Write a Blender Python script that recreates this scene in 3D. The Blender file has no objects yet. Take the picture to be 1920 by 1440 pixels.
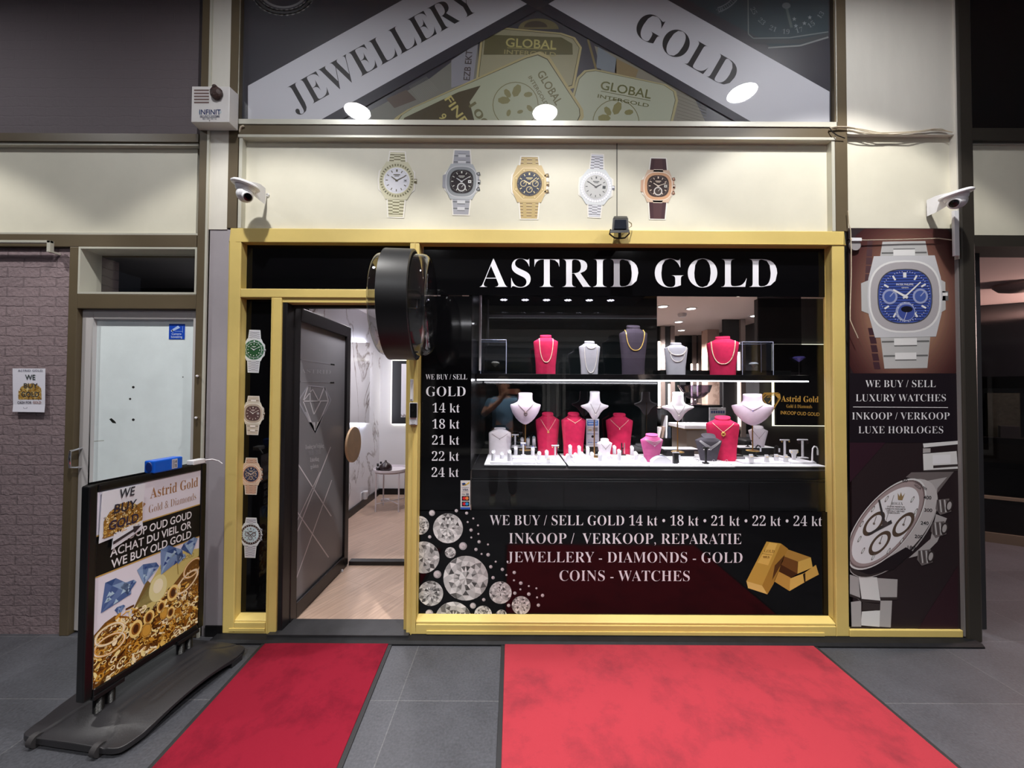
import bpy, math, random
from mathutils import Vector, Matrix
from mathutils.geometry import tessellate_polygon

SC = bpy.context.scene
COL = SC.collection
PI = math.pi

# ---------------------------------------------------------------- camera, world, exposure
FPX, CW, CH = 721.0, 1920, 1440            # focal length in pixels of the 1920 x 1440 frame
CAM_Y, CAM_Z = -2.448, 1.55
PITCH, ROLL = math.radians(1.16), math.radians(0.30)
cam_data = bpy.data.cameras.new('camera')
cam_data.sensor_width = 36.0
cam_data.lens = 36.0 * FPX / CW
cam_data.clip_start = 0.02
cam = bpy.data.objects.new('camera', cam_data)
COL.objects.link(cam)
cam.location = (0, CAM_Y, CAM_Z)
CR = Matrix.Rotation(PI / 2 + PITCH, 3, 'X') @ Matrix.Rotation(ROLL, 3, 'Z')
cam.rotation_euler = CR.to_euler()
SC.camera = cam

world = bpy.data.worlds.new('night_sky')
SC.world = world
world.use_nodes = True
world.node_tree.nodes['Background'].inputs[0].default_value = (0.55, 0.60, 0.75, 1)
world.node_tree.nodes['Background'].inputs[1].default_value = 0.10

SC.view_settings.view_transform = 'Standard'
SC.view_settings.look = 'None'
SC.view_settings.gamma = 1.0
SC.view_settings.use_curve_mapping = False
SC.view_settings.exposure = 0.0
SC.cycles.max_bounces = 8
SC.cycles.transparent_max_bounces = 16
SC.cycles.caustics_reflective = False
SC.cycles.caustics_refractive = False
SC.cycles.sample_clamp_indirect = 4.0
SC.cycles.use_denoising = True

# positions are worked out from the photograph: P() meets an upright plane y = const, FL() a level plane z = const
def ray(px, py):
    d = CR @ Vector(((px - CW / 2) / FPX, -(py - CH / 2) / FPX, -1.0))
    return d
def P(px, py, y=0.0):
    d = ray(px, py); t = (y - CAM_Y) / d.y
    return (d.x * t, CAM_Z + d.z * t)
def P3(px, py, y=0.0):
    x, z = P(px, py, y); return Vector((x, y, z))
def FL(px, py, z=0.0):
    d = ray(px, py); t = (z - CAM_Z) / d.z
    return (d.x * t, CAM_Y + d.y * t)
def RC(x0, y0, x1, y1, y=0.0):             # a rectangle on the plane y: world x0, x1, z0, z1
    mx, my = (x0 + x1) / 2, (y0 + y1) / 2
    return (P(x0, my, y)[0], P(x1, my, y)[0], P(mx, y1, y)[1], P(mx, y0, y)[1])

# ---------------------------------------------------------------- materials
def lin(c):
    r = []
    for v in c[:3]:
        v = max(0.0, min(1.0, v / 255.0))
        r.append(v / 12.92 if v <= 0.04045 else ((v + 0.055) / 1.055) ** 2.4)
    return (r[0], r[1], r[2], 1.0)
_MC = {}
def mat(name, rgb, rough=0.6, metal=0.0, var=0.0, vscale=6.0, bump=0.0, bscale=60.0, spec=0.5, emit=None, estr=0.0, coat=0.0, stretch=None):
    if name in _MC: return _MC[name]
    m = bpy.data.materials.new(name); m.use_nodes = True
    nt = m.node_tree; b = nt.nodes['Principled BSDF']
    b.inputs['Base Color'].default_value = lin(rgb)
    b.inputs['Roughness'].default_value = rough
    b.inputs['Metallic'].default_value = metal
    b.inputs['Specular IOR Level'].default_value = spec
    b.inputs['Coat Weight'].default_value = coat
    if emit is not None:
        b.inputs['Emission Color'].default_value = lin(emit)
        b.inputs['Emission Strength'].default_value = estr
    if var > 0 or bump > 0:
        tc = nt.nodes.new('ShaderNodeTexCoord')
        src = tc.outputs['Object']
        if stretch:
            mp = nt.nodes.new('ShaderNodeMapping'); mp.inputs['Scale'].default_value = stretch
            nt.links.new(src, mp.inputs[0]); src = mp.outputs[0]
    if var > 0:
        n = nt.nodes.new('ShaderNodeTexNoise'); n.inputs['Scale'].default_value = vscale
        n.inputs['Detail'].default_value = 8; n.inputs['Roughness'].default_value = 0.65
        nt.links.new(src, n.inputs['Vector'])
        r = nt.nodes.new('ShaderNodeValToRGB')
        c = lin(rgb)
        r.color_ramp.elements[0].position = 0.3; r.color_ramp.elements[1].position = 0.7
        r.color_ramp.elements[0].color = tuple(x * (1 - var) for x in c[:3]) + (1,)
        r.color_ramp.elements[1].color = tuple(min(1, x * (1 + var)) for x in c[:3]) + (1,)
        nt.links.new(n.outputs['Fac'], r.inputs[0]); nt.links.new(r.outputs[0], b.inputs['Base Color'])
    if bump > 0:
        n2 = nt.nodes.new('ShaderNodeTexNoise'); n2.inputs['Scale'].default_value = bscale; n2.inputs['Detail'].default_value = 6
        nt.links.new(src, n2.inputs['Vector'])
        bp = nt.nodes.new('ShaderNodeBump'); bp.inputs['Strength'].default_value = bump; bp.inputs['Distance'].default_value = 0.01
        nt.links.new(n2.outputs['Fac'], bp.inputs['Height']); nt.links.new(bp.outputs[0], b.inputs['Normal'])
    _MC[name] = m
    return m
def glow(name, rgb, strength):
    if name in _MC: return _MC[name]
    m = bpy.data.materials.new(name); m.use_nodes = True
    nt = m.node_tree; nt.nodes.clear()
    e = nt.nodes.new('ShaderNodeEmission'); o = nt.nodes.new('ShaderNodeOutputMaterial')
    e.inputs[0].default_value = lin(rgb); e.inputs[1].default_value = strength
    nt.links.new(e.outputs[0], o.inputs[0]); _MC[name] = m
    return m
def glass(name, tint=(255, 255, 255), ior=1.45, rough=0.0, boost=1.0):
    """a thin pane: what is behind it shows through, what is in front of it is mirrored by Fresnel"""
    if name in _MC: return _MC[name]
    m = bpy.data.materials.new(name); m.use_nodes = True
    nt = m.node_tree; nt.nodes.clear()
    o = nt.nodes.new('ShaderNodeOutputMaterial'); mx = nt.nodes.new('ShaderNodeMixShader')
    t = nt.nodes.new('ShaderNodeBsdfTransparent'); g = nt.nodes.new('ShaderNodeBsdfGlossy')
    f = nt.nodes.new('ShaderNodeFresnel')
    ge = nt.nodes.new('ShaderNodeNewGeometry'); e1 = nt.nodes.new('ShaderNodeMath'); e1.operation = 'MULTIPLY_ADD'; e1.inputs[1].default_value = -2.0; e1.inputs[2].default_value = 1.0
    pw = nt.nodes.new('ShaderNodeMath'); pw.operation = 'POWER'; pw.inputs[0].default_value = ior      # the same mirror strength from both sides
    nt.links.new(ge.outputs['Backfacing'], e1.inputs[0]); nt.links.new(e1.outputs[0], pw.inputs[1]); nt.links.new(pw.outputs[0], f.inputs[0])
    t.inputs[0].default_value = lin(tint); g.inputs['Roughness'].default_value = rough
    mu = nt.nodes.new('ShaderNodeMath'); mu.operation = 'MULTIPLY'; mu.inputs[1].default_value = boost; mu.use_clamp = True
    nt.links.new(f.outputs[0], mu.inputs[0])
    nt.links.new(mu.outputs[0], mx.inputs[0]); nt.links.new(t.outputs[0], mx.inputs[1]); nt.links.new(g.outputs[0], mx.inputs[2])
    nt.links.new(mx.outputs[0], o.inputs[0]); _MC[name] = m
    return m
def ink(rgb, rough=0.5, spec=0.3):
    k = tuple(int(round(v / 4.0) * 4) for v in rgb[:3])
    return mat('print_%d_%d_%d_%d' % (k[0], k[1], k[2], int(rough * 100)), k, rough, spec=spec)

# ---------------------------------------------------------------- mesh collecting
def tagp(o, label=None, cat=None, group=None, kind=None):
    if label: o['label'] = label
    if cat: o['category'] = cat
    if group: o['group'] = group
    if kind: o['kind'] = kind
    return o
def empty(name, loc=(0, 0, 0), rz=0.0, label=None, cat=None, group=None, kind=None):
    o = bpy.data.objects.new(name, None); COL.objects.link(o)
    o.location = loc; o.rotation_euler = (0, 0, rz); o.empty_display_size = 0.05
    return tagp(o, label, cat, group, kind)

class M:
    def __init__(self):
        self.v = []; self.f = []; self.mi = []; self.cur = 0; self.mats = []
    def use(self, m):
        if m not in self.mats: self.mats.append(m)
        self.cur = self.mats.index(m); return self
    def add(self, vs, fs):
        b = len(self.v)
        self.v += [tuple(p) for p in vs]
        for f in fs:
            self.f.append(tuple(b + i for i in f)); self.mi.append(self.cur)
        return self
    def box(self, x0, x1, y0, y1, z0, z1):
        if x0 > x1: x0, x1 = x1, x0
        if y0 > y1: y0, y1 = y1, y0
        if z0 > z1: z0, z1 = z1, z0
        return self.add([(x0, y0, z0), (x1, y0, z0), (x1, y1, z0), (x0, y1, z0), (x0, y0, z1), (x1, y0, z1), (x1, y1, z1), (x0, y1, z1)],
                        [(3, 2, 1, 0), (4, 5, 6, 7), (0, 1, 5, 4), (1, 2, 6, 5), (2, 3, 7, 6), (3, 0, 4, 7)])
    def loft(self, rings, c0=True, c1=True):
        n = len(rings[0]); vs = [p for r in rings for p in r]; fs = []
        for k in range(len(rings) - 1):
            for i in range(n):
                j = (i + 1) % n
                fs.append((k * n + i, k * n + j, (k + 1) * n + j, (k + 1) * n + i))
        if c0: fs.append(tuple(reversed(range(n))))
        if c1: fs.append(tuple((len(rings) - 1) * n + i for i in range(n)))
        return self.add(vs, fs)
    def lathe(self, prof, c=(0, 0, 0), n=24, axis='z', sx=1.0, sy=1.0, c0=True, c1=True):
        rings = []
        for r, h in prof:
            ring = []
            for i in range(n):
                a = 2 * PI * i / n; u, w = r * math.cos(a) * sx, r * math.sin(a) * sy
                if axis == 'z': p = (c[0] + u, c[1] + w, c[2] + h)
                elif axis == 'x': p = (c[0] + h, c[1] + u, c[2] + w)
                else: p = (c[0] + w, c[1] + h, c[2] + u)
                ring.append(p)
            rings.append(ring)
        return self.loft(rings, c0, c1)
    def cyl(self, c, r, h, n=20, axis='z'):
        return self.lathe([(r, 0), (r, h)], c, n, axis)
    def ball(self, c, r, n=10, m=6, s=(1, 1, 1)):
        rings = []
        for k in range(m + 1):
            a = -PI / 2 + PI * k / m; rr = max(1e-5, math.cos(a))
            rings.append([(c[0] + r * rr * math.cos(2 * PI * i / n) * s[0], c[1] + r * rr * math.sin(2 * PI * i / n) * s[1], c[2] + r * math.sin(a) * s[2]) for i in range(n)])
        return self.loft(rings)
    def tube(self, path, r, n=8, closed=False):
        path = [Vector(p) for p in path]; L = len(path); rings = []
        prev = None
        for i, p in enumerate(path):
            a = path[i - 1] if (i > 0 or closed) else p
            b = path[(i + 1) % L] if (i < L - 1 or closed) else p
            t = (b - a)
            if t.length < 1e-9: t = Vector((0, 0, 1))
            t.normalize()
            if prev is None:
                up = Vector((0, 0, 1)) if abs(t.z) < 0.9 else Vector((1, 0, 0))
                u = t.cross(up).normalized()
            else:
                u = (prev - t * prev.dot(t))
                u = u.normalized() if u.length > 1e-6 else t.orthogonal().normalized()
            prev = u; w = t.cross(u)
            rr = r[i] if isinstance(r, (list, tuple)) else r
            rings.append([tuple(p + (u * math.cos(2 * PI * k / n) + w * math.sin(2 * PI * k / n)) * rr) for k in range(n)])
        if closed:
            rings.append(rings[0]); return self.loft(rings, False, False)
        return self.loft(rings)
    def torus(self, c, R, r, axis='y', n=20, k=6, sx=1.0):
        pts = []
        for i in range(n):
            a = 2 * PI * i / n; u, w = R * math.cos(a) * sx, R * math.sin(a)
            pts.append((c[0] + u, c[1], c[2] + w) if axis == 'y' else ((c[0], c[1] + u, c[2] + w) if axis == 'x' else (c[0] + u, c[1] + w, c[2])))
        return self.tube(pts, r, k, True)
    def prism(self, pts, y0, y1, plane='xz'):
        def mk(p, d): return (p[0], d, p[1]) if plane == 'xz' else ((d, p[0], p[1]) if plane == 'yz' else (p[0], p[1], d))
        return self.loft([[mk(p, y0) for p in pts], [mk(p, y1) for p in pts]])
    def build(self, name, m=None, parent=None, smooth=False, bevel=0.0, local=False, org=None, angle=40, seg=2):
        me = bpy.data.meshes.new(name)
        off = Vector((0, 0, 0))
        if not local:
            if parent is not None:
                p = parent
                while p is not None:
                    off += p.location; p = p.parent
            elif org is not None: off = Vector(org)
            else:
                xs = [v[0] for v in self.v]; ys = [v[1] for v in self.v]; zs = [v[2] for v in self.v]
                off = Vector(((min(xs) + max(xs)) / 2, (min(ys) + max(ys)) / 2, min(zs)))
        me.from_pydata([(v[0] - off.x, v[1] - off.y, v[2] - off.z) for v in self.v], [], self.f)
        for mm in (self.mats or [m]): me.materials.append(mm)
        if self.mats: me.polygons.foreach_set('material_index', self.mi)
        me.update()
        import bmesh
        bm = bmesh.new(); bm.from_mesh(me)
        bmesh.ops.remove_doubles(bm, verts=bm.verts, dist=1e-6)
        if not getattr(self, 'flat', False): bmesh.ops.recalc_face_normals(bm, faces=bm.faces)
        bm.to_mesh(me); bm.free()
        if smooth:
            me.polygons.foreach_set('use_smooth', [True] * len(me.polygons))
            me.set_sharp_from_angle(angle=math.radians(angle))
        o = bpy.data.objects.new(name, me); COL.objects.link(o)
        if parent is not None: o.parent = parent
        elif not local: o.location = off
        if bevel > 0:
            b = o.modifiers.new('edge', 'BEVEL'); b.width = bevel; b.segments = seg; b.limit_method = 'ANGLE'; b.angle_limit = math.radians(35)
        return o
def bx(name, m, x0, x1, y0, y1, z0, z1, parent=None, bevel=0.0):
    return M().box(x0, x1, y0, y1, z0, z1).build(name, m, parent, bevel=bevel)
def struct(o, label=None):
    o['kind'] = 'structure'
    if label: o['label'] = label
    return o

# ---------------------------------------------------------------- lettering: outlines of two serif weights and one sans
# (the outlines come from the built-in Blender font; its mathematical bold letters are a serif face)
WEIGHT = {'R': (True, -0.013), 'B': (True, 0.0), 'S': (False, 0.014)}
def serif(ch):
    if 'A' <= ch <= 'Z': return chr(0x1D400 + ord(ch) - 65)
    if 'a' <= ch <= 'z': return chr(0x1D41A + ord(ch) - 97)
    if '0' <= ch <= '9': return chr(0x1D7CE + ord(ch) - 48)
    return ch
def outline_mesh(body, off, res):
    c = bpy.data.curves.new('letter', 'FONT'); c.body = body; c.offset = off; c.resolution_u = res; c.fill_mode = 'FRONT'
    o = bpy.data.objects.new('letter', c)
    me = o.to_mesh()
    vs = [(v.co.x, v.co.y) for v in me.vertices]; fs = [tuple(p.vertices) for p in me.polygons]
    o.to_mesh_clear(); bpy.data.objects.remove(o); bpy.data.curves.remove(c)
    return vs, fs
_GL = {}
def glyph(k, ch):
    """advance width, points and faces of one letter of height one"""
    if (k, ch) not in _GL:
        ser, off = WEIGHT[k]; g = serif(ch) if ser else ch
        vs, fs = outline_mesh(g, off, 3)
        adv = max(p[0] for p in outline_mesh(g + 'I', 0, 1)[0]) - max(p[0] for p in outline_mesh('I', 0, 1)[0])
        _GL[(k, ch)] = (adv, vs, fs)
    return _GL[(k, ch)]
CAPH = {k: max(p[1] for p in glyph(k, 'H')[1]) for k in WEIGHT}

# ---------------------------------------------------------------- flat printed artwork, laid in thin layers on a real surface
class Art(M):
    def __init__(self, mp, normal=(0, -1, 0), eps=0.00025):
        super().__init__(); self.mp = mp; self.n = Vector(normal).normalized(); self.eps = eps; self.flat = True; self.rough = 0.5; self.off = 0.0
    def put(self, pts, layer):
        d = self.n * (self.off + self.eps * layer)
        return [tuple(Vector(self.mp(u, v)) + d) for u, v in pts]
    def poly(self, pts, rgb, layer=1):
        self.use(ink(rgb, self.rough))
        if len(pts) <= 4 and len(pts) > 2: return self.add(self.put(pts, layer), [tuple(range(len(pts)))])
        tr = tessellate_polygon([[Vector((p[0], p[1], 0)) for p in pts]])
        return self.add(self.put(pts, layer), tr)
    def rect(self, x0, y0, x1, y1, rgb, layer=1):
        return self.poly([(x0, y0), (x1, y0), (x1, y1), (x0, y1)], rgb, layer)
    def ell(self, cx, cy, rx, ry, rgb, layer=1, n=32, rot=0.0, a0=0.0, a1=2 * PI):
        pts = []
        full = abs(a1 - a0 - 2 * PI) < 1e-6
        for i in range(n if full else n + 1):
            a = a0 + (a1 - a0) * i / n
            x, y = rx * math.cos(a), ry * math.sin(a)
            pts.append((cx + x * math.cos(rot) - y * math.sin(rot), cy + x * math.sin(rot) + y * math.cos(rot)))
        self.use(ink(rgb, self.rough))
        return self.add(self.put(pts, layer), [tuple(range(len(pts)))])
    def ring(self, cx, cy, r0, r1, rgb, layer=1, n=32, ry=1.0, rot=0.0, a0=0.0, a1=2 * PI):
        self.use(ink(rgb, self.rough)); pts = []
        for i in range(n + 1):
            a = a0 + (a1 - a0) * i / n
            for r in (r0, r1):
                x, y = r * math.cos(a), r * math.sin(a) * ry
                pts.append((cx + x * math.cos(rot) - y * math.sin(rot), cy + x * math.sin(rot) + y * math.cos(rot)))
        return self.add(self.put(pts, layer), [(2 * i, 2 * i + 1, 2 * i + 3, 2 * i + 2) for i in range(n)])
    def line(self, pts, w, rgb, layer=1):
        for a, b in zip(pts, pts[1:]):
            dx, dy = b[0] - a[0], b[1] - a[1]; L = math.hypot(dx, dy) or 1e-6
            nx, ny = -dy / L * w / 2, dx / L * w / 2
            self.poly([(a[0] + nx, a[1] + ny), (b[0] + nx, b[1] + ny), (b[0] - nx, b[1] - ny), (a[0] - nx, a[1] - ny)], rgb, layer)
        return self
    def text(self, s, font, x0, base, cap, rgb, layer=3, x1=None, align='l', ang=0.0, down=True, sp=0.0, shear=0.0):
        """cap = height of a capital; x1 = where the line has to end (fits the width); ang turns the line"""
        k = cap / CAPH[font]; pen = 0.0; items = []
        for ch in s:
            if ch == ' ': pen += 0.27 + sp; continue
            items.append((ch, pen)); pen += glyph(font, ch)[0] + sp
        first, last = items[0], items[-1]
        lo = first[1] + min(p[0] for p in glyph(font, first[0])[1])
        hi = last[1] + max(p[0] for p in glyph(font, last[0])[1])
        kx = (x1 - x0) / (hi - lo) if x1 is not None else k
        sh = -lo * kx
        if align == 'c' and x1 is None: sh = -(lo + hi) / 2 * kx
        if align == 'r' and x1 is None: sh = -hi * kx
        ca, sa = math.cos(ang), math.sin(ang); sg = -1.0 if down else 1.0
        self.use(ink(rgb, self.rough))
        for ch, pen in items:
            pts = []
            for gx, gy in glyph(font, ch)[1]:
                u = (pen + gx) * kx + sh + shear * gy * k; w = gy * k
                pts.append((x0 + u * ca + w * sa, base + u * sa - w * ca) if down else (x0 + u * ca - w * sa, base + u * sa + w * ca))
            self.add(self.put(pts, layer), glyph(font, ch)[2])
        return self
def wall_art(y=0.0, off=0.0):
    a = Art(lambda u, v: P3(u, v, y)); a.off = off
    return a
def brilliant(a, cx, cy, r, seed, layer=2, tint=(1, 1, 1.0)):
    """a round brilliant cut stone seen from above, as printed"""
    rnd = random.Random(seed)
    def g(lo, hi):
        v = rnd.uniform(lo, hi); return (v * tint[0], v * tint[1], v * tint[2])
    n = 16 if r > 12 else 8
    if r < 8:
        a.ell(cx, cy, r, r, g(185, 215), layer, 16)
        a.poly([(cx, cy - r * .45), (cx + r * .45, cy), (cx, cy + r * .45), (cx - r * .2, cy)], g(100, 140), layer + 1); return
    a.ell(cx, cy, r, r, g(190, 205), layer, 36)
    rad = [0.0, 0.3, 0.55, 0.78, 1.0]
    pt = lambda q, i: (cx + r * rad[q] * math.cos(2 * PI * (i + (0.5 if q % 2 else 0)) / n), cy + r * rad[q] * math.sin(2 * PI * (i + (0.5 if q % 2 else 0)) / n))
    for q in range(1, 5):
        for i in range(n):
            dark = rnd.random() < 0.22
            o = 0 if q % 2 else 1
            a.poly([pt(q, i), pt(q, i + 1), pt(q - 1, i + (1 - 0 if o == 0 else 0))] if q > 1 else [pt(1, i), pt(1, i + 1), (cx, cy)], g(70, 130) if dark else g(165, 250), layer + 1)
            if q > 1: a.poly([pt(q - 1, i), pt(q - 1, i + 1), pt(q, i + (1 if q % 2 == 0 else 0))], g(90, 140) if rnd.random() < 0.2 else g(175, 250), layer + 2)
def gold_heap(a, inside, box, seed, n=260, layer=3, big=1.0):
    """printed heap of rings, coins and chain links"""
    rnd = random.Random(seed)
    pal = [(92, 52, 14), (60, 34, 10), (168, 112, 34), (206, 152, 58), (236, 196, 104), (250, 228, 160), (140, 84, 24), (255, 240, 200)]
    x0, y0, x1, y1 = box; s = (x1 - x0) * 0.018 * big
    for i in range(n):
        x, y = rnd.uniform(x0, x1), rnd.uniform(y0, y1)
        if not inside(x, y): continue
        L = layer + i % 12
        c = rnd.choice(pal); t = rnd.random(); q = s * rnd.uniform(0.7, 1.9)
        if t < 0.5: a.ring(x, y, q * 0.62, q, c, L, 10, rnd.uniform(0.5, 1), rnd.uniform(0, PI))
        elif t < 0.75: a.ell(x, y, q, q * rnd.uniform(0.3, 0.7), c, L, 9, rnd.uniform(0, PI))
        else: a.line([(x - q, y - q * rnd.uniform(-1, 1)), (x + q, y + q * rnd.uniform(-1, 1))], q * 0.5, c, L)

# ---------------------------------------------------------------- the materials of the place
BROWN = mat('brown_coated_metal', (92, 80, 60), 0.45, var=0.08, vscale=3)
ALU = mat('bare_aluminium', (205, 203, 190), 0.35, 0.2)
CREAM = mat('cream_panel_paint', (217, 213, 196), 0.5, var=0.05, vscale=2.5)
PILLAR = mat('white_pillar_paint', (214, 210, 200), 0.6, var=0.06, vscale=4, stretch=(1, 1, 0.25))
GREYP = mat('grey_pillar_paint', (158, 152, 158), 0.6, var=0.05, vscale=4)
GOLDP = mat('ochre_gold_paint', (214, 190, 114), 0.42, var=0.04, vscale=5, bump=0.03, bscale=40)
BLACKG = mat('black_glossy_film', (7, 7, 9), 0.06, spec=0.38)
BLACKP = mat('black_painted_metal', (16, 15, 17), 0.4)
BLACKL = mat('black_lacquer', (11, 11, 13), 0.22)
DARKST = mat('dark_bluestone', (40, 40, 43), 0.5, var=0.3, vscale=9, bump=0.05)
WHITEP = mat('white_plastic', (225, 225, 230), 0.35)
WHITEL = mat('white_leatherette', (220, 218, 226), 0.55)
CLEAR = glass('clear_pane')
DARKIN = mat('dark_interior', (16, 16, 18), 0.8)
SILVER = mat('polished_silver', (225, 225, 230), 0.18, 1.0)
GOLDM = mat('yellow_gold', (240, 200, 112), 0.28, .45)
BRASS = mat('brushed_brass', (196, 158, 92), 0.3, 1.0)

def brick_mat(name, c1, c2, mortar, bw, bh, bump):
    m = bpy.data.materials.new(name); m.use_nodes = True
    nt = m.node_tree; b = nt.nodes['Principled BSDF']; b.inputs['Roughness'].default_value = 0.75
    tc = nt.nodes.new('ShaderNodeTexCoord'); sx = nt.nodes.new('ShaderNodeSeparateXYZ'); cx = nt.nodes.new('ShaderNodeCombineXYZ')
    nt.links.new(tc.outputs['Object'], sx.inputs[0])
    no = nt.nodes.new('ShaderNodeTexNoise'); no.inputs['Scale'].default_value = 14; no.inputs['Detail'].default_value = 5
    nt.links.new(tc.outputs['Object'], no.inputs['Vector'])
    ad = nt.nodes.new('ShaderNodeMath'); ad.operation = 'MULTIPLY_ADD'; ad.inputs[1].default_value = 0.03
    nt.links.new(no.outputs['Fac'], ad.inputs[0]); nt.links.new(sx.outputs['Z'], ad.inputs[2])
    nt.links.new(sx.outputs['X'], cx.inputs[0]); nt.links.new(ad.outputs[0], cx.inputs[1])
    br = nt.nodes.new('ShaderNodeTexBrick')
    br.inputs['Scale'].default_value = 1.0; br.inputs['Brick Width'].default_value = bw; br.inputs['Row Height'].default_value = bh
    br.inputs['Mortar Size'].default_value = 0.0045; br.inputs['Mortar Smooth'].default_value = 0.5; br.inputs['Bias'].default_value = -0.2
    br.inputs['Color1'].default_value = lin(c1); br.inputs['Color2'].default_value = lin(c2); br.inputs['Mortar'].default_value = lin(mortar)
    nt.links.new(cx.outputs[0], br.inputs['Vector']); nt.links.new(br.outputs['Color'], b.inputs['Base Color'])
    n2 = nt.nodes.new('ShaderNodeTexNoise'); n2.inputs['Scale'].default_value = 45; n2.inputs['Detail'].default_value = 6
    nt.links.new(tc.outputs['Object'], n2.inputs['Vector'])
    mu = nt.nodes.new('ShaderNodeMath'); mu.operation = 'MULTIPLY_ADD'; mu.inputs[1].default_value = 0.35
    iv = nt.nodes.new('ShaderNodeMath'); iv.operation = 'SUBTRACT'; iv.inputs[0].default_value = 1.0
    nt.links.new(br.outputs['Fac'], iv.inputs[1]); nt.links.new(n2.outputs['Fac'], mu.inputs[0]); nt.links.new(iv.outputs[0], mu.inputs[2])
    bp = nt.nodes.new('ShaderNodeBump'); bp.inputs['Strength'].default_value = bump; bp.inputs['Distance'].default_value = 0.018
    nt.links.new(mu.outputs[0], bp.inputs['Height']); nt.links.new(bp.outputs[0], b.inputs['Normal'])
    return m
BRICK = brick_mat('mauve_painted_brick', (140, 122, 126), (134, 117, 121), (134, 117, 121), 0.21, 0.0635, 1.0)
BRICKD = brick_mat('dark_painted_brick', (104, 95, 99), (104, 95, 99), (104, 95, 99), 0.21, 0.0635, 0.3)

def paving(name, c, joint, w, h, x0, y0, var=0.35, rough=0.5):
    m = bpy.data.materials.new(name); m.use_nodes = True
    nt = m.node_tree; b = nt.nodes['Principled BSDF']; b.inputs['Roughness'].default_value = rough
    tc = nt.nodes.new('ShaderNodeTexCoord'); mp = nt.nodes.new('ShaderNodeMapping'); mp.inputs['Location'].default_value = (-x0, -y0, 0)
    nt.links.new(tc.outputs['Object'], mp.inputs[0])
    br = nt.nodes.new('ShaderNodeTexBrick'); br.offset = 0.0
    br.inputs['Scale'].default_value = 1.0; br.inputs['Brick Width'].default_value = w; br.inputs['Row Height'].default_value = h
    br.inputs['Mortar Size'].default_value = 0.0022; br.inputs['Mortar Smooth'].default_value = 0.2
    k = lin(c); br.inputs['Color1'].default_value = tuple(v * 0.85 for v in k[:3]) + (1,); br.inputs['Color2'].default_value = tuple(v * 1.15 for v in k[:3]) + (1,)
    br.inputs['Mortar'].default_value = lin(joint)
    nt.links.new(mp.outputs[0], br.inputs['Vector'])
    n = nt.nodes.new('ShaderNodeTexNoise'); n.inputs['Scale'].default_value = 90; n.inputs['Detail'].default_value = 4
    n1 = nt.nodes.new('ShaderNodeTexNoise'); n1.inputs['Scale'].default_value = 2.6; n1.inputs['Detail'].default_value = 7; n1.inputs['Roughness'].default_value = 0.7
    nt.links.new(tc.outputs['Object'], n.inputs['Vector']); nt.links.new(tc.outputs['Object'], n1.inputs['Vector'])
    av = nt.nodes.new('ShaderNodeMath'); av.operation = 'ADD'
    nt.links.new(n.outputs['Fac'], av.inputs[0]); nt.links.new(n1.outputs['Fac'], av.inputs[1])
    mr = nt.nodes.new('ShaderNodeMapRange'); mr.inputs[1].default_value = 0.7; mr.inputs[2].default_value = 1.3
    mr.inputs[3].default_value = 1 - var; mr.inputs[4].default_value = 1 + var
    nt.links.new(av.outputs[0], mr.inputs[0])
    vm = nt.nodes.new('ShaderNodeVectorMath'); vm.operation = 'SCALE'
    nt.links.new(br.outputs['Color'], vm.inputs[0]); nt.links.new(mr.outputs[0], vm.inputs['Scale'])
    nt.links.new(vm.outputs[0], b.inputs['Base Color'])
    bp = nt.nodes.new('ShaderNodeBump'); bp.inputs['Strength'].default_value = 0.25; bp.inputs['Distance'].default_value = 0.004
    nt.links.new(n.outputs['Fac'], bp.inputs['Height']); nt.links.new(bp.outputs[0], b.inputs['Normal'])
    return m
PAVE = paving('dark_slate_paving', (66, 67, 73), (92, 92, 95), 0.80, 0.485, -0.56, -0.49)

def laminate():
    m = bpy.data.materials.new('pale_oak_laminate'); m.use_nodes = True
    nt = m.node_tree; b = nt.nodes['Principled BSDF']; b.inputs['Roughness'].default_value = 0.4
    tc = nt.nodes.new('ShaderNodeTexCoord'); mp = nt.nodes.new('ShaderNodeMapping'); mp.inputs['Rotation'].default_value = (0, 0, math.radians(-62))
    nt.links.new(tc.outputs['Object'], mp.inputs[0])
    br = nt.nodes.new('ShaderNodeTexBrick'); br.inputs['Scale'].default_value = 1; br.inputs['Brick Width'].default_value = 1.2; br.inputs['Row Height'].default_value = 0.19
    br.inputs['Mortar Size'].default_value = 0.001
    br.inputs['Color1'].default_value = lin((196, 168, 150)); br.inputs['Color2'].default_value = lin((186, 158, 140)); br.inputs['Mortar'].default_value = lin((150, 125, 110))
    nt.links.new(mp.outputs[0], br.inputs['Vector'])
    m2 = nt.nodes.new('ShaderNodeMapping'); m2.inputs['Scale'].default_value = (1.2, 22, 1)
    nt.links.new(mp.outputs[0], m2.inputs[0])
    n = nt.nodes.new('ShaderNodeTexNoise'); n.inputs['Scale'].default_value = 2.2; n.inputs['Detail'].default_value = 9; n.inputs['Roughness'].default_value = 0.7
    nt.links.new(m2.outputs[0], n.inputs['Vector'])
    mr = nt.nodes.new('ShaderNodeMapRange'); mr.inputs[1].default_value = 0.3; mr.inputs[2].default_value = 0.7; mr.inputs[3].default_value = 0.72; mr.inputs[4].default_value = 1.18
    nt.links.new(n.outputs['Fac'], mr.inputs[0])
    vm = nt.nodes.new('ShaderNodeVectorMath'); vm.operation = 'SCALE'
    nt.links.new(br.outputs['Color'], vm.inputs[0]); nt.links.new(mr.outputs[0], vm.inputs['Scale']); nt.links.new(vm.outputs[0], b.inputs['Base Color'])
    return m
LAMI = laminate()
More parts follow.
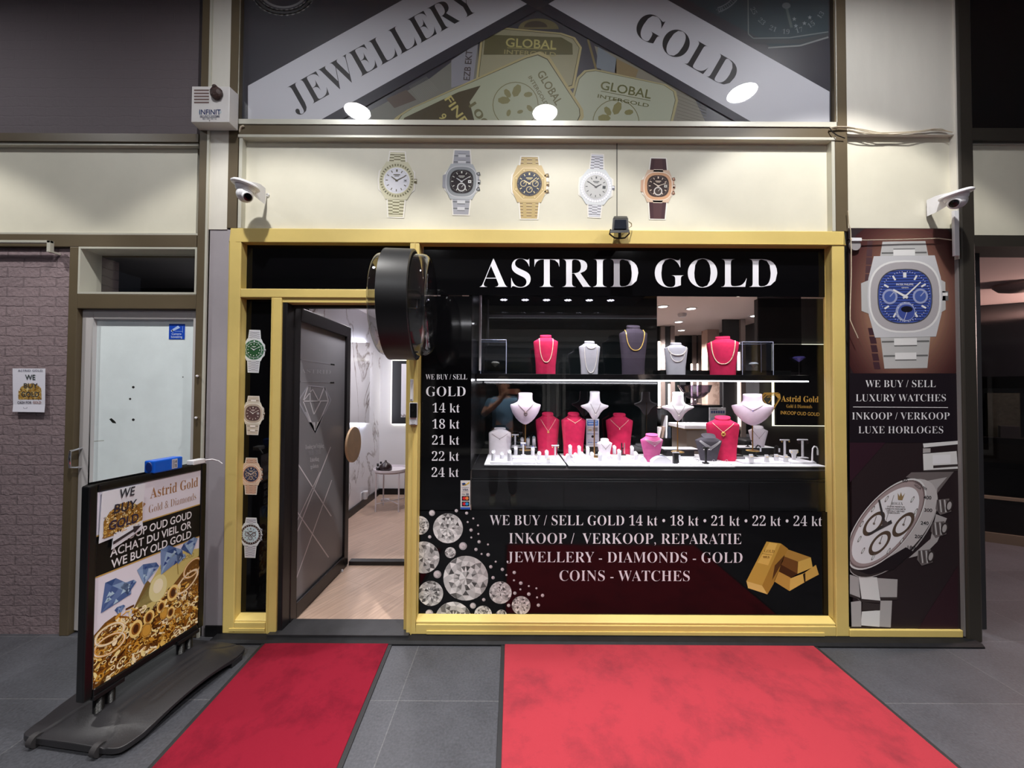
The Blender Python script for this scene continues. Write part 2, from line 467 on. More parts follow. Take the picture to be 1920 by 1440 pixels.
def marble(name, base=(228, 226, 232), vein=(120, 104, 100), scale=1.0):
    m = bpy.data.materials.new(name); m.use_nodes = True
    nt = m.node_tree; b = nt.nodes['Principled BSDF']; b.inputs['Roughness'].default_value = 0.15
    tc = nt.nodes.new('ShaderNodeTexCoord'); mp = nt.nodes.new('ShaderNodeMapping')
    mp.inputs['Rotation'].default_value = (math.radians(38), 0.3, 0.2); mp.inputs['Scale'].default_value = (scale, scale * 1.5, scale * 0.8)
    nt.links.new(tc.outputs['Object'], mp.inputs[0])
    def veins(sc, width, dist):
        n = nt.nodes.new('ShaderNodeTexNoise'); n.inputs['Scale'].default_value = sc; n.inputs['Detail'].default_value = 7
        n.inputs['Roughness'].default_value = 0.55; n.inputs['Distortion'].default_value = dist
        nt.links.new(mp.outputs[0], n.inputs['Vector'])
        s = nt.nodes.new('ShaderNodeMath'); s.operation = 'SUBTRACT'; s.inputs[1].default_value = 0.5
        a = nt.nodes.new('ShaderNodeMath'); a.operation = 'ABSOLUTE'
        nt.links.new(n.outputs['Fac'], s.inputs[0]); nt.links.new(s.outputs[0], a.inputs[0])
        r = nt.nodes.new('ShaderNodeValToRGB'); r.color_ramp.elements[0].color = (1, 1, 1, 1); r.color_ramp.elements[1].color = (0, 0, 0, 1)
        r.color_ramp.elements[0].position = 0; r.color_ramp.elements[1].position = width
        nt.links.new(a.outputs[0], r.inputs[0]); return r
    r1 = veins(1.1, 0.020, 0.6); k = nt.nodes.new('ShaderNodeTexNoise'); k.inputs['Scale'].default_value = 1.7
    nt.links.new(mp.outputs[0], k.inputs['Vector'])
    kr = nt.nodes.new('ShaderNodeMapRange'); kr.inputs[1].default_value = 0.38; kr.inputs[2].default_value = 0.56
    nt.links.new(k.outputs['Fac'], kr.inputs[0])
    mu = nt.nodes.new('ShaderNodeMath'); mu.operation = 'MULTIPLY'
    nt.links.new(r1.outputs[0], mu.inputs[0]); nt.links.new(kr.outputs[0], mu.inputs[1])
    mx = nt.nodes.new('ShaderNodeMix'); mx.data_type = 'RGBA'
    mx.inputs[6].default_value = lin(base); mx.inputs[7].default_value = lin(vein)
    nt.links.new(mu.outputs[0], mx.inputs[0]); nt.links.new(mx.outputs[2], b.inputs['Base Color'])
    return m
MARBLE = marble('white_veined_marble')
WALLW = mat('white_wall_paint', (226, 224, 226), 0.7)
CEILW = mat('white_ceiling_paint', (234, 224, 224), 0.75)

# ---------------------------------------------------------------- ground, ceilings, shells
struct(M().box(-9, 9, -9.0, 5.2, -0.12, 0.0).build('floor', PAVE, org=(0, 0, 0)), 'dark slate paving slabs of the arcade')
struct(bx('ceiling', mat('arcade_ceiling', (196, 194, 190), 0.8), -9, 9, -9.0, 0.0, 4.25, 4.35), 'arcade ceiling')
FW0, FW1 = P(424, 800)[0], P(1588, 800)[0]     # gold shopfront, outer edges
ZT = P(960, 430)[1]                            # its top
DX0, DX1 = P(523, 900)[0], P(762, 900)[0]      # door opening
SHL, SHR, SHB, ZT_SH = -1.98, 3.62, 4.65, 2.62              # shop: left wall, right wall, back wall
SHP = [(SHL, .10), (3.08, .10), (3.08, .30), (SHR, .95), (SHR, SHB), (SHL, SHB)]
struct(M().prism(SHP, 0.0, 0.012, 'xy').build('floor_shop', LAMI, org=(0, 0, 0)), 'pale oak laminate floor inside the shop')
struct(M().prism(SHP, 2.60, 2.66, 'xy').build('ceiling_shop', CEILW), 'white ceiling inside the shop')
struct(bx('wall_shop_left', MARBLE, SHL - 0.08, SHL, 0.12, 3.32, 0.012, 2.60), 'white marble wall inside the entrance')
struct(bx('wall_shop_back', WALLW, SHL, -0.55, 3.32, 3.40, 0.012, 2.60), 'white wall at the end of the entrance')
struct(bx('wall_shop_rear', mat('dark_green_cabinet_wall', (24, 30, 30), 0.3), -0.55, SHR, SHB, SHB + 0.08, 0.012, 2.60), 'dark rear wall inside the shop')
struct(M().prism([(3.08, .12), (3.08, .30), (SHR, .95), (SHR, SHB), (SHR + .06, SHB), (SHR + .06, .92), (3.14, .28), (3.14, .12)], 0.0, ZT_SH, 'xy').build('wall_shop_right', mat('dark_grey_wall', (44, 43, 46), 0.6)))
struct(bx('partition_shop', mat('dark_grey_wall', (44, 43, 46), 0.6), P(1424, 760, 1.80)[0], SHR, 1.80, 1.88, 0.012, 2.60), 'dark grey partition behind the lit wall sign')
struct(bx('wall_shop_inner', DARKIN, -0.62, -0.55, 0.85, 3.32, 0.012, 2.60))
struct(M().box(SHL, SHL + 0.022, 0.95, 3.32, 0.012, 0.10).build('baseboard_left', BLACKP), 'black skirting along the marble wall')
struct(M().box(SHL + 0.022, -0.62, 3.30, 3.32, 0.012, 0.10).build('baseboard_back', BLACKP))

# ---------------------------------------------------------------- facade: left bay
def plate(name, m, px, y0, y1, yref=0.0, label=None, bevel=0.0, parent=None, kind='structure'):
    x0, x1, z0, z1 = RC(*px, yref)
    o = bx(name, m, x0, x1, y0, y1, z0, z1, parent, bevel)
    if kind and parent is None: o['kind'] = kind
    if label: o['label'] = label
    return o
ZTOP = 4.25
def plate_up(name, m, px, y0, y1, yref=0.0, label=None, bevel=0.0):   # same, but rising to the arcade ceiling
    x0, x1, z0, z1 = RC(*px, yref)
    o = bx(name, m, x0, x1, y0, y1, z0, ZTOP, None, bevel); o['kind'] = 'structure'
    if label: o['label'] = label
    return o
x0, x1, z0, z1 = RC(0, 0, 372, 250, 0.06)
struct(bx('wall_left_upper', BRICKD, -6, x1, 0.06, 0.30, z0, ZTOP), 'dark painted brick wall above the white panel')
x0, x1, z0, z1 = RC(0, 250, 372, 265)
struct(bx('trim_1', BROWN, -6, x1, 0.0, 0.2, z0, z1), 'brown metal beam under the dark brick')
x0, x1, z0, z1 = RC(0, 265, 369, 437, 0.045)
struct(bx('wall_left_panel', CREAM, -6, x1, 0.045, 0.2, z0, z1), 'white fascia panel above the brick wall')
x0, x1, z0, z1 = RC(0, 265, 369, 270)
struct(bx('trim_2', ALU, -6, x1, 0.012, 0.05, z0, z1, bevel=0.003))
x0, x1, z0, z1 = RC(0, 435, 368, 439)
struct(bx('trim_3', ALU, -6, x1, 0.012, 0.05, z0, z1))
x0, x1, z0, z1 = RC(0, 439, 368, 463)
struct(bx('trim_4', BROWN, -6, x1, 0.0, 0.2, z0, z1, bevel=0.004), 'brown metal beam over the white door')
x0, x1, z0, z1 = RC(0, 463, 124, 1166)
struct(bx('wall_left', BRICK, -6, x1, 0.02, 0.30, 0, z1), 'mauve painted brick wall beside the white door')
x0, x1, z0, z1 = RC(369, 0, 386, 1180)
struct(bx('trim_5', BROWN, x0, x1, -0.01, 0.2, 0, ZTOP, bevel=0.004), 'brown metal column beside the white pillar')
# the white and grey pillar
xp0, xp1 = P(387, 500)[0], P(428, 300)[0]
zg = P(405, 430)[1]
struct(bx('pillar_left', PILLAR, xp0, xp1, 0.0, 0.25, zg, ZTOP), 'white painted pillar under the alarm box')
struct(bx('pillar_left_lower', GREYP, P(385, 800)[0], FW0 - 0.001, 0.005, 0.25, 0.0, zg), 'grey painted foot of the pillar')
struct(bx('trim_6', BROWN, xp1, P(446, 300)[0], 0.0, 0.2, ZT, ZTOP), 'brown metal column left of the fascia')
struct(bx('trim_7', ALU, P(386, 500)[0], P(390, 500)[0], -0.012, 0.0, 0.0, ZTOP))
struct(bx('baseboard_pillar', BLACKP, P(385, 1170)[0], FW0 - 0.002, -0.002, 0.006, 0, 0.07))

# white door of the neighbouring unit
d1 = empty('door_1', (P(248, 1160)[0], 0.03, 0), kind='structure', label='white glazed side door in a brown metal frame')
XJ0, XJ1 = P(121, 800)[0], P(138, 800)[0]; XK0, XK1 = P(362, 800)[0], P(370, 800)[0]
zA, zB, zC, zD = P(250, 463)[1], P(250, 551)[1], P(250, 579)[1], P(250, 597)[1]
fr = M().use(BROWN).box(XJ0, XJ1, 0.0, 0.14, 0, zA).box(XK0, XK1, 0.0, 0.14, 0, zA).box(XJ1, XK0, 0.0, 0.14, zC, zB)
fr.build('door_frame', BROWN, d1, bevel=0.004)
WFR = mat('pale_grey_aluminium', (196, 192, 192), 0.4)
XL0, XL1 = P(158, 850)[0], P(350, 850)[0]
lf = M().box(XJ1, XL0, 0.03, 0.09, 0.015, zC).box(XL1, XK0, 0.03, 0.09, 0.015, zC).box(XL0, XL1, 0.03, 0.09, zD, zC).box(XL0, XL1, 0.03, 0.09, 0.015, 0.10)
lf.build('leaf_frame', WFR, d1, bevel=0.006)
wh = M().box(XL0, XL1, 0.055, 0.062, 0.10, zD)
WHITEWASH = mat('whitewashed_glass', (236, 246, 248), 0.3, var=0.05, vscale=5)
pane = wh.build('pane', WHITEWASH, d1)
a = wall_art(0.055); a.rough = 0.4
for (u, v, r) in ((250, 726, 2.6), (244, 748, 2.2), (250, 787, 2.8), (343, 707, 1.2), (165, 783, 1.5)):
    a.ell(u, v, r, r * 0.9, (38, 40, 38), 1, 9)
a.poly([(205, 786), (209, 784), (216, 790), (218, 794), (211, 793)], (34, 36, 34))
a.line([(165, 822), (170, 828), (195, 826)], 1.2, (168, 172, 160)); a.line([(166, 840), (164, 858), (158, 868)], 1.6, (160, 160, 146))
a.build('paint_chip', None, d1)
h = M(); xh = P(143, 860)[0]; zh0, zh1 = P(143, 878)[1], P(143, 841)[1]
h.tube([(xh, 0.03, zh0), (xh - 0.004, -0.03, zh0 + 0.012), (xh - 0.004, -0.035, (zh0 + zh1) / 2), (xh - 0.004, -0.03, zh1 - 0.012), (xh, 0.03, zh1)], 0.007, 8)
h.build('handle', SILVER, d1, smooth=True)
# transom over the white door
w1 = empty('window_1', (P(250, 551)[0], 0.05, zB), kind='structure', label='dark transom window above the white side door')
t = M(); e = 0.012
x0, x1 = XJ1, XK0
t.box(x0, x1, 0.0, 0.13, zA - e, zA).box(x0, x1, 0.0, 0.13, zB, zB + e).box(x0, x0 + e, 0.0, 0.13, zB + e, zA - e).box(x1 - e, x1, 0.0, 0.13, zB + e, zA - e)
t.build('window_frame', ALU, w1)
M().box(x0 + e, x1 - e, 0.10, 0.106, zB + e, zA - e).build('pane', CLEAR, w1)
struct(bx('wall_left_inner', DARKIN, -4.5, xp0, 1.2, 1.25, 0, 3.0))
struct(bx('ceiling_left_inner', mat('grey_plaster', (120, 118, 124), 0.8), -4.5, xp0, 0.16, 1.2, 2.52, 2.56))

# ---------------------------------------------------------------- facade: fascia above the gold frame
x0, x1, z0, z1 = RC(446, 258, 1566, 431, 0.04)
XF0, XF1 = x0, x1
struct(bx('wall_front_fascia', CREAM, x0, x1, 0.04, 0.2, ZT - 0.01, z1), 'cream fascia panel with the row of watch stickers')
struct(bx('trim_8', mat('panel_joint', (70, 68, 62), 0.6), P(1156, 340, 0.04)[0], P(1157.4, 340, 0.04)[0], 0.0375, 0.042, ZT, z1))
x0, x1, z0, z1 = RC(446, 236, 1566, 257)
struct(bx('trim_9', BROWN, x0, x1, 0.0, 0.2, z0, z1), 'brown metal beam under the big sign window')
x0, x1, z0, z1 = RC(447, 255.5, 1566, 261)
struct(bx('trim_10', ALU, x0, x1, -0.006, 0.045, z0, z1, bevel=0.003))
struct(bx('trim_11', ALU, P(447, 350)[0], P(453, 350)[0], 0.0, 0.045, ZT, z0)); struct(bx('trim_12', ALU, P(1560, 350)[0], P(1566, 350)[0], 0.0, 0.045, ZT, z0))
struct(bx('trim_13', BROWN, P(1566, 300)[0], P(1589, 300)[0], 0.0, 0.2, ZT, ZTOP), 'brown metal column right of the fascia')
# big sign window
x0, x1, z0, z1 = RC(455, 0, 1560, 233, 0.03)
w5 = empty('window_2', ((x0 + x1) / 2, 0.03, z0), kind='structure', label='large upper window covered by the printed sign')
f = M().box(P(449, 120)[0], x0, -0.006, 0.06, P(450, 236)[1], ZTOP).box(x1, P(1566, 120)[0], -0.006, 0.06, P(450, 236)[1], ZTOP).box(x0, x1, -0.006, 0.06, P(960, 236)[1], z0)
f.build('window_frame', ALU, w5, bevel=0.003)
M().box(x0, x1, 0.012, 0.018, z0, ZTOP).build('pane', glass('reflecting_pane', ior=1.5), w5)
XW0, XW1, ZW0 = x0, x1, z0

# right pillar, conduit, columns
x0, x1, z0, z1 = RC(1590, 0, 1790, 428)
zq = P(1690, 252)[1]; zp = P(1690, 428)[1]
XR0, XR1 = P(1590, 400)[0], P(1790, 300)[0]
struct(bx('wall_right_upper', PILLAR, XR0, XR1, 0.0, 0.25, zq, ZTOP), 'grey white painted pillar panel above the cables')
struct(bx('wall_right_panel', CREAM, XR0, XR1, 0.03, 0.25, zp, zq), 'cream pillar panel with old screw holes')
XR1b = P(1797, 700)[0]
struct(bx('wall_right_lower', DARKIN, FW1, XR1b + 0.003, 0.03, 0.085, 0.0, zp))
struct(bx('trim_14', PILLAR, XR1, P(1799, 300)[0], -0.01, 0.2, zp - 0.2, ZTOP))
struct(bx('trim_15', mat('dark_brown_metal', (46, 42, 36), 0.5), P(1800, 700)[0], P(1827, 700)[0], -0.02, 0.2, 0.0, ZTOP, bevel=0.01), 'dark metal column at the corner of the shop')
struct(bx('trim_16', mat('grey_edge', (120, 116, 116), 0.5), XR1b, P(1801, 700)[0], -0.005, 0.1, 0.03, zp - 0.2))
# right-hand unit
DKM = mat('dark_brown_metal', (46, 42, 36), 0.5)
XU = P(1827, 500)[0]
x0, x1, z0, z1 = RC(1830, 0, 1990, 240, 0.05)
struct(bx('window_3', mat('black_glass', (6, 6, 8), 0.08), XU, 6.5, 0.05, 0.06, z0, ZTOP), 'dark upper window of the unit on the right')
z2, z3, z4, z5, z6 = (P(1880, q)[1] for q in (240, 262, 266, 441, 462))
struct(bx('trim_17', DKM, XU, 6.5, 0.0, 0.2, z3, z2)); struct(bx('wall_right_fascia', CREAM, P(1832, 350)[0], 6.5, 0.04, 0.2, z5, z3), 'white fascia panel of the unit on the right')
struct(bx('trim_18', DKM, XU, 6.5, 0.0, 0.2, z6, z5)); struct(bx('trim_19', ALU, P(1831, 300)[0], 6.5, 0.03, 0.04, z3 - 0.012, z3))
# its recessed entrance: soffit, shop window set back and running at a slant
struct(M().prism([(3.15, .2), (7, .2), (7, 2.6), (SHR + .065, 2.6), (SHR + .065, .92), (3.15, .29)], z6, z6 + .05, 'xy').build('ceiling_right', mat('pale_soffit', (206, 180, 175), 0.8)), 'pale soffit of the recessed entrance on the right')
q0 = Vector(FL(1817, 1009) + (0,)); q1 = Vector(FL(1920, 1023) + (0,))
dq = (q1 - q0).normalized(); nq = Vector((dq.y, -dq.x, 0))
ang = math.atan2(dq.y, dq.x)
w3 = empty('window_4', q0, ang, kind='structure', label='recessed dark shop window of the unit on the right')
def at_z(px, py, t):                 # height seen at px,py on the slanted window plane
    d = ray(px, py); c0 = Vector((0, CAM_Y, CAM_Z))
    s = ((q0 - c0).dot(nq)) / d.dot(nq); return (c0 + d * s).z
zt0, zt1, zb0, zb1 = at_z(1870, 569, 0), at_z(1870, 552, 0), at_z(1870, 706, 0), at_z(1870, 930, 0)
M().box(-0.9, 2.5, -0.04, 0.04, zt0, zt1).box(-0.9, 2.5, -0.05, 0.05, 0.0, 0.10).box(-0.9, 2.5, -0.04, 0.04, zb1 - 0.03, zb1).build('window_frame', mat('taupe_metal', (92, 84, 74), 0.5), w3, local=True)
M().box(-0.9, 2.5, -0.02, 0.02, zb0, zt0).build('blind_panel', mat('black_glass', (6, 6, 8), 0.08), w3, local=True)
M().box(-0.9, 2.5, -0.004, 0.004, zb1, zb0).build('pane', glass('smoked_pane', (150, 150, 155)), w3, local=True)
M().box(-0.9, 2.5, -0.02, 0.02, 0.10, zb1 - 0.03).build('plinth_panel', mat('black_glass', (6, 6, 8), 0.08), w3, local=True)
M().box(-0.9, 2.5, -0.035, -0.02, z6 * 0 + zt1, z6).build('upper_panel', mat('pale_soffit', (196, 176, 172), 0.8), w3, local=True)
struct(bx('wall_right_inner', mat('warm_dim_wall', (120, 100, 80), 0.8), 4.2, 8.0, 3.3, 3.4, 0, 2.6))

# ---------------------------------------------------------------- stone step under the shopfront
zs = 0.022
st = M(); XS1 = FL(1840, 1206, zs)[0]
st.prism([(-0.075, 0.0), (-0.075, 0.010), (-0.060, zs), (0.12, zs), (0.12, 0.0)], P(408, 1190)[0], XS1, 'yz')
struct(st.build('trim_20', mat('black_stone_step', (24, 24, 27), 0.6, var=0.3, vscale=12, spec=0.2), org=(0, 0, 0)), 'black stone step under the gold shopfront')
thr = M().box(DX0 - 0.04, DX1 + 0.03, -0.03, 0.14, zs, zs + 0.012)
struct(thr.build('trim_21', DARKST), 'stone threshold of the open door')

# ---------------------------------------------------------------- the gold painted shopfront
def gx(px, py): return P(px, py)[0]
def gz(py, px=960): return P(px, py)[1]
ZF = zs                                             # foot of the frame
xa0, xa1 = FW0, gx(445.5, 800)                        # outer left post
xb0, xb1 = gx(503, 860), gx(523, 860)               # post between side light and door
xc0, xc1 = gx(765, 800), gx(783, 800)               # mullion between door and window
xd0, xd1 = gx(1564, 800), FW1                       # outer right post
zt, zh = gz(456), gz(466)                           # underside of the head
ztr1, ztr0 = gz(541.5, 600), gz(558.5, 640)             # transom beam
zl = gz(1158, 480); zbw = gz(1161)                  # sills
gf = M()
gf.box(xa0, xd1, 0.0, 0.12, zt, ZT)                                  # head
gf.box(xa0, xa1, 0.0, 0.12, ZF, zt).box(xd0, xd1, 0.0, 0.078, ZF, zt)
gf.box(xa1, xc0, 0.0, 0.12, ztr0, ztr1)
gf.box(xb0, xb1, 0.0, 0.12, ZF, ztr0).box(xc0, xc1, 0.0, 0.12, ZF, zt)
gf.box(xa1, xb0, 0.0, 0.12, ZF, zl - 0.03).box(xc1, xd0, 0.0, 0.12, ZF, zbw - 0.035)
fr = gf.build('trim_22', GOLDP, bevel=0.005); struct(fr, 'ochre gold painted timber shopfront frame')
g2 = M()                                                             # splayed beads and sills, second step of the head, kick board lines
for (p0, p1, zz) in ((xa1, xb0, zl), (xc1, xd0, zbw)):
    g2.prism([(0.006, zz - 0.034), (0.006, zz - 0.022), (0.055, zz), (0.10, zz), (0.10, zz - 0.034)], p0, p1, 'yz')
for xx, s in ((xa1, 1), (xb0, -1), (xc1, 1), (xd0, -1)):
    top = zt if s == 1 and xx == xc1 or xx == xd0 else ztr0
    bot = zl if xx in (xa1, xb0) else zbw
    w = 0.004
    g2.prism([(xx, 0.02), (xx + s * w, 0.055), (xx, 0.075)], bot, top, 'xy')
g2.prism([(0.02, zt), (0.055, zt - 0.004), (0.10, zt)], xc1, xd0, 'yz')
g2.box(xb1, xc0, 0.01, 0.11, gz(567, 640), ztr0 + .001)
g2.box(gx(757, 900), xc0, 0.03, 0.10, ZF, ztr0)                       # door jamb strip
struct(g2.build('trim_23', GOLDP, bevel=0.002), 'splayed gold painted beads and sills of the shopfront')
g3 = M().box(gx(430, 1175), gx(497, 1175), -0.004, 0.002, gz(1183, 460), gz(1178, 460)).box(gx(800, 1175), gx(1545, 1175), -0.006, 0.002, gz(1189), gz(1183))
g3.box(xb0 + 0.012, xb0 + 0.015, -0.003, 0.002, ZF, ztr0).box(xc0 + 0.03, xc0 + 0.034, -0.004, 0.002, ZF, zt)
struct(g3.build('trim_24', GOLDP), 'thin gold painted cover strips')
XB0, XB1 = FW1, gx(1805, 1188)
struct(bx('trim_25', GOLDP, XB0, XB1, -0.004, 0.10, ZF, gz(1181, 1700), bevel=0.004), 'gold painted sill under the watch banner')
# panes
wtr = empty('window_5', ((xa1 + xc0) / 2, 0.06, ztr1), kind='structure', label='black transom pane over the open door')
M().box(xa1, xc0, 0.056, 0.066, ztr1, zt).build('pane', BLACKG, wtr)
wsl = empty('window_6', ((xa1 + xb0) / 2, 0.06, zl), kind='structure', label='narrow black side light with four watch stickers')
M().box(xa1, xb0, 0.056, 0.066, zl - 0.01, ztr0).build('pane', BLACKG, wsl)
wsh = empty('window_7', ((xc1 + xd0) / 2, 0.065, zbw), kind='structure', label='large display window of the jewellery shop')
M().box(xc1, xd0, 0.062, 0.068, zbw - 0.01, zt).build('pane', CLEAR, wsh)

# ---------------------------------------------------------------- printed watches
def lerp(c, d, t): return tuple(c[i] + (d[i] - c[i]) * t for i in range(3))
def watch(a, cx, cy, R, top, bot, lean=0.0, metal=(190, 190, 196), dark=(120, 120, 126), light=(232, 232, 236), dial=(235, 235, 238), mark=(90, 84, 70),
          shape='round', bezel='plain', strap='three', sub=(), push=False, date=None, hands=(300, 62), w=0.62, outline=(236, 234, 226), L=2, bezc=None, ring=None, stripes=False, subc=None, strapc=None, logo=True, dr=0.74):
    """top / bot = strap ends in bezel radii; drawn as layered flat print"""
    ca, sa = math.cos(lean), math.sin(lean)
    T = lambda x, y: (cx + R * (x * ca + y * sa), cy + R * (x * sa - y * ca))
    TP = lambda pts: [T(x, y) for x, y in pts]
    def sq(r, n, N=40, ry=1.0):
        out = []
        for i in range(N):
            t = 2 * PI * i / N; c, s = math.cos(t), math.sin(t)
            out.append((r * math.copysign(abs(c) ** (2 / n), c), r * ry * math.copysign(abs(s) ** (2 / n), s)))
        return out
    def octo(r): return [(r * math.cos(PI / 8 + i * PI / 4) * 1.04, r * math.sin(PI / 8 + i * PI / 4) * 1.04) for i in range(8)]
    we = w * 0.82
    # white cut edge of the sticker
    if outline:
        g = 0.07
        a.poly(TP([(-we - g, top + g), (we + g, top + g), (w + g, 0.95), (1.02 + g, 0.55), (1.06 + g, 0), (1.02 + g, -0.55), (w + g, -0.95), (we + g, bot - g), (-we - g, bot - g), (-w - g, -0.95), (-1.02 - g, -0.55), (-1.06 - g, 0), (-1.02 - g, 0.55), (-w - g, 0.95)]), outline, L)
    # strap
    sc = strapc or metal
    for s, end in ((1, top), (-1, bot)):
        y0 = 0.8 * s
        a.poly(TP([(-w, y0), (w, y0), (we, end), (-we, end)]), sc, L + 1)
        if strap == 'leather':
            a.poly(TP([(-w * .55, y0 + .02 * s), (w * .55, y0), (we * .5, end), (-we * .5, end)]), lerp(sc, (120, 70, 70), 0.25), L + 2)
            a.poly(TP([(-.34, .86 * s), (.34, .86 * s), (.32, 1.16 * s), (-.32, 1.16 * s)]), light, L + 4)
            continue
        n = max(3, int(abs(end - y0) / 0.17)) if strap != 'H' else max(2, int(abs(end - y0) / 0.34))
        for k in range(n):
            ya, yb = y0 + (end - y0) * (k + 0.06) / n, y0 + (end - y0) * (k + 0.94) / n
            ym = ya + (yb - ya) * (0.28 if strap != 'H' else 0.14)
            wk = w + (we - w) * (k + .5) / n
            if strap == 'three':
                for xl, xr, o in ((-wk, -wk * .42, 0), (-wk * .42, wk * .42, .5), (wk * .42, wk, 0)):
                    d = (yb - ya) * o
                    if (k == n - 1) and o: d = 0
                    a.poly(TP([(xl, ya + d), (xr, ya + d), (xr, ym + d), (xl, ym + d)]), dark, L + 2)
                    a.poly(TP([(xl, ym + d + (yb - ya) * .15), (xr, ym + d + (yb - ya) * .15), (xr, ym + d + (yb - ya) * .4), (xl, ym + d + (yb - ya) * .4)]), light, L + 3)
            elif strap == 'H':
                a.poly(TP([(-wk, ya), (wk, ya), (wk, ym), (-wk, ym)]), dark, L + 2)
                c = wk * .48; h = (yb - ya)
                a.poly(TP([(-c, ya - h * .18), (c, ya - h * .18), (c, ya + h * .42), (-c, ya + h * .42)]), light, L + 3)
                a.poly(TP([(-c, ya + h * .36), (c, ya + h * .36), (c, ya + h * .44), (-c, ya + h * .44)]), dark, L + 4)
            else:                                                # octagonal bracelet: bars and studs
                a.poly(TP([(-wk, ya), (wk, ya), (wk, ym), (-wk, ym)]), dark, L + 2)
                a.poly(TP([(-wk, ym), (wk, ym), (wk, ym + (yb - ya) * .2), (-wk, ym + (yb - ya) * .2)]), light, L + 2)
                for q in (-.5, .5):
                    a.poly(TP([(q * wk - .1, ya - .03 * s), (q * wk + .1, ya - .03 * s), (q * wk + .1, ym + .04 * s), (q * wk - .1, ym + .04 * s)]), metal, L + 3)
    # case with lugs, crown and pushers
    a.poly(TP([(-w - .12, 1.12), (-w, 1.12), (w, 1.12), (w + .12, 1.12), (1.0, .5), (1.04, 0), (1.0, -.5), (w + .12, -1.12), (-w - .12, -1.12), (-1.0, -.5), (-1.04, 0), (-1.0, .5)]), lerp(metal, light, .35), L + 4)
    a.poly(TP([(1.0, .13), (1.2, .13), (1.2, -.13), (1.0, -.13)]), dark, L + 3); a.poly(TP([(1.04, .09), (1.18, .09), (1.18, .0), (1.04, .0)]), light, L + 4)
    if push:
        for q in (.48, -.48): a.poly(TP([(.86, q + .1), (1.14, q + .16), (1.2, q - .05), (.9, q - .12)]), dark, L + 3)
        for q in (.48, -.48): a.poly(TP([(.9, q + .06), (1.1, q + .1), (1.12, q), (.92, q - .04)]), metal, L + 4)
    if shape == 'cushion':
        a.poly(TP([(-1.2, .38), (-.9, .5), (-.9, -.5), (-1.2, -.38)]), metal, L + 3); a.poly(TP([(1.12, .38), (.9, .5), (.9, -.5), (1.12, -.38)]), metal, L + 3)
        a.poly(TP(sq(1.0, 2.7)), light, L + 5); a.poly(TP(sq(0.95, 2.7)), bezc or lerp(metal, dark, .25), L + 6)
        a.poly(TP(sq(0.76, 2.7)), lerp(dark, (40, 40, 44), .5), L + 7); dpts = sq(0.73, 2.7); a.poly(TP(dpts), dial, L + 8)
    elif shape == 'octagon':
        a.poly(TP(octo(1.0)), light, L + 5); a.poly(TP(octo(0.95)), bezc or metal, L + 6)
        for i in range(8):
            t = i * PI / 4; p = T(.87 * math.cos(t + PI / 8), .87 * math.sin(t + PI / 8)); a.ell(p[0], p[1], R * .045, R * .045, light, L + 7, 6)
        a.poly(TP(sq(0.76, 2.0)), dark, L + 7); a.poly(TP(sq(0.73, 2.0)), dial, L + 8)
    else:
        a.poly(TP(sq(1.0, 2.0)), bezc or metal, L + 5)
        if bezel == 'flute':
            for i in range(72):
                t = 2 * PI * i / 72; r0, r1 = .86, .99
                if i % 2: a.poly(TP([(r0 * math.cos(t), r0 * math.sin(t)), (r1 * math.cos(t), r1 * math.sin(t)), (r1 * math.cos(t + .06), r1 * math.sin(t + .06)), (r0 * math.cos(t + .06), r0 * math.sin(t + .06))]), dark if i % 9 else (50, 46, 36), L + 6)
        if bezel == 'gems':
            for i in range(36):
                t = 2 * PI * i / 36; p = T(.91 * math.cos(t), .91 * math.sin(t)); a.ell(p[0], p[1], R * .075, R * .075, (244, 244, 246), L + 6, 8)
        if bezel == 'diver':
            for i in range(12):
                t = 2 * PI * i / 12 + PI / 2; p = T(.88 * math.cos(t), .88 * math.sin(t)); a.ell(p[0], p[1], R * (.075 if i == 0 else .04), R * (.075 if i == 0 else .04), light, L + 6, 6)
        if bezel == 'tachy':
            for i in range(24):
                t = 2 * PI * i / 24; p = T(.88 * math.cos(t), .88 * math.sin(t)); a.ell(p[0], p[1], R * .04, R * .055, (206, 204, 204), L + 6, 5)
        a.poly(TP(sq(0.80, 2.0)), light, L + 6); a.poly(TP(sq(0.77, 2.0)), dial, L + 8)
    if stripes:
        for k in range(-9, 10):
            y = k * .075; xm = .70 * (1 - abs(y / .74) ** 2.7) ** (1 / 2.7)
            a.poly(TP([(-xm, y), (xm, y), (xm, y + .026), (-xm, y + .026)]), lerp(dial, (12, 14, 40), .55), L + 9)
    # dial furniture
    for i in range(12):
        t = PI / 2 - i * PI / 6; r0, r1 = .52 * dr / .74, .66 * dr / .74
        wd = .05 if i else .09
        if (date and i == 3) or (sub and i in [q[3] for q in sub if len(q) > 3]): continue
        c, s = math.cos(t), math.sin(t)
        if bezel == 'diver': p = T(.6 * c, .6 * s); a.ell(p[0], p[1], R * .055, R * .055, mark, L + 10, 7); continue
        a.poly(TP([(r0 * c - wd * s / 2, r0 * s + wd * c / 2), (r1 * c - wd * s / 2, r1 * s + wd * c / 2), (r1 * c + wd * s / 2, r1 * s - wd * c / 2), (r0 * c + wd * s / 2, r0 * s - wd * c / 2)]), mark, L + 10)
    for i in range(60):
        if i % 5 and R > 24:
            t = 2 * PI * i / 60; r0, r1 = .67, .70
            a.line(TP([(r0 * math.cos(t), r0 * math.sin(t)), (r1 * math.cos(t), r1 * math.sin(t))]), R * .012, mark, L + 10)
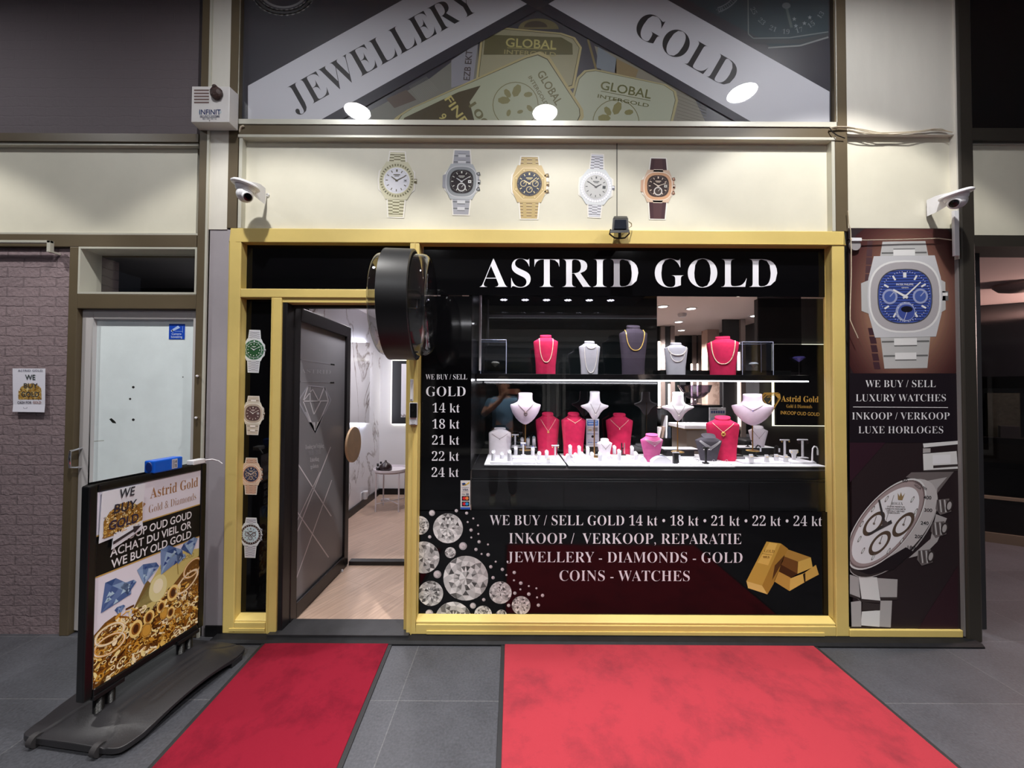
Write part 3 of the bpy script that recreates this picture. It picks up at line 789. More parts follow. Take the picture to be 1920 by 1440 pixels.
    for q in sub:
        p = T(q[0], q[1]); cc = subc or lerp(mark, dial, .2)
        a.ell(p[0], p[1], R * q[2], R * q[2], cc, L + 11, 24); a.ell(p[0], p[1], R * q[2] * .74, R * q[2] * .74, dial if subc is None or q[2] < .2 else lerp(dial, subc, .1), L + 12, 24)
        a.line(TP([(q[0], q[1]), (q[0] + q[2] * .5, q[1] + q[2] * .55)]), R * .03, mark if subc is None else cc, L + 13)
    if logo: a.line([T(-.2, .34), T(.2, .34)], R * .05, mark, L + 11); a.line([T(-.13, .26), T(.13, .26)], R * .03, mark, L + 11)
    if date:
        a.poly(TP([(.42, .09), (.62, .09), (.62, -.09), (.42, -.09)]), date, L + 12); a.line([T(.47, 0), T(.57, 0)], R * .06, (70, 70, 74), L + 13)
    hc = mark if sum(dial) > 400 else light
    for ang, ln, wd in ((hands[0], .38, .07), (hands[1], .58, .05)):
        t = PI / 2 - math.radians(ang); c, s = math.cos(t), math.sin(t)
        a.poly(TP([(-wd * s / 2 - .08 * c, wd * c / 2 - .08 * s), (ln * c - wd * s / 3, ln * s + wd * c / 3), (ln * c + wd * s / 3, ln * s - wd * c / 3), (wd * s / 2 - .08 * c, -wd * c / 2 - .08 * s)]), hc, L + 15)
    p = T(0, 0); a.ell(p[0], p[1], R * .05, R * .05, hc, L + 16, 10)

def sticker(name, args, label, group, y, off=0.0015):
    a = wall_art(y, off); a.rough = 0.45
    watch(a, **args)
    return tagp(a.build(name), label, 'sticker', group)
G5 = 'watch stickers on the cream fascia'
YF = 0.04
YG = dict(metal=(196, 190, 158), dark=(96, 86, 58), light=(232, 228, 204))
ST = dict(metal=(168, 170, 174), dark=(92, 94, 98), light=(206, 208, 212))
GG = dict(metal=(190, 166, 116), dark=(104, 82, 46), light=(228, 210, 164))
RG = dict(metal=(206, 170, 142), dark=(128, 84, 64), light=(240, 222, 206))
WH = dict(metal=(206, 208, 214), dark=(120, 122, 130), light=(240, 242, 246))
sticker('watch_sticker', dict(cx=744, cy=339, R=31.5, top=1.68, bot=-2.15, lean=.03, bezel='flute', dial=(232, 232, 240), mark=(92, 84, 60), date=(200, 202, 206), hands=(305, 62), w=.52, **YG),
        'printed yellow gold watch with a white dial and fluted bezel on the fascia', G5, YF)
sticker('watch_sticker', dict(cx=865.5, cy=341, R=29.5, top=1.98, bot=-2.08, lean=.02, shape='cushion', strap='H', dial=(44, 36, 40), mark=(210, 206, 198), sub=((0, -.36, .28, 6),), subc=(206, 206, 206), push=True, date=(230, 230, 230), hands=(302, 58), w=.58, **ST),
        'printed grey steel watch with a cushion-shaped black dial on the fascia', G5, YF)
sticker('watch_sticker', dict(cx=992.5, cy=345, R=31, top=1.62, bot=-2.1, lean=.01, shape='octagon', strap='oct', dial=(34, 40, 66), mark=(226, 206, 150), sub=((-.36, .0, .2, 9), (.36, 0, .2, 3), (0, -.36, .2, 6)), push=True, hands=(300, 50), w=.6, **GG),
        'printed gold octagonal watch with a dark blue dial on the fascia', G5, YF)
sticker('watch_sticker', dict(cx=1117, cy=351, R=29.5, top=2.05, bot=-1.9, lean=.05, bezel='gems', dial=(196, 196, 196), mark=(96, 96, 100), date=(90, 92, 96), hands=(62, 302), w=.44, **WH),
        'printed small silver watch ringed with diamonds on the fascia', G5, YF)
sticker('watch_sticker', dict(cx=1233.5, cy=349.5, R=27, top=1.92, bot=-2.26, lean=.02, shape='cushion', strap='leather', strapc=(62, 34, 40), dial=(54, 42, 40), mark=(236, 216, 196), sub=((0, -.36, .3, 6),), subc=(214, 208, 204), push=True, date=(220, 214, 210), hands=(300, 70), w=.62, bezc=(212, 164, 128), **RG),
        'printed rose gold watch on a dark brown leather strap on the fascia', G5, YF)
G4 = 'watch stickers on the narrow side light'
YS = 0.056
sticker('watch_sticker', dict(cx=476.8, cy=656, R=18.5, top=1.95, bot=-2.25, lean=.04, bezel='diver', bezc=(66, 108, 78), dial=(40, 84, 52), mark=(230, 236, 230), hands=(300, 62), w=.6, outline=(225, 228, 230), **WH),
        'printed steel diver watch with green dial and bezel, topmost on the side light', G4, YS)
sticker('watch_sticker', dict(cx=475, cy=775, R=18.5, top=1.7, bot=-2.12, lean=.03, shape='cushion', strap='H', dial=(96, 70, 72), mark=(236, 226, 214), date=(210, 200, 196), hands=(302, 60), w=.62, outline=(225, 218, 210), metal=(204, 192, 176), dark=(136, 116, 100), light=(240, 232, 222)),
        'printed cushion-shaped watch with a plum brown dial on the side light', G4, YS)
sticker('watch_sticker', dict(cx=471.5, cy=889, R=18.5, top=1.6, bot=-2.0, lean=.02, shape='octagon', strap='oct', dial=(54, 66, 92), mark=(232, 206, 176), sub=((-.36, 0, .2, 9), (.36, 0, .2, 3), (0, -.36, .2, 6)), subc=(214, 184, 150), push=True, hands=(300, 50), w=.62, outline=(226, 214, 204), **RG),
        'printed rose gold octagonal watch with a blue dial on the side light', G4, YS)
sticker('watch_sticker', dict(cx=470.5, cy=1002, R=18.8, top=1.62, bot=-2.25, lean=.03, bezel='tachy', bezc=(66, 48, 44), dial=(196, 216, 226), mark=(96, 78, 74), sub=((-.34, .06, .22, 9), (.34, .06, .22, 3), (0, -.32, .22, 6)), subc=(96, 62, 54), push=True, hands=(300, 62), w=.56, outline=(220, 222, 226), **WH),
        'printed steel watch with an ice blue dial, lowest on the side light', G4, YS)

# ---------------------------------------------------------------- window films with lettering
WHI = (232, 232, 240)
def film(name, px, label, y0=0.056, rgbm=BLACKG, cat='sign'):
    x0, x1, z0, z1 = RC(*px, y0)
    r = empty(name, ((x0 + x1) / 2, y0, z0), label=label, cat=cat)
    M().box(x0, x1, y0, 0.0615, z0, z1).build('film', rgbm, r)
    return r
def art_on(parent, name, fn, y=0.056, off=0.0008, rough=0.5, mp=None):
    a = wall_art(y, off); a.rough = rough
    if mp: a.mp = mp
    fn(a); return a.build(name, None, parent)
s1 = film('name_sign', (794, 464, 1556, 555), 'black window film with the white ASTRID GOLD shop name')
def words(parent, s, x0, base, cap, x1, ang=0.0, font='R'):      # one line of lettering, each word a part
    k = cap / CAPH[font]; pen = 0.0; runs = []; new = True
    for ch in s:
        if ch == ' ': pen += .27; new = True; continue
        xs = [p[0] for p in glyph(font, ch)[1]]
        if new: runs.append([ch, pen + min(xs), pen + max(xs)]); new = False
        else: runs[-1][0] += ch; runs[-1][2] = pen + max(xs)
        pen += glyph(font, ch)[0]
    lo, hi = runs[0][1], runs[-1][2]; f = (x1 - x0) / (hi - lo)
    for w, a_, b_ in runs:
        xa = x0 + (a_ - lo) * f; xb = x0 + (b_ - lo) * f
        art_on(parent, 'lettering', lambda a: a.text(w, font, xa, base + (xa - x0) * ang, cap, WHI, 1, xb, ang=ang))
words(s1, 'ASTRID GOLD', 899, 539, 53, 1457)
s2 = film('price_list_sign', (785, 555.2, 883, 958), 'tall black window film listing GOLD 14 kt to 24 kt')
PRICES = [('WE BUY / SELL', 798, 711.5, 9.5, 876), ('GOLD', 799, 743, 18, 873)] + [(n + ' kt', 811 - i * .4, 773.5 + 30.2 * i, 17, 862 - i * .4) for i, n in enumerate(('14', '18', '21', '22', '24'))]
for q in PRICES: words(s2, *q)
s3 = film('window_sign', (784, 958.2, 1556, 1166), 'wide black window film with trade lines, printed diamonds and gold bars')
for q in (('WE BUY / SELL GOLD 14 kt • 18 kt • 21 kt • 22 kt • 24 kt', 918, 984.5, 18.5, 1541), ('INKOOP /  VERKOOP, REPARATIE', 954, 1019, 19.5, 1390), ('JEWELLERY - DIAMONDS - GOLD', 950, 1054, 19.5, 1392), ('COINS - WATCHES', 1049, 1089, 19.5, 1293)):
    words(s3, *q, .003)
def gems(a):
    for i, (x, y, r) in enumerate(((840, 990.5, 28), (787, 985, 17.5), (794, 1045, 30), (844.5, 1036, 10.2), (873.3, 1084, 42), (807.5, 1112.5, 23.5), (938.3, 1111, 21), (977, 1135, 17.5), (850, 1162, 34), (905.8, 1152, 16.5), (940, 1153.5, 10.5))):
        brilliant(a, x, y, r, 11 + i, 1)
    for i, (x, y, r) in enumerate(((160, 327, 23), (200, 787, 30), (392, 575, 30), (467, 1022, 23), (140, 1080, 30), (143, 506, 13), (343, 310, 13), (420, 328, 12), (470, 368, 8), (428, 395, 8), (505, 420, 8), (453, 455, 13), (508, 484, 8), (455, 511, 8), (513, 543, 13), (580, 563, 8), (490, 600, 13), (532, 634, 8), (581, 640, 14), (638, 692, 8), (601, 730, 13), (688, 750, 13), (718, 792, 8), (618, 812, 13), (777, 773, 13), (775, 832, 8), (826, 853, 14), (886, 875, 8), (943, 892, 8), (823, 900, 8), (781, 928, 13), (886, 935, 14), (948, 960, 8), (989, 945, 13), (735, 1020, 13), (958, 1018, 13), (548, 977, 13))):
        u, v, q = 770 + x / 4, 880 + y / 4, r / 4
        a.ell(u, v, q, q, (170, 164, 166), 1, 16); a.ell(u - q * .12, v - q * .08, q * .74, q * .74, (222, 218, 220), 2, 14); a.ell(u + q * .2, v + q * .15, q * .34, q * .34, (196, 190, 194), 3, 8)
art_on(s3, 'diamond_print', gems, mp=lambda u, v: P3(max(u, 785.5), min(v, 1160.5), 0.056))
def bars(a):
    q = lambda pts: [(1160 + x / 4, 880 + y / 4) for x, y in pts]
    a.poly(q([(1108, 541), (1217, 556), (1075, 872), (957, 838)]), (196, 158, 70), 1); a.poly(q([(1130, 548), (1190, 556), (1120, 720), (1040, 700)]), (222, 188, 98), 2)
    a.poly(q([(1217, 556), (1270, 596), (1160, 860), (1115, 937), (1075, 872)]), (168, 126, 52), 1); a.poly(q([(1245, 640), (1230, 690), (1150, 830), (1170, 720)]), (88, 54, 24), 2)
    a.poly(q([(957, 838), (1075, 872), (1115, 937), (970, 890)]), (226, 190, 110), 1)
    a.poly(q([(1268, 600), (1440, 660), (1345, 692), (1240, 652)]), (176, 138, 66), 2); a.poly(q([(1345, 692), (1440, 660), (1454, 735), (1340, 783)]), (212, 178, 88), 2)
    a.poly(q([(1240, 652), (1345, 692), (1340, 783), (1215, 712)]), (110, 70, 30), 2)
    a.poly(q([(1200, 760), (1290, 800), (1280, 912), (1165, 840)]), (196, 150, 72), 1); a.poly(q([(1215, 712), (1340, 783), (1290, 812), (1200, 765)]), (70, 40, 18), 3)
    a.poly(q([(1285, 818), (1388, 778), (1395, 845), (1280, 912)]), (222, 184, 96), 3); a.poly(q([(1388, 778), (1478, 716), (1500, 788), (1398, 842)]), (206, 168, 84), 3)
    a.poly(q([(1380, 785), (1398, 775), (1400, 842), (1390, 845)]), (50, 30, 14), 4)
    a.text('GOLD', 'R', 1160 + 1090 / 4, 880 + 622 / 4, 5.5, (120, 86, 30), 4, 1160 + 1165 / 4, ang=.05); a.text('999.9', 'S', 1160 + 1082 / 4, 880 + 665 / 4, 4, (110, 76, 26), 4, 1160 + 1128 / 4, ang=.05)
    a.line(q([(1072, 630), (1150, 642)]), .5, (120, 86, 30), 4)
art_on(s3, 'gold_bar_print', bars)
# payment card sticker
s4 = film('payment_sticker', (863.5, 901, 881.5, 955), 'white payment card sticker beside the gold price list', 0.0545, mat('white_sticker', (226, 224, 222), 0.4), 'sticker')
def pay(a):
    a.poly([(866, 909), (872, 909), (880, 903), (880, 906), (873, 910), (868, 910.5)], (226, 182, 50), 1); a.poly([(866, 906), (871, 905), (874, 908), (868, 910)], (30, 60, 120), 2)
    a.line([(866, 914), (879, 914)], .5, (40, 60, 110)); a.line([(866, 921), (879, 921)], .4, (60, 60, 66)); a.text('VISA', 'S', 867, 919.5, 3.4, (30, 40, 90), 1, 878)
    a.text('PIN', 'S', 866.5, 928, 2.4, (90, 90, 96), 1, 872); a.rect(874, 925, 879, 928.5, (120, 124, 136)); a.line([(866, 923.5), (879, 923.5)], .4, (170, 120, 100))
    a.rect(866, 930, 880, 938.5, (28, 26, 30), 1); a.ell(870.5, 934.2, 3, 3, (220, 40, 50), 2, 14); a.ell(875.5, 934.2, 3, 3, (240, 140, 70), 3, 14)
    a.rect(866, 940.5, 880, 949, (28, 26, 30), 1); a.ell(870.5, 944.7, 3, 3, (220, 40, 60), 2, 14); a.ell(875.5, 944.7, 3, 3, (50, 150, 220), 3, 14)
    a.rect(863.6, 951, 881.4, 955, (50, 90, 180), 1)
art_on(s4, 'logo_print', pay, y=0.0545)

# ---------------------------------------------------------------- printed sign behind the upper window
xs0, xs1, zs0 = XW0, XW1, ZW0
us = empty('fascia_sign', ((xs0 + xs1) / 2, 0.03, zs0), label='big printed sign reading JEWELLERY and GOLD behind the upper window', cat='sign')
M().box(xs0, xs1, 0.030, 0.034, zs0, ZTOP - 0.001).build('board', mat('sign_dark_print', (52, 52, 62), 0.45), us)
def upper(a):
    a.rough = 0.5
    cl = lambda pts: [(max(456, min(1553, x)), min(232.5, y)) for x, y in pts]
    a.rect(466, -40, 585, 160, (66, 66, 72), 1)
    # necklace corner print
    rnd = random.Random(5)
    for i in range(46):
        t = math.radians(10 + i * 3.5); x, y = 532 + 56 * math.cos(t), -20 + 44 * math.sin(t)
        a.ell(x, y, 5 if i % 3 else 6.5, 5 if i % 3 else 6.5, (150 + rnd.randint(-30, 40),) * 3, 2, 8); a.ell(x, y, 2.5, 2.5, (96, 96, 100), 3, 6)
    for i in range(36):
        t = math.radians(10 + i * 4.5); x, y = 532 + 44 * math.cos(t), -20 + 34 * math.sin(t); a.ell(x, y, 2.4, 2.4, (170, 170, 172), 2, 6)
    # watch dial print at the other corner
    a.poly(cl([(1290, -40), (1553, -40), (1553, 66), (1500, 86), (1447, 90), (1420, 70), (1251, -20)]), (58, 74, 80), 1)
    a.line([(1402, -40), (1403, 64), (1412, 72), (1480, 71), (1553, 60)], 2.2, (120, 126, 128), 2); a.line([(1440, 90), (1500, 86), (1553, 70)], 3, (136, 140, 140), 3); a.line([(1412, 78), (1500, 78), (1553, 66)], 8, (72, 76, 80), 2)
    a.ring(1330, -40, 56, 58, (128, 138, 142), 2, 20, a0=.1, a1=1.3); a.ring(1330, -40, 64, 66, (128, 138, 142), 2, 20, a0=.1, a1=1.3)
    for i in range(18): t = .1 + i * .07; a.line([(1330 + 58 * math.cos(t), -40 + 58 * math.sin(t)), (1330 + 64 * math.cos(t), -40 + 64 * math.sin(t))], 1, (120, 130, 134), 2)
    a.text('30', 'R', 1345, 26, 8, (120, 130, 134), 3, 1357, ang=-.35)
    for i, n in enumerate(('25', '23', '21', '19', '17', '15', '13', '11', '9')):
        t = math.radians(152 - i * 19.5); x, y = 1478 + 78 * math.cos(t), -14 + 78 * math.sin(t)
        if y > -38 and x < 1548: a.text(n, 'R', x, y, 8.5, (132, 140, 144), 3, align='c', ang=t - PI / 2)
    a.line([(1473, 10), (1484, 52)], 5, (92, 102, 106), 3); a.ell(1474, 11, 8, 6, (110, 120, 124), 4, 14)
    for x, y in ((1489, 36), (1508, 44), (1492, 49), (1518, 33)):
        a.poly([(x + (4.5 if k % 2 == 0 else 1.8) * math.sin(k * PI / 5), y - (4.5 if k % 2 == 0 else 1.8) * math.cos(k * PI / 5)) for k in range(10)], (140, 148, 152), 3)
    # banknotes and ingots
    z = lambda pts: cl([(640 + x / 2.909, y / 2.909) for x, y in pts])
    a.poly(z([(30, 675), (480, 430), (745, 230), (745, 675)]), (120, 118, 110), 1); a.poly(z([(245, 540), (355, 490), (410, 545), (290, 590)]), (92, 82, 74), 2)
    for i in range(14): a.line(z([(370 + i * 7, 470 - i * 4), (440 + i * 7, 560 - i * 5)]), .6, (138, 136, 130), 2)
    a.poly(z([(600, 330), (745, 235), (720, 440), (600, 480)]), (140, 140, 148), 2); a.text('EZB EKT', 'S', 640 + 700 / 2.909, 440 / 2.909, 12, (70, 66, 66), 4, 640 + 865 / 2.909, ang=-1.48)
    a.poly(z([(1380, 250), (1900, 480), (1990, 700), (1500, 675)]), (126, 124, 112), 1); a.poly(z([(1400, 255), (1500, 320), (1500, 400), (1390, 370)]), (120, 128, 138), 2); a.poly(z([(1500, 320), (1620, 380), (1600, 440), (1490, 400)]), (132, 116, 84), 2)
    for i in range(9): a.line(z([(1830, 500 + i * 20), (1990, 570 + i * 16)]), .7, (96, 92, 82), 2)
    a.line(z([(1345, 215), (1390, 380)]), 4, (120, 108, 70), 2)
    def ingot(pts, fill, edge, L):
        c = (sum(p[0] for p in pts) / len(pts), sum(p[1] for p in pts) / len(pts))
        a.poly(z(pts), edge, L); a.poly(z([(c[0] + (p[0] - c[0]) * .955, c[1] + (p[1] - c[1]) * .935) for p in pts]), (60, 54, 30), L + 1)
        a.poly(z([(c[0] + (p[0] - c[0]) * .945, c[1] + (p[1] - c[1]) * .915) for p in pts]), fill, L + 2)
    a.ell(640 + 1075 / 2.909, 160 / 2.909, 38, 20, (112, 104, 74), 2, 24, a0=PI, a1=2 * PI); a.ell(640 + 1060 / 2.909, 150 / 2.909, 22, 12, (70, 64, 52), 3, 16, a0=PI, a1=2 * PI)
    ingot([(735, 430), (760, 210), (800, 165), (880, 150), (1200, 180), (1275, 205), (1312, 260), (1270, 480), (1000, 560)], (150, 148, 122), (172, 162, 116), 3)
    a.poly(z([(775, 300), (785, 190), (1200, 205), (1260, 240), (1262, 300)]), (92, 86, 58), 6)
    a.text('GLOBAL', 'S', 640 + 896 / 2.909, 255 / 2.909, 16, (178, 166, 104), 7, 640 + 1172 / 2.909, ang=.055); a.text('INTERGOLD', 'S', 640 + 888 / 2.909, 295 / 2.909, 8, (150, 142, 96), 7, 640 + 1170 / 2.909, ang=.055); a.line(z([(905, 262), (1172, 272)]), 1, (170, 160, 100), 7)
    ingot([(1250, 560), (1285, 425), (1325, 385), (1380, 378), (1770, 462), (1825, 500), (1836, 550), (1805, 700), (1270, 700)], (168, 172, 150), (168, 160, 118), 8)
    a.text('GLOBAL', 'S', 640 + 1410 / 2.909, 488 / 2.909, 16, (104, 104, 66), 12, 640 + 1690 / 2.909, ang=.19); a.text('INTERGOLD', 'S', 640 + 1396 / 2.909, 534 / 2.909, 6.5, (104, 104, 66), 12, 640 + 1680 / 2.909, ang=.19); a.line(z([(1415, 499), (1685, 551)]), 1, (104, 104, 66), 12)
    def globe(x, y, r, L, rot=0):
        a.ring(x, y, r * .97, r, (112, 108, 66), L, 28, 1.0, 0, PI * .0, 2 * PI)
        for k, (dx, dy, q) in enumerate(((-.5, -.2, .28), (-.35, -.5, .22), (.05, -.62, .3), (.55, -.45, .2), (.62, .15, .18), (-.3, .35, .16), (.2, .3, .14))):
            a.ell(x + r * dx, y + r * dy, r * q, r * q * .6, (128, 124, 78), L, 7, k)
    for nm, (gx_, gy_, gr) in (('a', (640 + 1497 / 2.909, 231, 44)),):
        a.mp = lambda u, v: P3(u, min(v, 232.5), 0.03); globe(gx_, gy_, gr, 12)
    ingot([(265, 690), (300, 640), (360, 600), (1010, 305), (1080, 284), (1135, 310), (1318, 600), (1322, 640), (1300, 690)], (164, 168, 146), (172, 162, 116), 14)
    a.poly(z([(330, 690), (345, 645), (640, 505), (760, 470), (700, 560), (730, 690)]), (70, 64, 44), 17)
    globe(640 + 950 / 2.909, 575 / 2.909, 43, 18)
    a.text('GLOBAL', 'S', 640 + 1066 / 2.909, 405 / 2.909, 15, (108, 106, 68), 18, 640 + 1270 / 2.909, ang=1.03); a.text('INTERGOLD', 'S', 640 + 1018 / 2.909, 425 / 2.909, 7, (108, 106, 68), 18, 640 + 1200 / 2.909, ang=1.03)
    a.text('FINE', 'S', 640 + 562 / 2.909, 545 / 2.909, 15, (186, 172, 108), 18, 640 + 735 / 2.909, ang=.98); a.text('9', 'S', 640 + 530 / 2.909, 640 / 2.909, 14, (186, 172, 108), 18, ang=.98); a.text('100', 'S', 640 + 694 / 2.909, 580 / 2.909, 15, (108, 104, 70), 18, 640 + 850 / 2.909, ang=.98)
    # the two pale diagonal bands
    a.poly([(466, 162), (830, -40), (905, -40), (988, 9), (590, 232.5), (466, 232.5)], (206, 206, 214), 20)
    a.poly([(1028, 9), (1110, -40), (1178, -40), (1554, 173), (1554, 232.5), (1413, 232.5)], (206, 206, 214), 20)
    a.poly([(590, 232.5), (988, 9), (1008, 20), (640, 226), (628, 232.5)], (44, 44, 54), 20); a.poly([(1028, 9), (1413, 232.5), (1385, 232.5), (1008, 20)], (44, 44, 54), 20)
    a.text('JEWELLERY', 'R', 557, 214, 51, (40, 38, 44), 22, 557 + 395, ang=-.513)
    a.text('GOLD', 'R', 1184, 64, 50, (40, 38, 44), 22, 1184 + 208, ang=.527)
a = wall_art(0.03, 0.0005); upper(a); a.build('sign_print', None, us)

# ---------------------------------------------------------------- banner on the right pillar
xb0_, xb1_, zb0_, zb1_ = RC(1591, 428, 1797, 1181, 0.03)
bn = empty('watch_banner', ((xb0_ + xb1_) / 2, 0.012, zb0_), label='tall dark banner with two large printed watches on the right pillar', cat='banner')
bnm = mat('banner_print', (34, 20, 24), 0.55)
M().box(xb0_, xb1_, 0.012, 0.026, P(1690, 449, .012)[1], P(1690, 428, .012)[1]).box(xb0_, xb1_, 0.012, 0.026, zb0_, P(1690, 451, .012)[1]).build('sheet', bnm, bn)
YB = 0.012
def banner(a):
    cl = lambda pts: [(max(1593, min(1796, x)), max(430, min(1180, y))) for x, y in pts]
    a.mp = lambda u, v: P3(max(1593, min(1796.5, u)), max(429, min(1180, v)), YB)
    for k in range(44):                                # printed brown halo of the picture
        t = k / 43; a.ell(1697, 575, 130 * (1 - t * .62), 190 * (1 - t * .66), lerp((58, 26, 28), (184, 146, 118), t ** 1.25), 1 + k * .04, 40)
    a.rect(1593, 700, 1796.5, 830, (26, 16, 22), 2.6)
    a.poly([(1796, 1060), (1796, 1180), (1720, 1180)], (50, 24, 34), 2); a.poly([(1593, 830), (1660, 830), (1593, 905)], (48, 24, 36), 2)
    z = lambda pts: [(1590 + x / 5.143, 440 + y / 5.143) for x, y in pts]
    for k in range(5): a.poly(z([(185 - k * 5, 60 + k * 80), (235 - k * 2, 60 + k * 80), (232 - k * 2, 130 + k * 80), (180 - k * 5, 130 + k * 80)]), (78, 56, 60), 3)
    for k in range(5): a.poly(z([(190 + k * 12, 900 + k * 82), (250 + k * 12, 900 + k * 82), (265 + k * 12, 970 + k * 82), (205 + k * 12, 970 + k * 82)]), (62, 42, 48), 3)
    watch(a, 1696, 556, 68, 1.52, -1.98, lean=-.015, shape='cushion', strap='H', dial=(62, 84, 158), mark=(222, 222, 224), metal=(184, 182, 184), dark=(104, 102, 106), light=(222, 222, 224), sub=((-.42, 0, .21, 9), (.42, 0, .21, 3), (0, -.42, .27, 6)), subc=(150, 160, 196), hands=(300, 48), w=.72, outline=None, L=4, logo=False, stripes=True, bezc=(172, 170, 172))
    a.text('PATEK PHILIPPE', 'S', 1679, 535.5, 3.6, (216, 218, 226), 22, 1711); a.text('GENEVE', 'S', 1689, 541, 2.4, (206, 208, 216), 22, 1702)
    a.ell(1699, 585.5, 14.5, 14.5, (62, 82, 150), 18.5, 24); a.ell(1699, 580, 11, 6, (20, 20, 30), 19, 16)
    for k in range(14): t = 2 * PI * k / 14; a.ell(1699 + 18 * math.cos(t), 585.5 + 18 * math.sin(t), .9, .9, (226, 228, 232), 19.5, 5)
    a.line([(1699, 585.5), (1694, 600)], .8, (226, 226, 230), 20)
    W = (228, 228, 234)
    a.text('WE BUY / SELL', 'R', 1622, 726, 13, W, 5, 1754); a.text('LUXURY WATCHES', 'R', 1604, 752.5, 13, W, 5, 1773); a.line([(1599, 763), (1777, 764)], 1.1, W, 5)
    a.text('INKOOP / VERKOOP', 'R', 1597, 786.5, 13, W, 5, 1780); a.text('LUXE HORLOGES', 'R', 1609, 812.5, 13, W, 5, 1768)
    # the tilted chronograph below
    y = lambda pts: [(1590 + p / 3.89, 820 + q / 3.89) for p, q in pts]
    S0, S1, S2, S3 = (222, 222, 226), (176, 172, 172), (112, 104, 104), (58, 48, 50)
    for p in ([(545, 120), (790, 100), (800, 235), (550, 245)], [(0, 1000), (75, 1020), (90, 1190), (5, 1150)], [(75, 1010), (210, 1020), (235, 1190), (100, 1190)], [(210, 1025), (360, 1035), (355, 1180), (235, 1170)],
              [(20, 1200), (95, 1190), (95, 1380), (25, 1380)], [(100, 1270), (232, 1260), (228, 1382), (92, 1370)], [(235, 1190), (320, 1190), (310, 1385), (228, 1380)]): a.poly(y(p), S1 if p[0][0] in (0, 210, 235, 20) else S0, 4)
    for p in ([(548, 240), (800, 228), (800, 245), (555, 250)], [(620, 205), (800, 195), (800, 212), (620, 225)], [(75, 1175), (235, 1190), (225, 1205), (95, 1200)], [(105, 1200), (232, 1215), (230, 1262), (100, 1262)], [(5, 1140), (90, 1170), (90, 1185), (5, 1160)], [(230, 1165), (360, 1165), (355, 1182), (235, 1185)], [(10, 1385), (310, 1388), (308, 1400), (10, 1398)]): a.poly(y(p), S3, 5)
    a.poly(y([(545, 45), (800, 25), (800, 50), (550, 75)]), S0, 4); a.poly(y([(545, 80), (600, 80), (600, 110), (545, 115)]), S1, 4); a.poly(y([(615, 130), (745, 125), (745, 190), (615, 195)]), (236, 236, 240), 5)
    a.poly(y([(420, 290), (460, 255), (770, 250), (640, 420), (600, 330)]), S2, 4); a.poly(y([(560, 320), (720, 290), (650, 370), (640, 450)]), S1, 5); a.poly(y([(600, 740), (640, 560), (720, 590), (650, 760), (560, 850), (440, 880)]), S1, 4)
    E = lambda cx, cy, X, Y, rgb, L, n=48, r=1.0: a.poly(y([(cx + r * (math.cos(2 * PI * i / n) * X[0] + math.sin(2 * PI * i / n) * Y[0]), cy + r * (math.cos(2 * PI * i / n) * X[1] + math.sin(2 * PI * i / n) * Y[1])) for i in range(n)]), rgb, L)
    X, Y = (228, -58), (128, -292)
    E(318, 668, (300, -60), (150, -350), S1, 6); E(315, 672, (290, -60), (146, -340), S3, 7)
    E(322, 640, (300, -70), (130, -330), (196, 192, 190), 8)
    a.poly(y([(10, 900), (60, 905), (200, 930), (420, 800), (470, 830), (330, 960), (150, 1000), (40, 960)]), (30, 26, 28), 9)
    E(275, 632, X, Y, S0, 10, r=1.12); E(275, 632, X, Y, (120, 104, 104), 11, r=1.08); E(275, 632, X, Y, (168, 154, 150), 12, r=1.04); E(270, 640, X, Y, (236, 236, 238), 13, r=.94)
    for cx, cy in ((185, 628), (400, 635), (228, 770)):
        E(cx, cy, (72, -18), (38, -88), (86, 70, 60), 14); E(cx, cy, (50, -12), (27, -62), (236, 236, 238), 15); a.line(y([(cx, cy), (cx + 18, cy - 55)]), 1.4, (130, 122, 116), 16); E(cx, cy, (9, 0), (0, -9), (120, 110, 104), 17, 10)
    a.poly(y([(360, 455), (358, 405), (372, 430), (382, 398), (392, 430), (412, 405), (392, 458)]), (150, 130, 90), 15)
    for s, yy, hgt, x_0, x_1 in (('ROLEX', 490, 5, 312, 396), ('OYSTER PERPETUAL', 508, 2.6, 280, 412), ('SUPERLATIVE CHRONOMETER', 524, 2.6, 268, 416), ('OFFICIALLY CERTIFIED', 540, 2.6, 276, 408), ('COSMOGRAPH', 554, 2.6, 280, 372)):
        a.text(s, 'R' if hgt > 4 else 'S', 1590 + x_0 / 3.89, 820 + yy / 3.89, hgt, (90, 80, 76), 16, 1590 + x_1 / 3.89, ang=.03)
    for k, (px_, py_) in enumerate(((278, 448), (178, 522), (96, 630), (80, 740), (106, 825), (180, 872), (292, 828), (388, 752), (466, 452), (490, 540))):
        E(px_, py_, (13, -10), (8, -22), (110, 104, 100), 15, 12); E(px_, py_, (8, -6), (5, -15), (226, 228, 228), 16, 10)
    a.poly(y([(215, 455), (228, 452), (268, 610), (250, 620)]), (60, 54, 54), 18); a.poly(y([(135, 705), (310, 600), (318, 625), (145, 715)]), (60, 54, 54), 18); a.line(y([(330, 420), (262, 640)]), .8, (130, 124, 120), 18); E(264, 628, (22, 0), (0, -22), (80, 72, 70), 19, 14)
    for s, px_, py_ in (('60', 392, 325), ('400', 546, 448), ('300', 552, 540), ('240', 526, 634), ('200', 482, 732), ('180', 430, 812)): a.text(s, 'S', 1590 + px_ / 3.89, 820 + py_ / 3.89, 6.2, (50, 44, 46), 12, 1590 + (px_ + 26 * len(s) / 1.35) / 3.89, ang=.06)
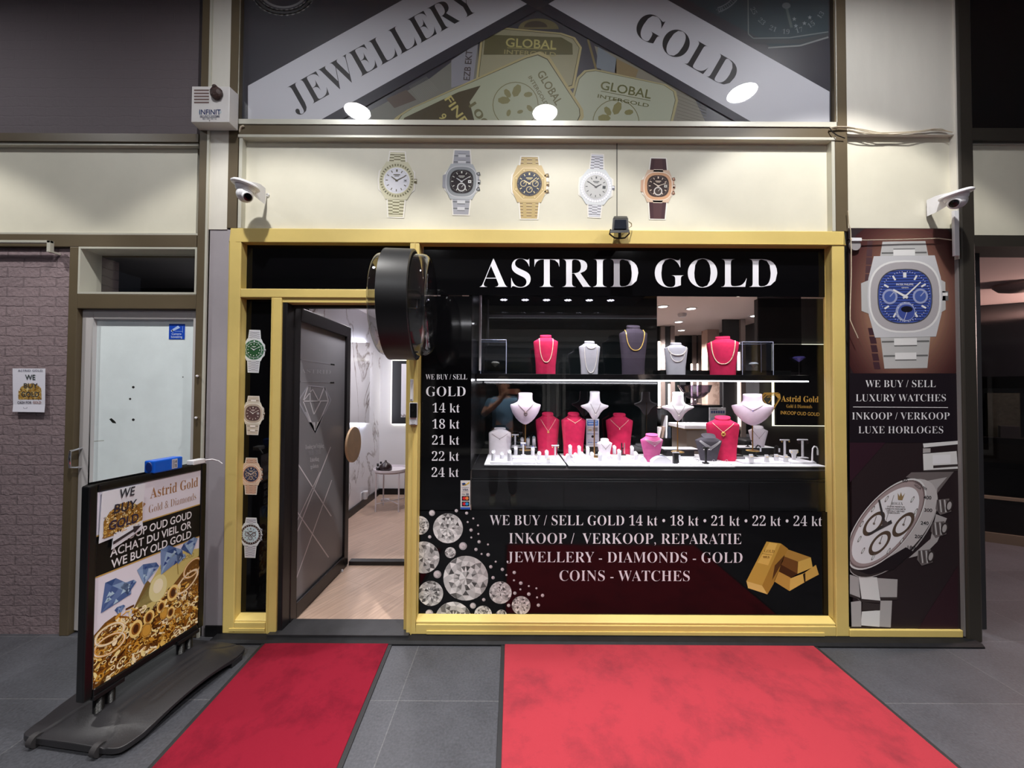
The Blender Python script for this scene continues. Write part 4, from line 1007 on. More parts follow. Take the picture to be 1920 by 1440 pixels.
    a.text('UNITS PER', 'S', 1590 + 482 / 3.89, 820 + 330 / 3.89, 4.2, (60, 54, 56), 12, 1590 + 585 / 3.89, ang=.6); a.text('HOUR', 'S', 1590 + 478 / 3.89, 820 + 352 / 3.89, 4.2, (60, 54, 56), 12, 1590 + 535 / 3.89, ang=.6)
    for (p, c) in (((690, 500), 1), ((655, 665), 1), ((555, 870), 1)):
        a.poly(y([(p[0] - 45, p[1] - 45), (p[0] + 45, p[1] - 55), (p[0] + 60, p[1] + 40), (p[0] - 20, p[1] + 65), (p[0] - 55, p[1] + 20)]), S2, 9)
        for k in range(5): a.line(y([(p[0] - 40 + k * 17, p[1] - 45), (p[0] - 30 + k * 17, p[1] + 45)]), 1.6, S0 if k % 2 else S3, 10)
        E(p[0] + 45, p[1] - 2, (26, 0), (8, -44), S3, 11, 16); E(p[0] + 45, p[1] - 2, (16, 0), (5, -30), S1, 12, 16)
a = wall_art(YB, 0.0006); a.eps = 0.0002; banner(a); a.build('banner_print', None, bn)

# ---------------------------------------------------------------- things fixed to the facade
# alarm siren box on the pillar
yb = -0.085
bx0, bx1, bz0, bz1 = RC(359, 162, 430, 229, yb)
al = empty('alarm_siren_box', ((bx0 + bx1) / 2, 0.0, bz0), label='white alarm siren box with lettering and a brown scorched lamp on the pillar', cat='alarm')
ax0, ax1, az0, az1 = P(382, 200, -.005)[0], P(446, 200, -.005)[0], P(410, 247, -.005)[1], P(410, 180, -.005)[1]
IVORY = mat('ivory_enamel', (214, 210, 208), 0.4, var=0.04, vscale=8)
m = M(); m.loft([[(bx0, yb, bz0), (bx1, yb, bz0), (bx1, yb, bz1), (bx0, yb, bz1)], [(bx0 - .005, -0.012, bz0 - .004), (bx1 + .005, -0.012, bz0 - .004), (bx1 + .005, -0.012, bz1 + .004), (bx0 - .005, -0.012, bz1 + .004)]])
m.build('housing', IVORY, al, bevel=0.003)
a = wall_art(yb, 0.0006)
for k in range(5):
    a.rect(364, 168 + 5.7 * k, 392, 171.3 + 5.7 * k, (112, 92, 88)); a.rect(364, 171.3 + 5.7 * k, 392, 172 + 5.7 * k, (236, 232, 230))
a.ell(397, 165, 1, 1, (90, 86, 84), 1, 8); a.ell(393, 226.5, 1, 1, (90, 86, 84), 1, 8)
a.text('INFINIT', 'S', 374, 215, 9.5, (28, 44, 96), 2, 414); a.text('SECURITY SYSTEMS', 'S', 375, 219.5, 2.9, (40, 50, 90), 2, 412); a.line([(375, 220.5), (412, 220.2)], .5, (40, 50, 90)); a.text('02 / 331 53 12', 'S', 380, 224.3, 2.8, (60, 66, 90), 2, 406)
a.ring(394, 210.5, 20, 21, (150, 190, 200), 1, 20, .28, 0, PI * .8, PI * 1.2); a.ring(394, 210.5, 20, 21, (150, 190, 200), 1, 20, .28, 0, -PI * .3, PI * .2)
a.build('front_print', None, al)
lx, lz = P(408, 177, yb)
m = M(); rnd = random.Random(3); rings = []
for k, (r, d) in enumerate(((.034, 0.0), (.038, .006), (.039, .014), (.034, .022), (.024, .028), (.008, .030))):
    rings.append([(lx + (r + rnd.uniform(-.004, .004)) * math.cos(2 * PI * i / 14) * .95, yb - d, lz + (r + rnd.uniform(-.005, .005)) * math.sin(2 * PI * i / 14)) for i in range(14)])
m.loft(rings); m.ball((lx - .004, yb - .018, lz + .032), .015, 8, 6)
m.build('strobe_lamp', mat('scorched_brown_plastic', (58, 36, 30), 0.45, var=0.4, vscale=40, bump=0.6, bscale=90), al, smooth=True)

def turret_camera(name, base_px, ball_px, lens_px, wing, label, mirror=1):
    """wedge wall bracket, tilted disc and an eyeball camera under it; wing = px of the far end on the wall"""
    cx, cz = P(*ball_px, -0.13)
    r = empty(name, (cx, 0.03, cz), label=label, cat='security camera', group='white turret cameras above the shopfront')
    wx, wz = P(*wing, 0.0)
    s = 1 if wx > cx else -1
    # bracket: sweeps from a broad plate on the wall out to the round cap
    capz = P(*base_px, -0.13)[1]
    m = M(); rings = []
    for k in range(9):
        t = k / 8; x = wx + (cx - wx) * t; zc = (wz + 0.055) + (capz - wz - 0.055) * t
        wdt = 0.034 + 0.028 * t; y0 = 0.0 - 0.13 * t ** 0.8
        th = 0.095 * (1 - t) ** .9 + .012
        rings.append([(x, y0 - wdt * .9, zc), (x, y0 + wdt * .6 if y0 + wdt * .6 < .035 else .035, zc), (x, min(.035, y0 + wdt * .6), zc - th), (x, y0 - wdt * .9, zc - th)])
    m.loft(rings); m.build('wall_bracket', WHITEP, r, smooth=True, angle=30)
    m = M(); tilt = -0.25 * s
    n = 28; rr = []
    for (q, h) in ((.068, -.012), (.075, -.006), (.075, .002), (.066, .010), (.02, .013)):
        rr.append([(cx + q * math.cos(2 * PI * i / n), -0.13 + q * math.sin(2 * PI * i / n), capz + h + tilt * q * math.cos(2 * PI * i / n) * .8) for i in range(n)])
    m.loft(rr); m.build('cap', WHITEP, r, smooth=True)
    m = M(); m.lathe([(.054, 0), (.052, -.02), (.045, -.034)], (cx, -0.13, capz - .006), 24); m.ball((cx, -0.135, cz), .045, 20, 12)
    m.build('housing', WHITEP, r, smooth=True)
    lx, lz = P(*lens_px, -0.17); d = (Vector((lx, -0.17, lz)) - Vector((cx, -0.135, cz))).normalized()
    m = M(); c0 = Vector((cx, -0.135, cz))
    m.tube([c0 + d * .030, c0 + d * .050], [.030, .026], 18); m.build('lens_ring', WHITEP, r, smooth=True)
    m = M(); m.tube([c0 + d * .0495, c0 + d * .0525, c0 + d * .054], [.023, .022, .012], 18); m.build('lens', mat('camera_lens_black', (10, 10, 14), 0.1), r, smooth=True)
    m = M(); m.torus((wx + s * .004, 0.034, wz + 0.02), .008, .003, 'y', 12, 5); m.build('fixing_lug', WHITEP, r)
    return r
turret_camera('security_camera', (458, 347), (460, 366), (468, 372), (494, 366), 'white turret camera on the cream fascia beside the alarm pillar')
turret_camera('security_camera', (1790, 364), (1793, 378), (1782, 386), (1744, 388), 'white turret camera on the right pillar above the watch banner')

# floodlight seen from the front, on the head of the gold frame
fx, fz = P(1161, 424, -0.08)
fl = empty('floodlight', (fx, 0.0, P(1161, 440)[1]), label='small black floodlight clamped to the top of the gold frame', cat='floodlight')
q = lambda px, py, y: P3(px, py, y)
m = M(); m.loft([[q(1147, 432, -.13), q(1179, 432, -.13), q(1178, 409, -.10), q(1149, 409, -.10)], [q(1148, 432, -.05), q(1178, 432, -.05), q(1176, 405, -.05), q(1151, 405, -.05)]]); m.build('housing', BLACKP, fl, bevel=.004)
m = M(); m.loft([[q(1151, 429, -.134), q(1175, 429, -.134), q(1174, 412, -.112), q(1153, 412, -.112)], [q(1151, 429, -.128), q(1175, 429, -.128), q(1174, 412, -.105), q(1153, 412, -.105)]]); m.build('front_glass', mat('dark_lamp_glass', (22, 26, 34), 0.15), fl)
m = M(); m.loft([[q(1143, 437, -.15), q(1181, 436, -.15), q(1180, 431, -.14), q(1145, 431, -.14)], [q(1143, 437, -.06), q(1181, 436, -.06), q(1180, 431, -.06), q(1145, 431, -.06)]]); m.build('visor', BLACKP, fl, bevel=.003)
m = M(); m.tube([q(1145, 430, -.08), q(1143, 439, -.06), q(1152, 446, -.02), q(1162, 447, -.006), q(1172, 446, -.02), q(1180, 438, -.06), q(1178, 430, -.08)], .005, 6); m.tube([q(1162, 433, -.06), q(1162, 446, -.004)], .010, 8); m.build('mounting_yoke', BLACKP, fl, smooth=True)
m = M(); m.tube([q(1178, 415, -.07), q(1184, 419, -.03), q(1184, 424, -.01), q(1178, 428, -.01)], .003, 6); m.build('cable', mat('beige_cable', (196, 186, 160), 0.5), fl, smooth=True)

# round projecting sign with two clear domes
ZC, RS = 2.09, 0.296
yc = ZC + CAM_Y
sx0, sx1 = P(730, 573, yc)[0], P(782, 573, yc)[0]
szc = P(755, 573, yc)[1]
rs = empty('projecting_sign', (sx1 - .08, yc, szc - RS), math.radians(4.5), label='round black projecting sign with clear domes over the door post', cat='sign')
m = M(); m.lathe([(RS - .012, 0), (RS, .004), (RS, sx1 - sx0 - .004), (RS - .012, sx1 - sx0), (RS - .02, sx1 - sx0 - .012), (RS - .02, .012)], (sx0, yc, szc), 72, 'x', c0=False, c1=False)
m.loft([[(sx0 + (k * .012), yc + (RS - .012 - k * .008) * math.cos(2 * PI * i / 72), szc + (RS - .012 - k * .008) * math.sin(2 * PI * i / 72)) for i in range(72)] for k in (0, 1)], False, False)
m.build('rim', mat('satin_black_metal', (14, 14, 17), 0.38), rs, smooth=True)
m = M(); m.lathe([(RS - .022, 0), (RS - .022, sx1 - sx0 - .024)], (sx0 + .012, yc, szc), 48, 'x'); m.build('core', mat('black_sign_face', (10, 10, 13), 0.25), rs)
DOME = glass('clear_acrylic', (250, 250, 250), 1.6, boost=1.6)
for s, x_ in ((1, sx1 - .012), (-1, sx0 + .012)):
    m = M(); R = .272; D = .112 if s > 0 else .075
    prof = [(R, 0), (R, D * .45)] + [(R - .045 + .045 * math.cos(t * PI / 12), D * .45 + D * .42 * math.sin(t * PI / 12)) for t in range(1, 7)] + [(R * .6, D * .95), (R * .3, D * .99), (.004, D)]
    m.lathe([(r, h * s) for r, h in prof], (x_, yc, szc), 64, 'x', c0=False, c1=True)
    m.build('dome', DOME, rs, smooth=True, angle=60)
m = M(); m.box(sx1 - .11, sx1 - .05, yc + RS - .01, 0.015, szc - .05, szc + .05); m.build('wall_arm', BLACKP, rs, bevel=.004)

# intercom and contact strip on the mullion
ix, iz = P(774, 797, -.002)
ic = empty('video_doorbell', (ix, 0.0, iz), label='black and white video doorbell on the gold door post', cat='doorbell')
x0, x1, z0, z1 = RC(767.5, 755, 782, 797, -.02)
M().box(x0, x1, -.022, 0.0, z0, z1).build('backplate', WHITEP, ic, bevel=.003)
x0, x1, z0, z1 = RC(768.5, 756, 781, 783, -.03)
M().box(x0, x1, -.030, -.020, z0, z1).build('camera_face', mat('black_gloss_plastic', (12, 12, 14), 0.15), ic, bevel=.002)
for py in (760.5, 770):
    c = P3(774.5, py, -.030); M().cyl((c.x, -.036, c.z), .008 if py > 765 else .006, .008, 16, 'y').build('lens', mat('camera_lens_black', (10, 10, 14), 0.1), ic, smooth=True)
a = wall_art(-.0225, .0003); a.rect(767.8, 783.6, 780.5, 785.6, (206, 180, 176)); a.ring(774, 791, 2.6, 3, (140, 140, 146), 1, 14, .9); a.line([(774, 789), (774, 793)], .6, (120, 120, 128)); a.line([(770, 789), (772, 790)], .5, (120, 120, 128)); a.line([(778, 789), (776, 790)], .5, (120, 120, 128)); a.line([(770, 795.8), (779, 795.8)], 1, (70, 70, 76)); a.build('button_print', None, ic)
x0, x1, z0, z1 = RC(769.5, 711, 775, 752, -.01)
cs = empty('door_contact', ((x0 + x1) / 2, 0, z0), label='slim white contact strip above the doorbell', cat='sensor')
M().box(x0, x1, -.020, 0, z0, z1).build('body', WHITEP, cs, bevel=.003)
M().box(x0 + .002, x1 - .004, -.024, -.019, z0 + .012, z1 - .02).build('cover', mat('white_plastic_cover', (236, 236, 240), 0.3), cs)

# camera notice on the white door, paper on the brick, rail, cables
x0, x1, z0, z1 = RC(317, 607.5, 346.5, 636, .0535)
nt_ = empty('camera_notice', ((x0 + x1) / 2, .0535, z0), label='square blue camera surveillance notice stuck on the white door', cat='sticker')
M().box(x0, x1, .0525, .0545, z0, z1).build('sticker_sheet', mat('signal_blue', (24, 74, 190), 0.35), nt_)
def camn(a):
    a.poly([(321, 619), (334, 610.5), (338, 614.5), (324, 621.5)], (176, 200, 244)); a.poly([(320.5, 619.5), (324, 618), (325, 621), (321, 622)], (206, 220, 250)); a.line([(328, 621), (342, 621.5)], .7, (150, 180, 236)); a.line([(342.5, 612), (342.5, 624)], .7, (150, 180, 236))
    a.text('Camera-', 'S', 322, 628, 4.2, (196, 212, 248), 2, 341); a.text('bewaking', 'S', 321, 633.5, 4.2, (196, 212, 248), 2, 342)
a = wall_art(.0525, .0004); camn(a); a.build('notice_print', None, nt_)
pq = [P3(26.5, 691, .012), P3(87, 691, .010), P3(85, 773, .006), P3(25.5, 772, .006)]
nb = empty('paper_notice', (pq[3] + pq[2]) / 2, label='white WE BUY GOLD paper notice taped to the brick wall', cat='notice')
PAPER = mat('white_paper', (226, 224, 236), 0.7)
m = M(); rows = []
for k in range(7):
    t = k / 6; yy = .0042 - .0008 * math.sin(t * PI) - (.004 if k == 6 else 0)
    l = pq[0].lerp(pq[3], t); r_ = pq[1].lerp(pq[2], t)
    rows.append((l, r_, yy))
for (l, r_, yy), (l2, r2, y2) in zip(rows, rows[1:]):
    m.add([(l.x, yy, l.z), (r_.x, yy, r_.z), (r2.x, y2, r2.z), (l2.x, y2, l2.z)], [(0, 1, 2, 3)])
o = m.build('paper_sheet', PAPER, nb); sm = o.modifiers.new('thick', 'SOLIDIFY'); sm.thickness = .0012
def wbg(a):
    a.poly([(34.5, 749), (34.5, 734), (40, 725), (48, 721), (58, 719), (68, 721), (77, 728), (78, 749)], (176, 140, 74), .5)
    gold_heap(a, lambda x, y: y > 735 - 17 * math.sin(max(0, min(1, (x - 34) / 45)) * PI) ** .5, (34.5, 716, 78, 749), 21, 320, 1, 1.0)
    a.text('ASTRID GOLD', 'S', 34, 696.5, 3.6, (110, 110, 130), 16, 80, sp=.05); a.text('WE', 'S', 47.5, 712, 9.5, (62, 70, 72), 16, 66.5); a.text('BUY', 'S', 45, 727.5, 9, (70, 74, 74), 16, 71); a.text('GOLD', 'S', 40, 743.5, 9, (66, 68, 74), 16, 73.5)
    a.text('CASH FOR', 'S', 33, 756.8, 4.6, (70, 66, 76), 16, 59.5); a.text('GOLD', 'S', 62, 756.8, 4.6, (150, 104, 98), 16, 77.5); a.line([(44.5, 763), (45, 766), (51, 765.5), (51, 763)], .6, (96, 96, 110), 16)
a = wall_art(.0030, 0.0); a.eps = .00008; wbg(a); a.build('notice_print', None, nb)
rl = empty('metal_rail', (P(50, 460)[0], .02, P(50, 460)[1]), label='white square metal rail with a bent end on the brick wall', cat='rail')
x1_, zr = P(98, 454.5, -.03); zr2 = P(98, 474, -.03)[1]
M().box(-3.9, x1_ + .004, -.045, -.025, zr - .008, zr + .008).box(-3.4, -3.38, -.03, .02, zr - .006, zr + .006).build('bar', ALU, rl, bevel=.002)
M().box(x1_ - .018, x1_ + .004, -.045, -.022, zr2, zr + .008).box(x1_ - .012, x1_ - .002, -.03, .022, zr2, zr2 + .014).build('end_hook', ALU, rl, bevel=.002)
CABM = mat('cream_cable', (206, 194, 172), 0.5)
cb = empty('loose_cable', P3(1690, 252, -.01), label='bundle of loose cream cables sagging across the right pillar', cat='cable')
for pts in ([(1556, 240), (1566, 237.5), (1590, 238), (1620, 243), (1650, 249), (1690, 248), (1720, 246), (1750, 242), (1765, 242), (1777, 246)],
            [(1556, 241.5), (1575, 239), (1600, 241), (1640, 250), (1670, 252), (1710, 249), (1745, 244), (1770, 245), (1786, 248)],
            [(1590, 243), (1615, 249), (1640, 251), (1665, 251)]):
    M().tube([P3(u, v, -.014 - .004 * math.sin(u)) for u, v in pts], .0032, 6).build('strand', CABM, cb, smooth=True)
M().tube([P3(1556, 240, -.014), P3(1560, 247, -.014), P3(1570, 254, -.02), P3(1584, 259, -.012)], .003, 6).build('strand', BLACKP, cb, smooth=True)
cd = empty('hanging_wire', P3(1599, 634, -.01), label='thin cream wire hanging down beside the watch banner', cat='wire')
M().tube([P3(u, v, -.016) for u, v in ((1590, 395), (1592, 420), (1595, 432), (1596, 470), (1596, 520), (1594, 580), (1594, 600), (1600, 614), (1609, 634))], .0026, 6).build('strand', CABM, cd, smooth=True)
M().tube([P3(1594, 448, -.010), P3(1620, 450.5, -.006), P3(1700, 449, -.004), P3(1760, 447, -.006), P3(1784, 450, -.004)], .003, 6).build('edge_cord', CABM, cd, smooth=True)
cv = empty('corner_magnet', P3(1601, 468, .0), label='pale round fixing disc at the top corner of the watch banner', cat='fixing')
c = P3(1600.5, 461, .01); M().cyl((c.x, -.004, c.z), .034, .012, 24, 'y').build('disc', mat('pale_grey_plastic', (150, 146, 148), 0.4), cv, smooth=True)
M().box(c.x - .03, c.x + .035, -.012, -.002, c.z + .022, c.z + .045).build('clip', WHITEP, cv, bevel=.003)
co = empty('cable_duct', P3(449, 300, .03), label='white cable duct rising from the camera on the fascia', cat='duct')
x0, x1, z0, z1 = RC(447, 257, 455, 345, .02)
M().box(x0 + .003, x1, .020, .04, z0, z1).build('duct', WHITEP, co, bevel=.002)
M().tube([P3(450, 256, .015), P3(450, 244, .0), P3(452, 238, -.006), P3(457, 236, -.008)], .006, 8).build('conduit_elbow', CABM, co, smooth=True)
c2 = empty('cable_duct', P3(1792, 480, -.02), label='white cable duct below the camera on the right pillar', cat='duct')
x0, x1, z0, z1 = RC(1788, 395, 1797, 480, -.02)
M().box(x0, x1, -.026, -.01, z0, z1).build('duct', WHITEP, c2, bevel=.002)
for (u, v, l) in ((371, 705, 'upper white wall plug on the brown column beside the white door'), (368.5, 783, 'lower white wall plug on the brown column beside the white door')):
    p = P3(u, v, -.012); pl = M().tube([p, p + Vector((.004, -.012, 0)), p + Vector((.012, -.018, -.002))], [.006, .007, .005], 8).build('wall_plug', WHITEP, smooth=True)
    tagp(pl, l, 'plug')

# ---------------------------------------------------------------- carpets
def carpet_mat(name, c1, c2):
    m = mat(name, c1, 0.95, var=0.0, spec=0.1)
    nt = m.node_tree; b = nt.nodes['Principled BSDF']
    tc = nt.nodes.new('ShaderNodeTexCoord'); n = nt.nodes.new('ShaderNodeTexNoise'); n.inputs['Scale'].default_value = 3.2; n.inputs['Detail'].default_value = 9; n.inputs['Roughness'].default_value = 0.72
    nt.links.new(tc.outputs['Object'], n.inputs['Vector'])
    r = nt.nodes.new('ShaderNodeValToRGB'); r.color_ramp.elements[0].position = 0.34; r.color_ramp.elements[1].position = 0.52
    r.color_ramp.elements[0].color = lin(c2); r.color_ramp.elements[1].color = lin(c1)
    nt.links.new(n.outputs['Fac'], r.inputs[0]); nt.links.new(r.outputs[0], b.inputs['Base Color'])
    k = nt.nodes.new('ShaderNodeTexNoise'); k.inputs['Scale'].default_value = 420; nt.links.new(tc.outputs['Object'], k.inputs['Vector'])
    bp = nt.nodes.new('ShaderNodeBump'); bp.inputs['Strength'].default_value = 0.6; bp.inputs['Distance'].default_value = 0.003
    nt.links.new(k.outputs['Fac'], bp.inputs['Height']); nt.links.new(bp.outputs[0], b.inputs['Normal'])
    return m
def carpet(name, cen, w, d, rz, m, label):
    r = empty(name, (cen[0], cen[1], 0.0), rz, label=label, cat='carpet', group='red entrance carpets')
    M().box(-w / 2, w / 2, -d / 2, d / 2, 0.0, 0.007).build('rubber_border', mat('black_rubber', (26, 26, 29), 0.6), r, local=True, bevel=.002)
    M().box(-w / 2 + .022, w / 2 - .022, -d / 2 + .022, d / 2 - .022, 0.006, 0.012).build('pile', m, r, local=True, bevel=.003)
c00, c01 = Vector(FL(497, 1202)), Vector(FL(738, 1203)); c10 = Vector(FL(276, 1440)); c11 = Vector(FL(645, 1440))
dv = ((c10 - c00).normalized() + (c11 - c01).normalized()).normalized(); rz1 = math.atan2(dv.x, -dv.y)
w1_ = (c01 - c00).length; mid = (c00 + c01) / 2 + dv * 0.62
carpet('entrance_carpet', mid, w1_, 1.24, rz1, carpet_mat('dark_red_carpet', (122, 22, 40), (98, 16, 32)), 'dark red carpet in front of the open door')
e00, e01 = Vector(FL(940, 1206)), Vector(FL(1527, 1210)); e10, e11 = Vector(FL(934, 1440)), Vector(FL(1797, 1440))
dv = ((e10 - e00).normalized() + (e11 - e01).normalized()).normalized(); rz2 = math.atan2(dv.x, -dv.y)
carpet('entrance_carpet', (e00 + e01) / 2 + dv * .66, (e01 - e00).length, 1.32, rz2, carpet_mat('coral_red_carpet', (154, 50, 60), (126, 44, 53)), 'wide coral red carpet in front of the display window')

# ---------------------------------------------------------------- pavement sign
SG = Vector((-1.85, -0.455, 0))
srz = math.radians(-7.5)
ps = empty('pavement_sign', SG, srz, label='black framed pavement sign on a moulded base beside the dark red carpet', cat='pavement sign')
# local: x = across (towards +x = printed face), y = along the panel, z = up
PL, PB, PT = 0.285, 0.175, 1.122
FRM = mat('black_gloss_frame', (13, 13, 14), 0.25)
m = M(); fw = .036
m.box(-.022, .022, -PL, -PL + fw, PB, PT).box(-.022, .022, PL - fw, PL, PB, PT).box(-.022, .022, -PL + fw, PL - fw, PT - fw, PT).box(-.022, .022, -PL + fw, PL - fw, PB, PB + fw)
m.build('frame', FRM, ps, local=True, bevel=.008, seg=3)
M().box(-.016, .016, -PL + fw - .004, PL - fw + .004, PB + fw - .004, PT - fw + .004).build('back_panel', BLACKP, ps, local=True)
for yy in (-.19, .19):
    m = M()
    for d in (-.022, .022): m.tube([(0, yy + d, .075 + k * (PB - .073) / 40) for k in range(41)], [.020 if k % 2 else .0175 for k in range(41)], 14)
    m.box(-.03, .03, yy - .06, yy + .06, PB - .012, PB + .004)
    m.build('spring_post', BLACKP, ps, local=True, smooth=True)
U0, U1, V0, V1 = -PL + fw, PL - fw, PB + fw, PT - fw
pw, ph = 100.0, 168.0
def pmap(off):
    return lambda u, v: Vector((off, U0 + (U1 - U0) * u / pw, V1 - (V1 - V0) * v / ph))
a = Art(pmap(.0165), (1, 0, 0)); a.rough = .3; a.eps = .0002
def poster(a):
    a.rect(0, 0, pw, ph, (228, 226, 236), 0)
    a.text('Astrid Gold', 'B', 45, 17, 10, (164, 122, 84), 2, 97); a.text('Gold & Diamonds', 'R', 44, 31, 7.5, (158, 124, 96), 2, 95); a.poly([(35, 21), (38, 18), (41, 21), (38, 24)], (164, 122, 84), 2)
    a.rect(0, 37, pw, 38.2, (196, 160, 90), 2); a.rect(0, 38.2, pw, 72.5, (18, 16, 16), 1); a.rect(0, 72.5, pw, 73.7, (196, 160, 90), 2)
    W = (236, 236, 240)
    a.text('INKOOP OUD GOUD', 'S', 12, 49.5, 7.6, W, 3, 90); a.text('ACHAT DU VIEIL OR', 'S', 11, 60, 7.6, W, 3, 90); a.text('WE BUY OLD GOLD', 'S', 12, 70.5, 7.6, W, 3, 90)
    # blue stones, pale gold coins, heap
    a.poly([(33, 118), (60, 82), (72, 80), (100, 86), (100, 130), (40, 130)], (206, 190, 122), 2); a.poly([(30, 120), (44, 95), (60, 118)], (120, 98, 52), 2); a.line([(57, 90), (62, 82), (68, 80), (74, 84), (76, 104)], 1, (160, 140, 70), 3)
    a.ell(55, 108, 9, 13, (226, 214, 160), 3); a.ell(55, 106, 5, 7, (240, 232, 200), 4); a.text('GOLD', 'S', 80, 92, 4, (170, 150, 84), 4, 94)
    rnd = random.Random(4)
    def stone(x, y, s, rot):
        base = [(-1, -.35), (-.6, -.75), (.6, -.75), (1, -.35), (0, 1)]
        R = lambda p: (x + s * (p[0] * math.cos(rot) - p[1] * math.sin(rot)), y + s * (p[0] * math.sin(rot) + p[1] * math.cos(rot)))
        a.poly([R(p) for p in base], (84, 108, 156), 5)
        g = [(-1, -.35), (-.5, -.35), (0, -.35), (.5, -.35), (1, -.35)]
        for i in range(4):
            v = rnd.uniform(-30, 70); a.poly([R(g[i]), R(g[i + 1]), R((0, 1))], (90 + v, 116 + v, 164 + v * .8), 6)
        for p in ([(-1, -.35), (-.6, -.75), (-.5, -.35)], [(-.6, -.75), (0, -.75), (-.5, -.35)], [(-.5, -.35), (0, -.75), (.5, -.35)], [(0, -.75), (.6, -.75), (.5, -.35)], [(.6, -.75), (1, -.35), (.5, -.35)]):
            v = rnd.uniform(-40, 60); a.poly([R(q_) for q_ in p], (86 + v, 112 + v, 160 + v * .8), 6)
        for k in range(6):
            p, q_ = rnd.uniform(-.5, .5), rnd.uniform(-.6, .3); v = rnd.choice((-50, 80)); a.poly([R((p, q_)), R((p + .25, q_ + .05)), R((p + .08, q_ + .3))], (96 + v, 124 + v, 170 + v * .7), 7)
    for s in ((15, 95, 15, .75), (27, 94, 7, .1), (20, 111, 4.5, .1), (44, 88, 11, .25), (66, 84, 15, .6), (78, 88, 6, .5), (89, 80, 10, -.2)): stone(*s)
    a.poly([(0, 122), (8, 116), (16, 114), (26, 120), (34, 128), (46, 129), (56, 124), (66, 116), (76, 108), (88, 98), (100, 94), (100, 168), (0, 168)], (120, 78, 30), 7)
    gold_heap(a, lambda x, y: y > 128 - 14 * abs(math.sin(x / 15.5)), (0, 112, 100, 167), 8, 900, 8, 1.15)
    gold_heap(a, lambda x, y: y > 138 - (x - 50) * .5 - 14, (62, 92, 100, 135), 9, 260, 8, .9)
    for (x, y, r1_, r2_, c) in ((12, 128, 13, 9, (236, 206, 150)), (12, 137, 14, 9, (220, 170, 90)), (86, 116, 15, 8, (238, 206, 160)), (92, 104, 12, 9, (214, 164, 90))):
        a.ring(x, y, r1_ * .78, r1_, c, 21, 28, r2_ / r1_, -.5 if x > 50 else .1); a.ring(x, y, r1_ * .86, r1_ * .92, (250, 240, 222), 22, 28, r2_ / r1_, -.5 if x > 50 else .1)
    for (x, y, r_) in ((34, 136, 8), (46, 132, 7), (70, 120, 8), (68, 139, 6), (58, 128, 6)):
        a.ell(x, y, r_ * .75, r_, (150, 98, 36), 21, 20); a.ring(x, y, r_ * .5, r_ * .75, (240, 206, 130), 22, 20, 1.33); a.ell(x, y, r_ * .3, r_ * .5, (70, 42, 16), 23, 14)
    for (x, y, r_) in ((44, 143, 7), (61, 136, 6)): a.ell(x, y, r_ * .7, r_, (206, 156, 62), 22, 20); a.ring(x, y, r_ * .55, r_ * .6, (150, 104, 40), 23, 20, 1.4)
a.mp = (lambda f: (lambda u, v: f(max(0, min(pw, u)), max(0, min(ph, v)))))(pmap(.0165)); poster(a)
a.build('poster', None, ps, local=True)
# moulded base: raised spine along the panel, arched long sides, wheels at the front end
BASEM = mat('black_moulded_plastic', (36, 35, 38), 0.42, bump=0.08, bscale=160)
BL, BW, NX, NY = 0.338, 0.270, 56, 60
def base_top(u, v):                    # u across -1..1, v along -1..1 (front = -1)
    au, av = abs(u), abs(v)
    e = max(0, min(1, (1 - av) / .40)); e = e * e * (3 - 2 * e)
    h = 0.040 + 0.056 * (1 - au ** 1.5) * (.12 + .88 * e) + 0.026 * min(1, au * 1.5) * max(0, 1 - (v / .74) ** 2)
    for c in (.50, .68):
        if av < .42 and u > 0: h -= 0.004 * max(0, 1 - abs(au - c) / .030)
    if abs(au - (.34 + .9 * max(0, av - .60))) < .022: h -= 0.004
    return h
def base_bot(u, v):
    au, av = abs(u), abs(v)
    return 0.016 + 0.036 * max(0, 1 - (av / .72) ** 2) * min(1, au * 1.2)
def outline(u, v):
    x = BW * u * (1 - .05 * max(0, abs(v) - .6)); y = .012 + BL * v * (1 - .02 * abs(u) ** 4)
    k = 1 - .05 * (abs(u) ** 10) * (abs(v) ** 8); return x * k, y * k
m = M(); vs = []; fs = []
for side, fn in ((0, base_top), (1, base_bot)):
    for j in range(NY + 1):
        for i in range(NX + 1):
            u, v = -1 + 2 * i / NX, -1 + 2 * j / NY; x, y = outline(u, v); vs.append((x, y, fn(u, v)))
NN = (NX + 1) * (NY + 1)
for j in range(NY):
    for i in range(NX):
        b = j * (NX + 1) + i
        fs.append((b, b + 1, b + NX + 2, b + NX + 1)); fs.append((NN + b, NN + b + NX + 1, NN + b + NX + 2, NN + b + 1))
rimi = [i for i in range(NX + 1)] + [j * (NX + 1) + NX for j in range(1, NY + 1)] + [NY * (NX + 1) + i for i in range(NX - 1, -1, -1)] + [j * (NX + 1) for j in range(NY - 1, 0, -1)]
for p, q_ in zip(rimi, rimi[1:] + rimi[:1]): fs.append((p, NN + p, NN + q_, q_))
m.add(vs, fs); o = m.build('weighted_base', BASEM, ps, local=True, smooth=True, angle=50); 
b = o.modifiers.new('edge', 'BEVEL'); b.width = .006; b.segments = 3; b.limit_method = 'ANGLE'; b.angle_limit = math.radians(50)
for xx in (-.17, .15):
    m = M().cyl((xx - .014, -BL + .022, .027), .027, .028, 20, 'x'); m.build('wheel', mat('grey_wheel_rubber', (48, 46, 48), 0.6), ps, local=True, smooth=True)
m = M().cyl((.085, .17, .078), .026, .006, 20); m.build('filler_cap', BASEM, ps, local=True, smooth=True)
for xx in (.15, -.27): M().box(xx, xx + .12, .22, .29, 0.0, .03).build('foot', BASEM, ps, local=True)
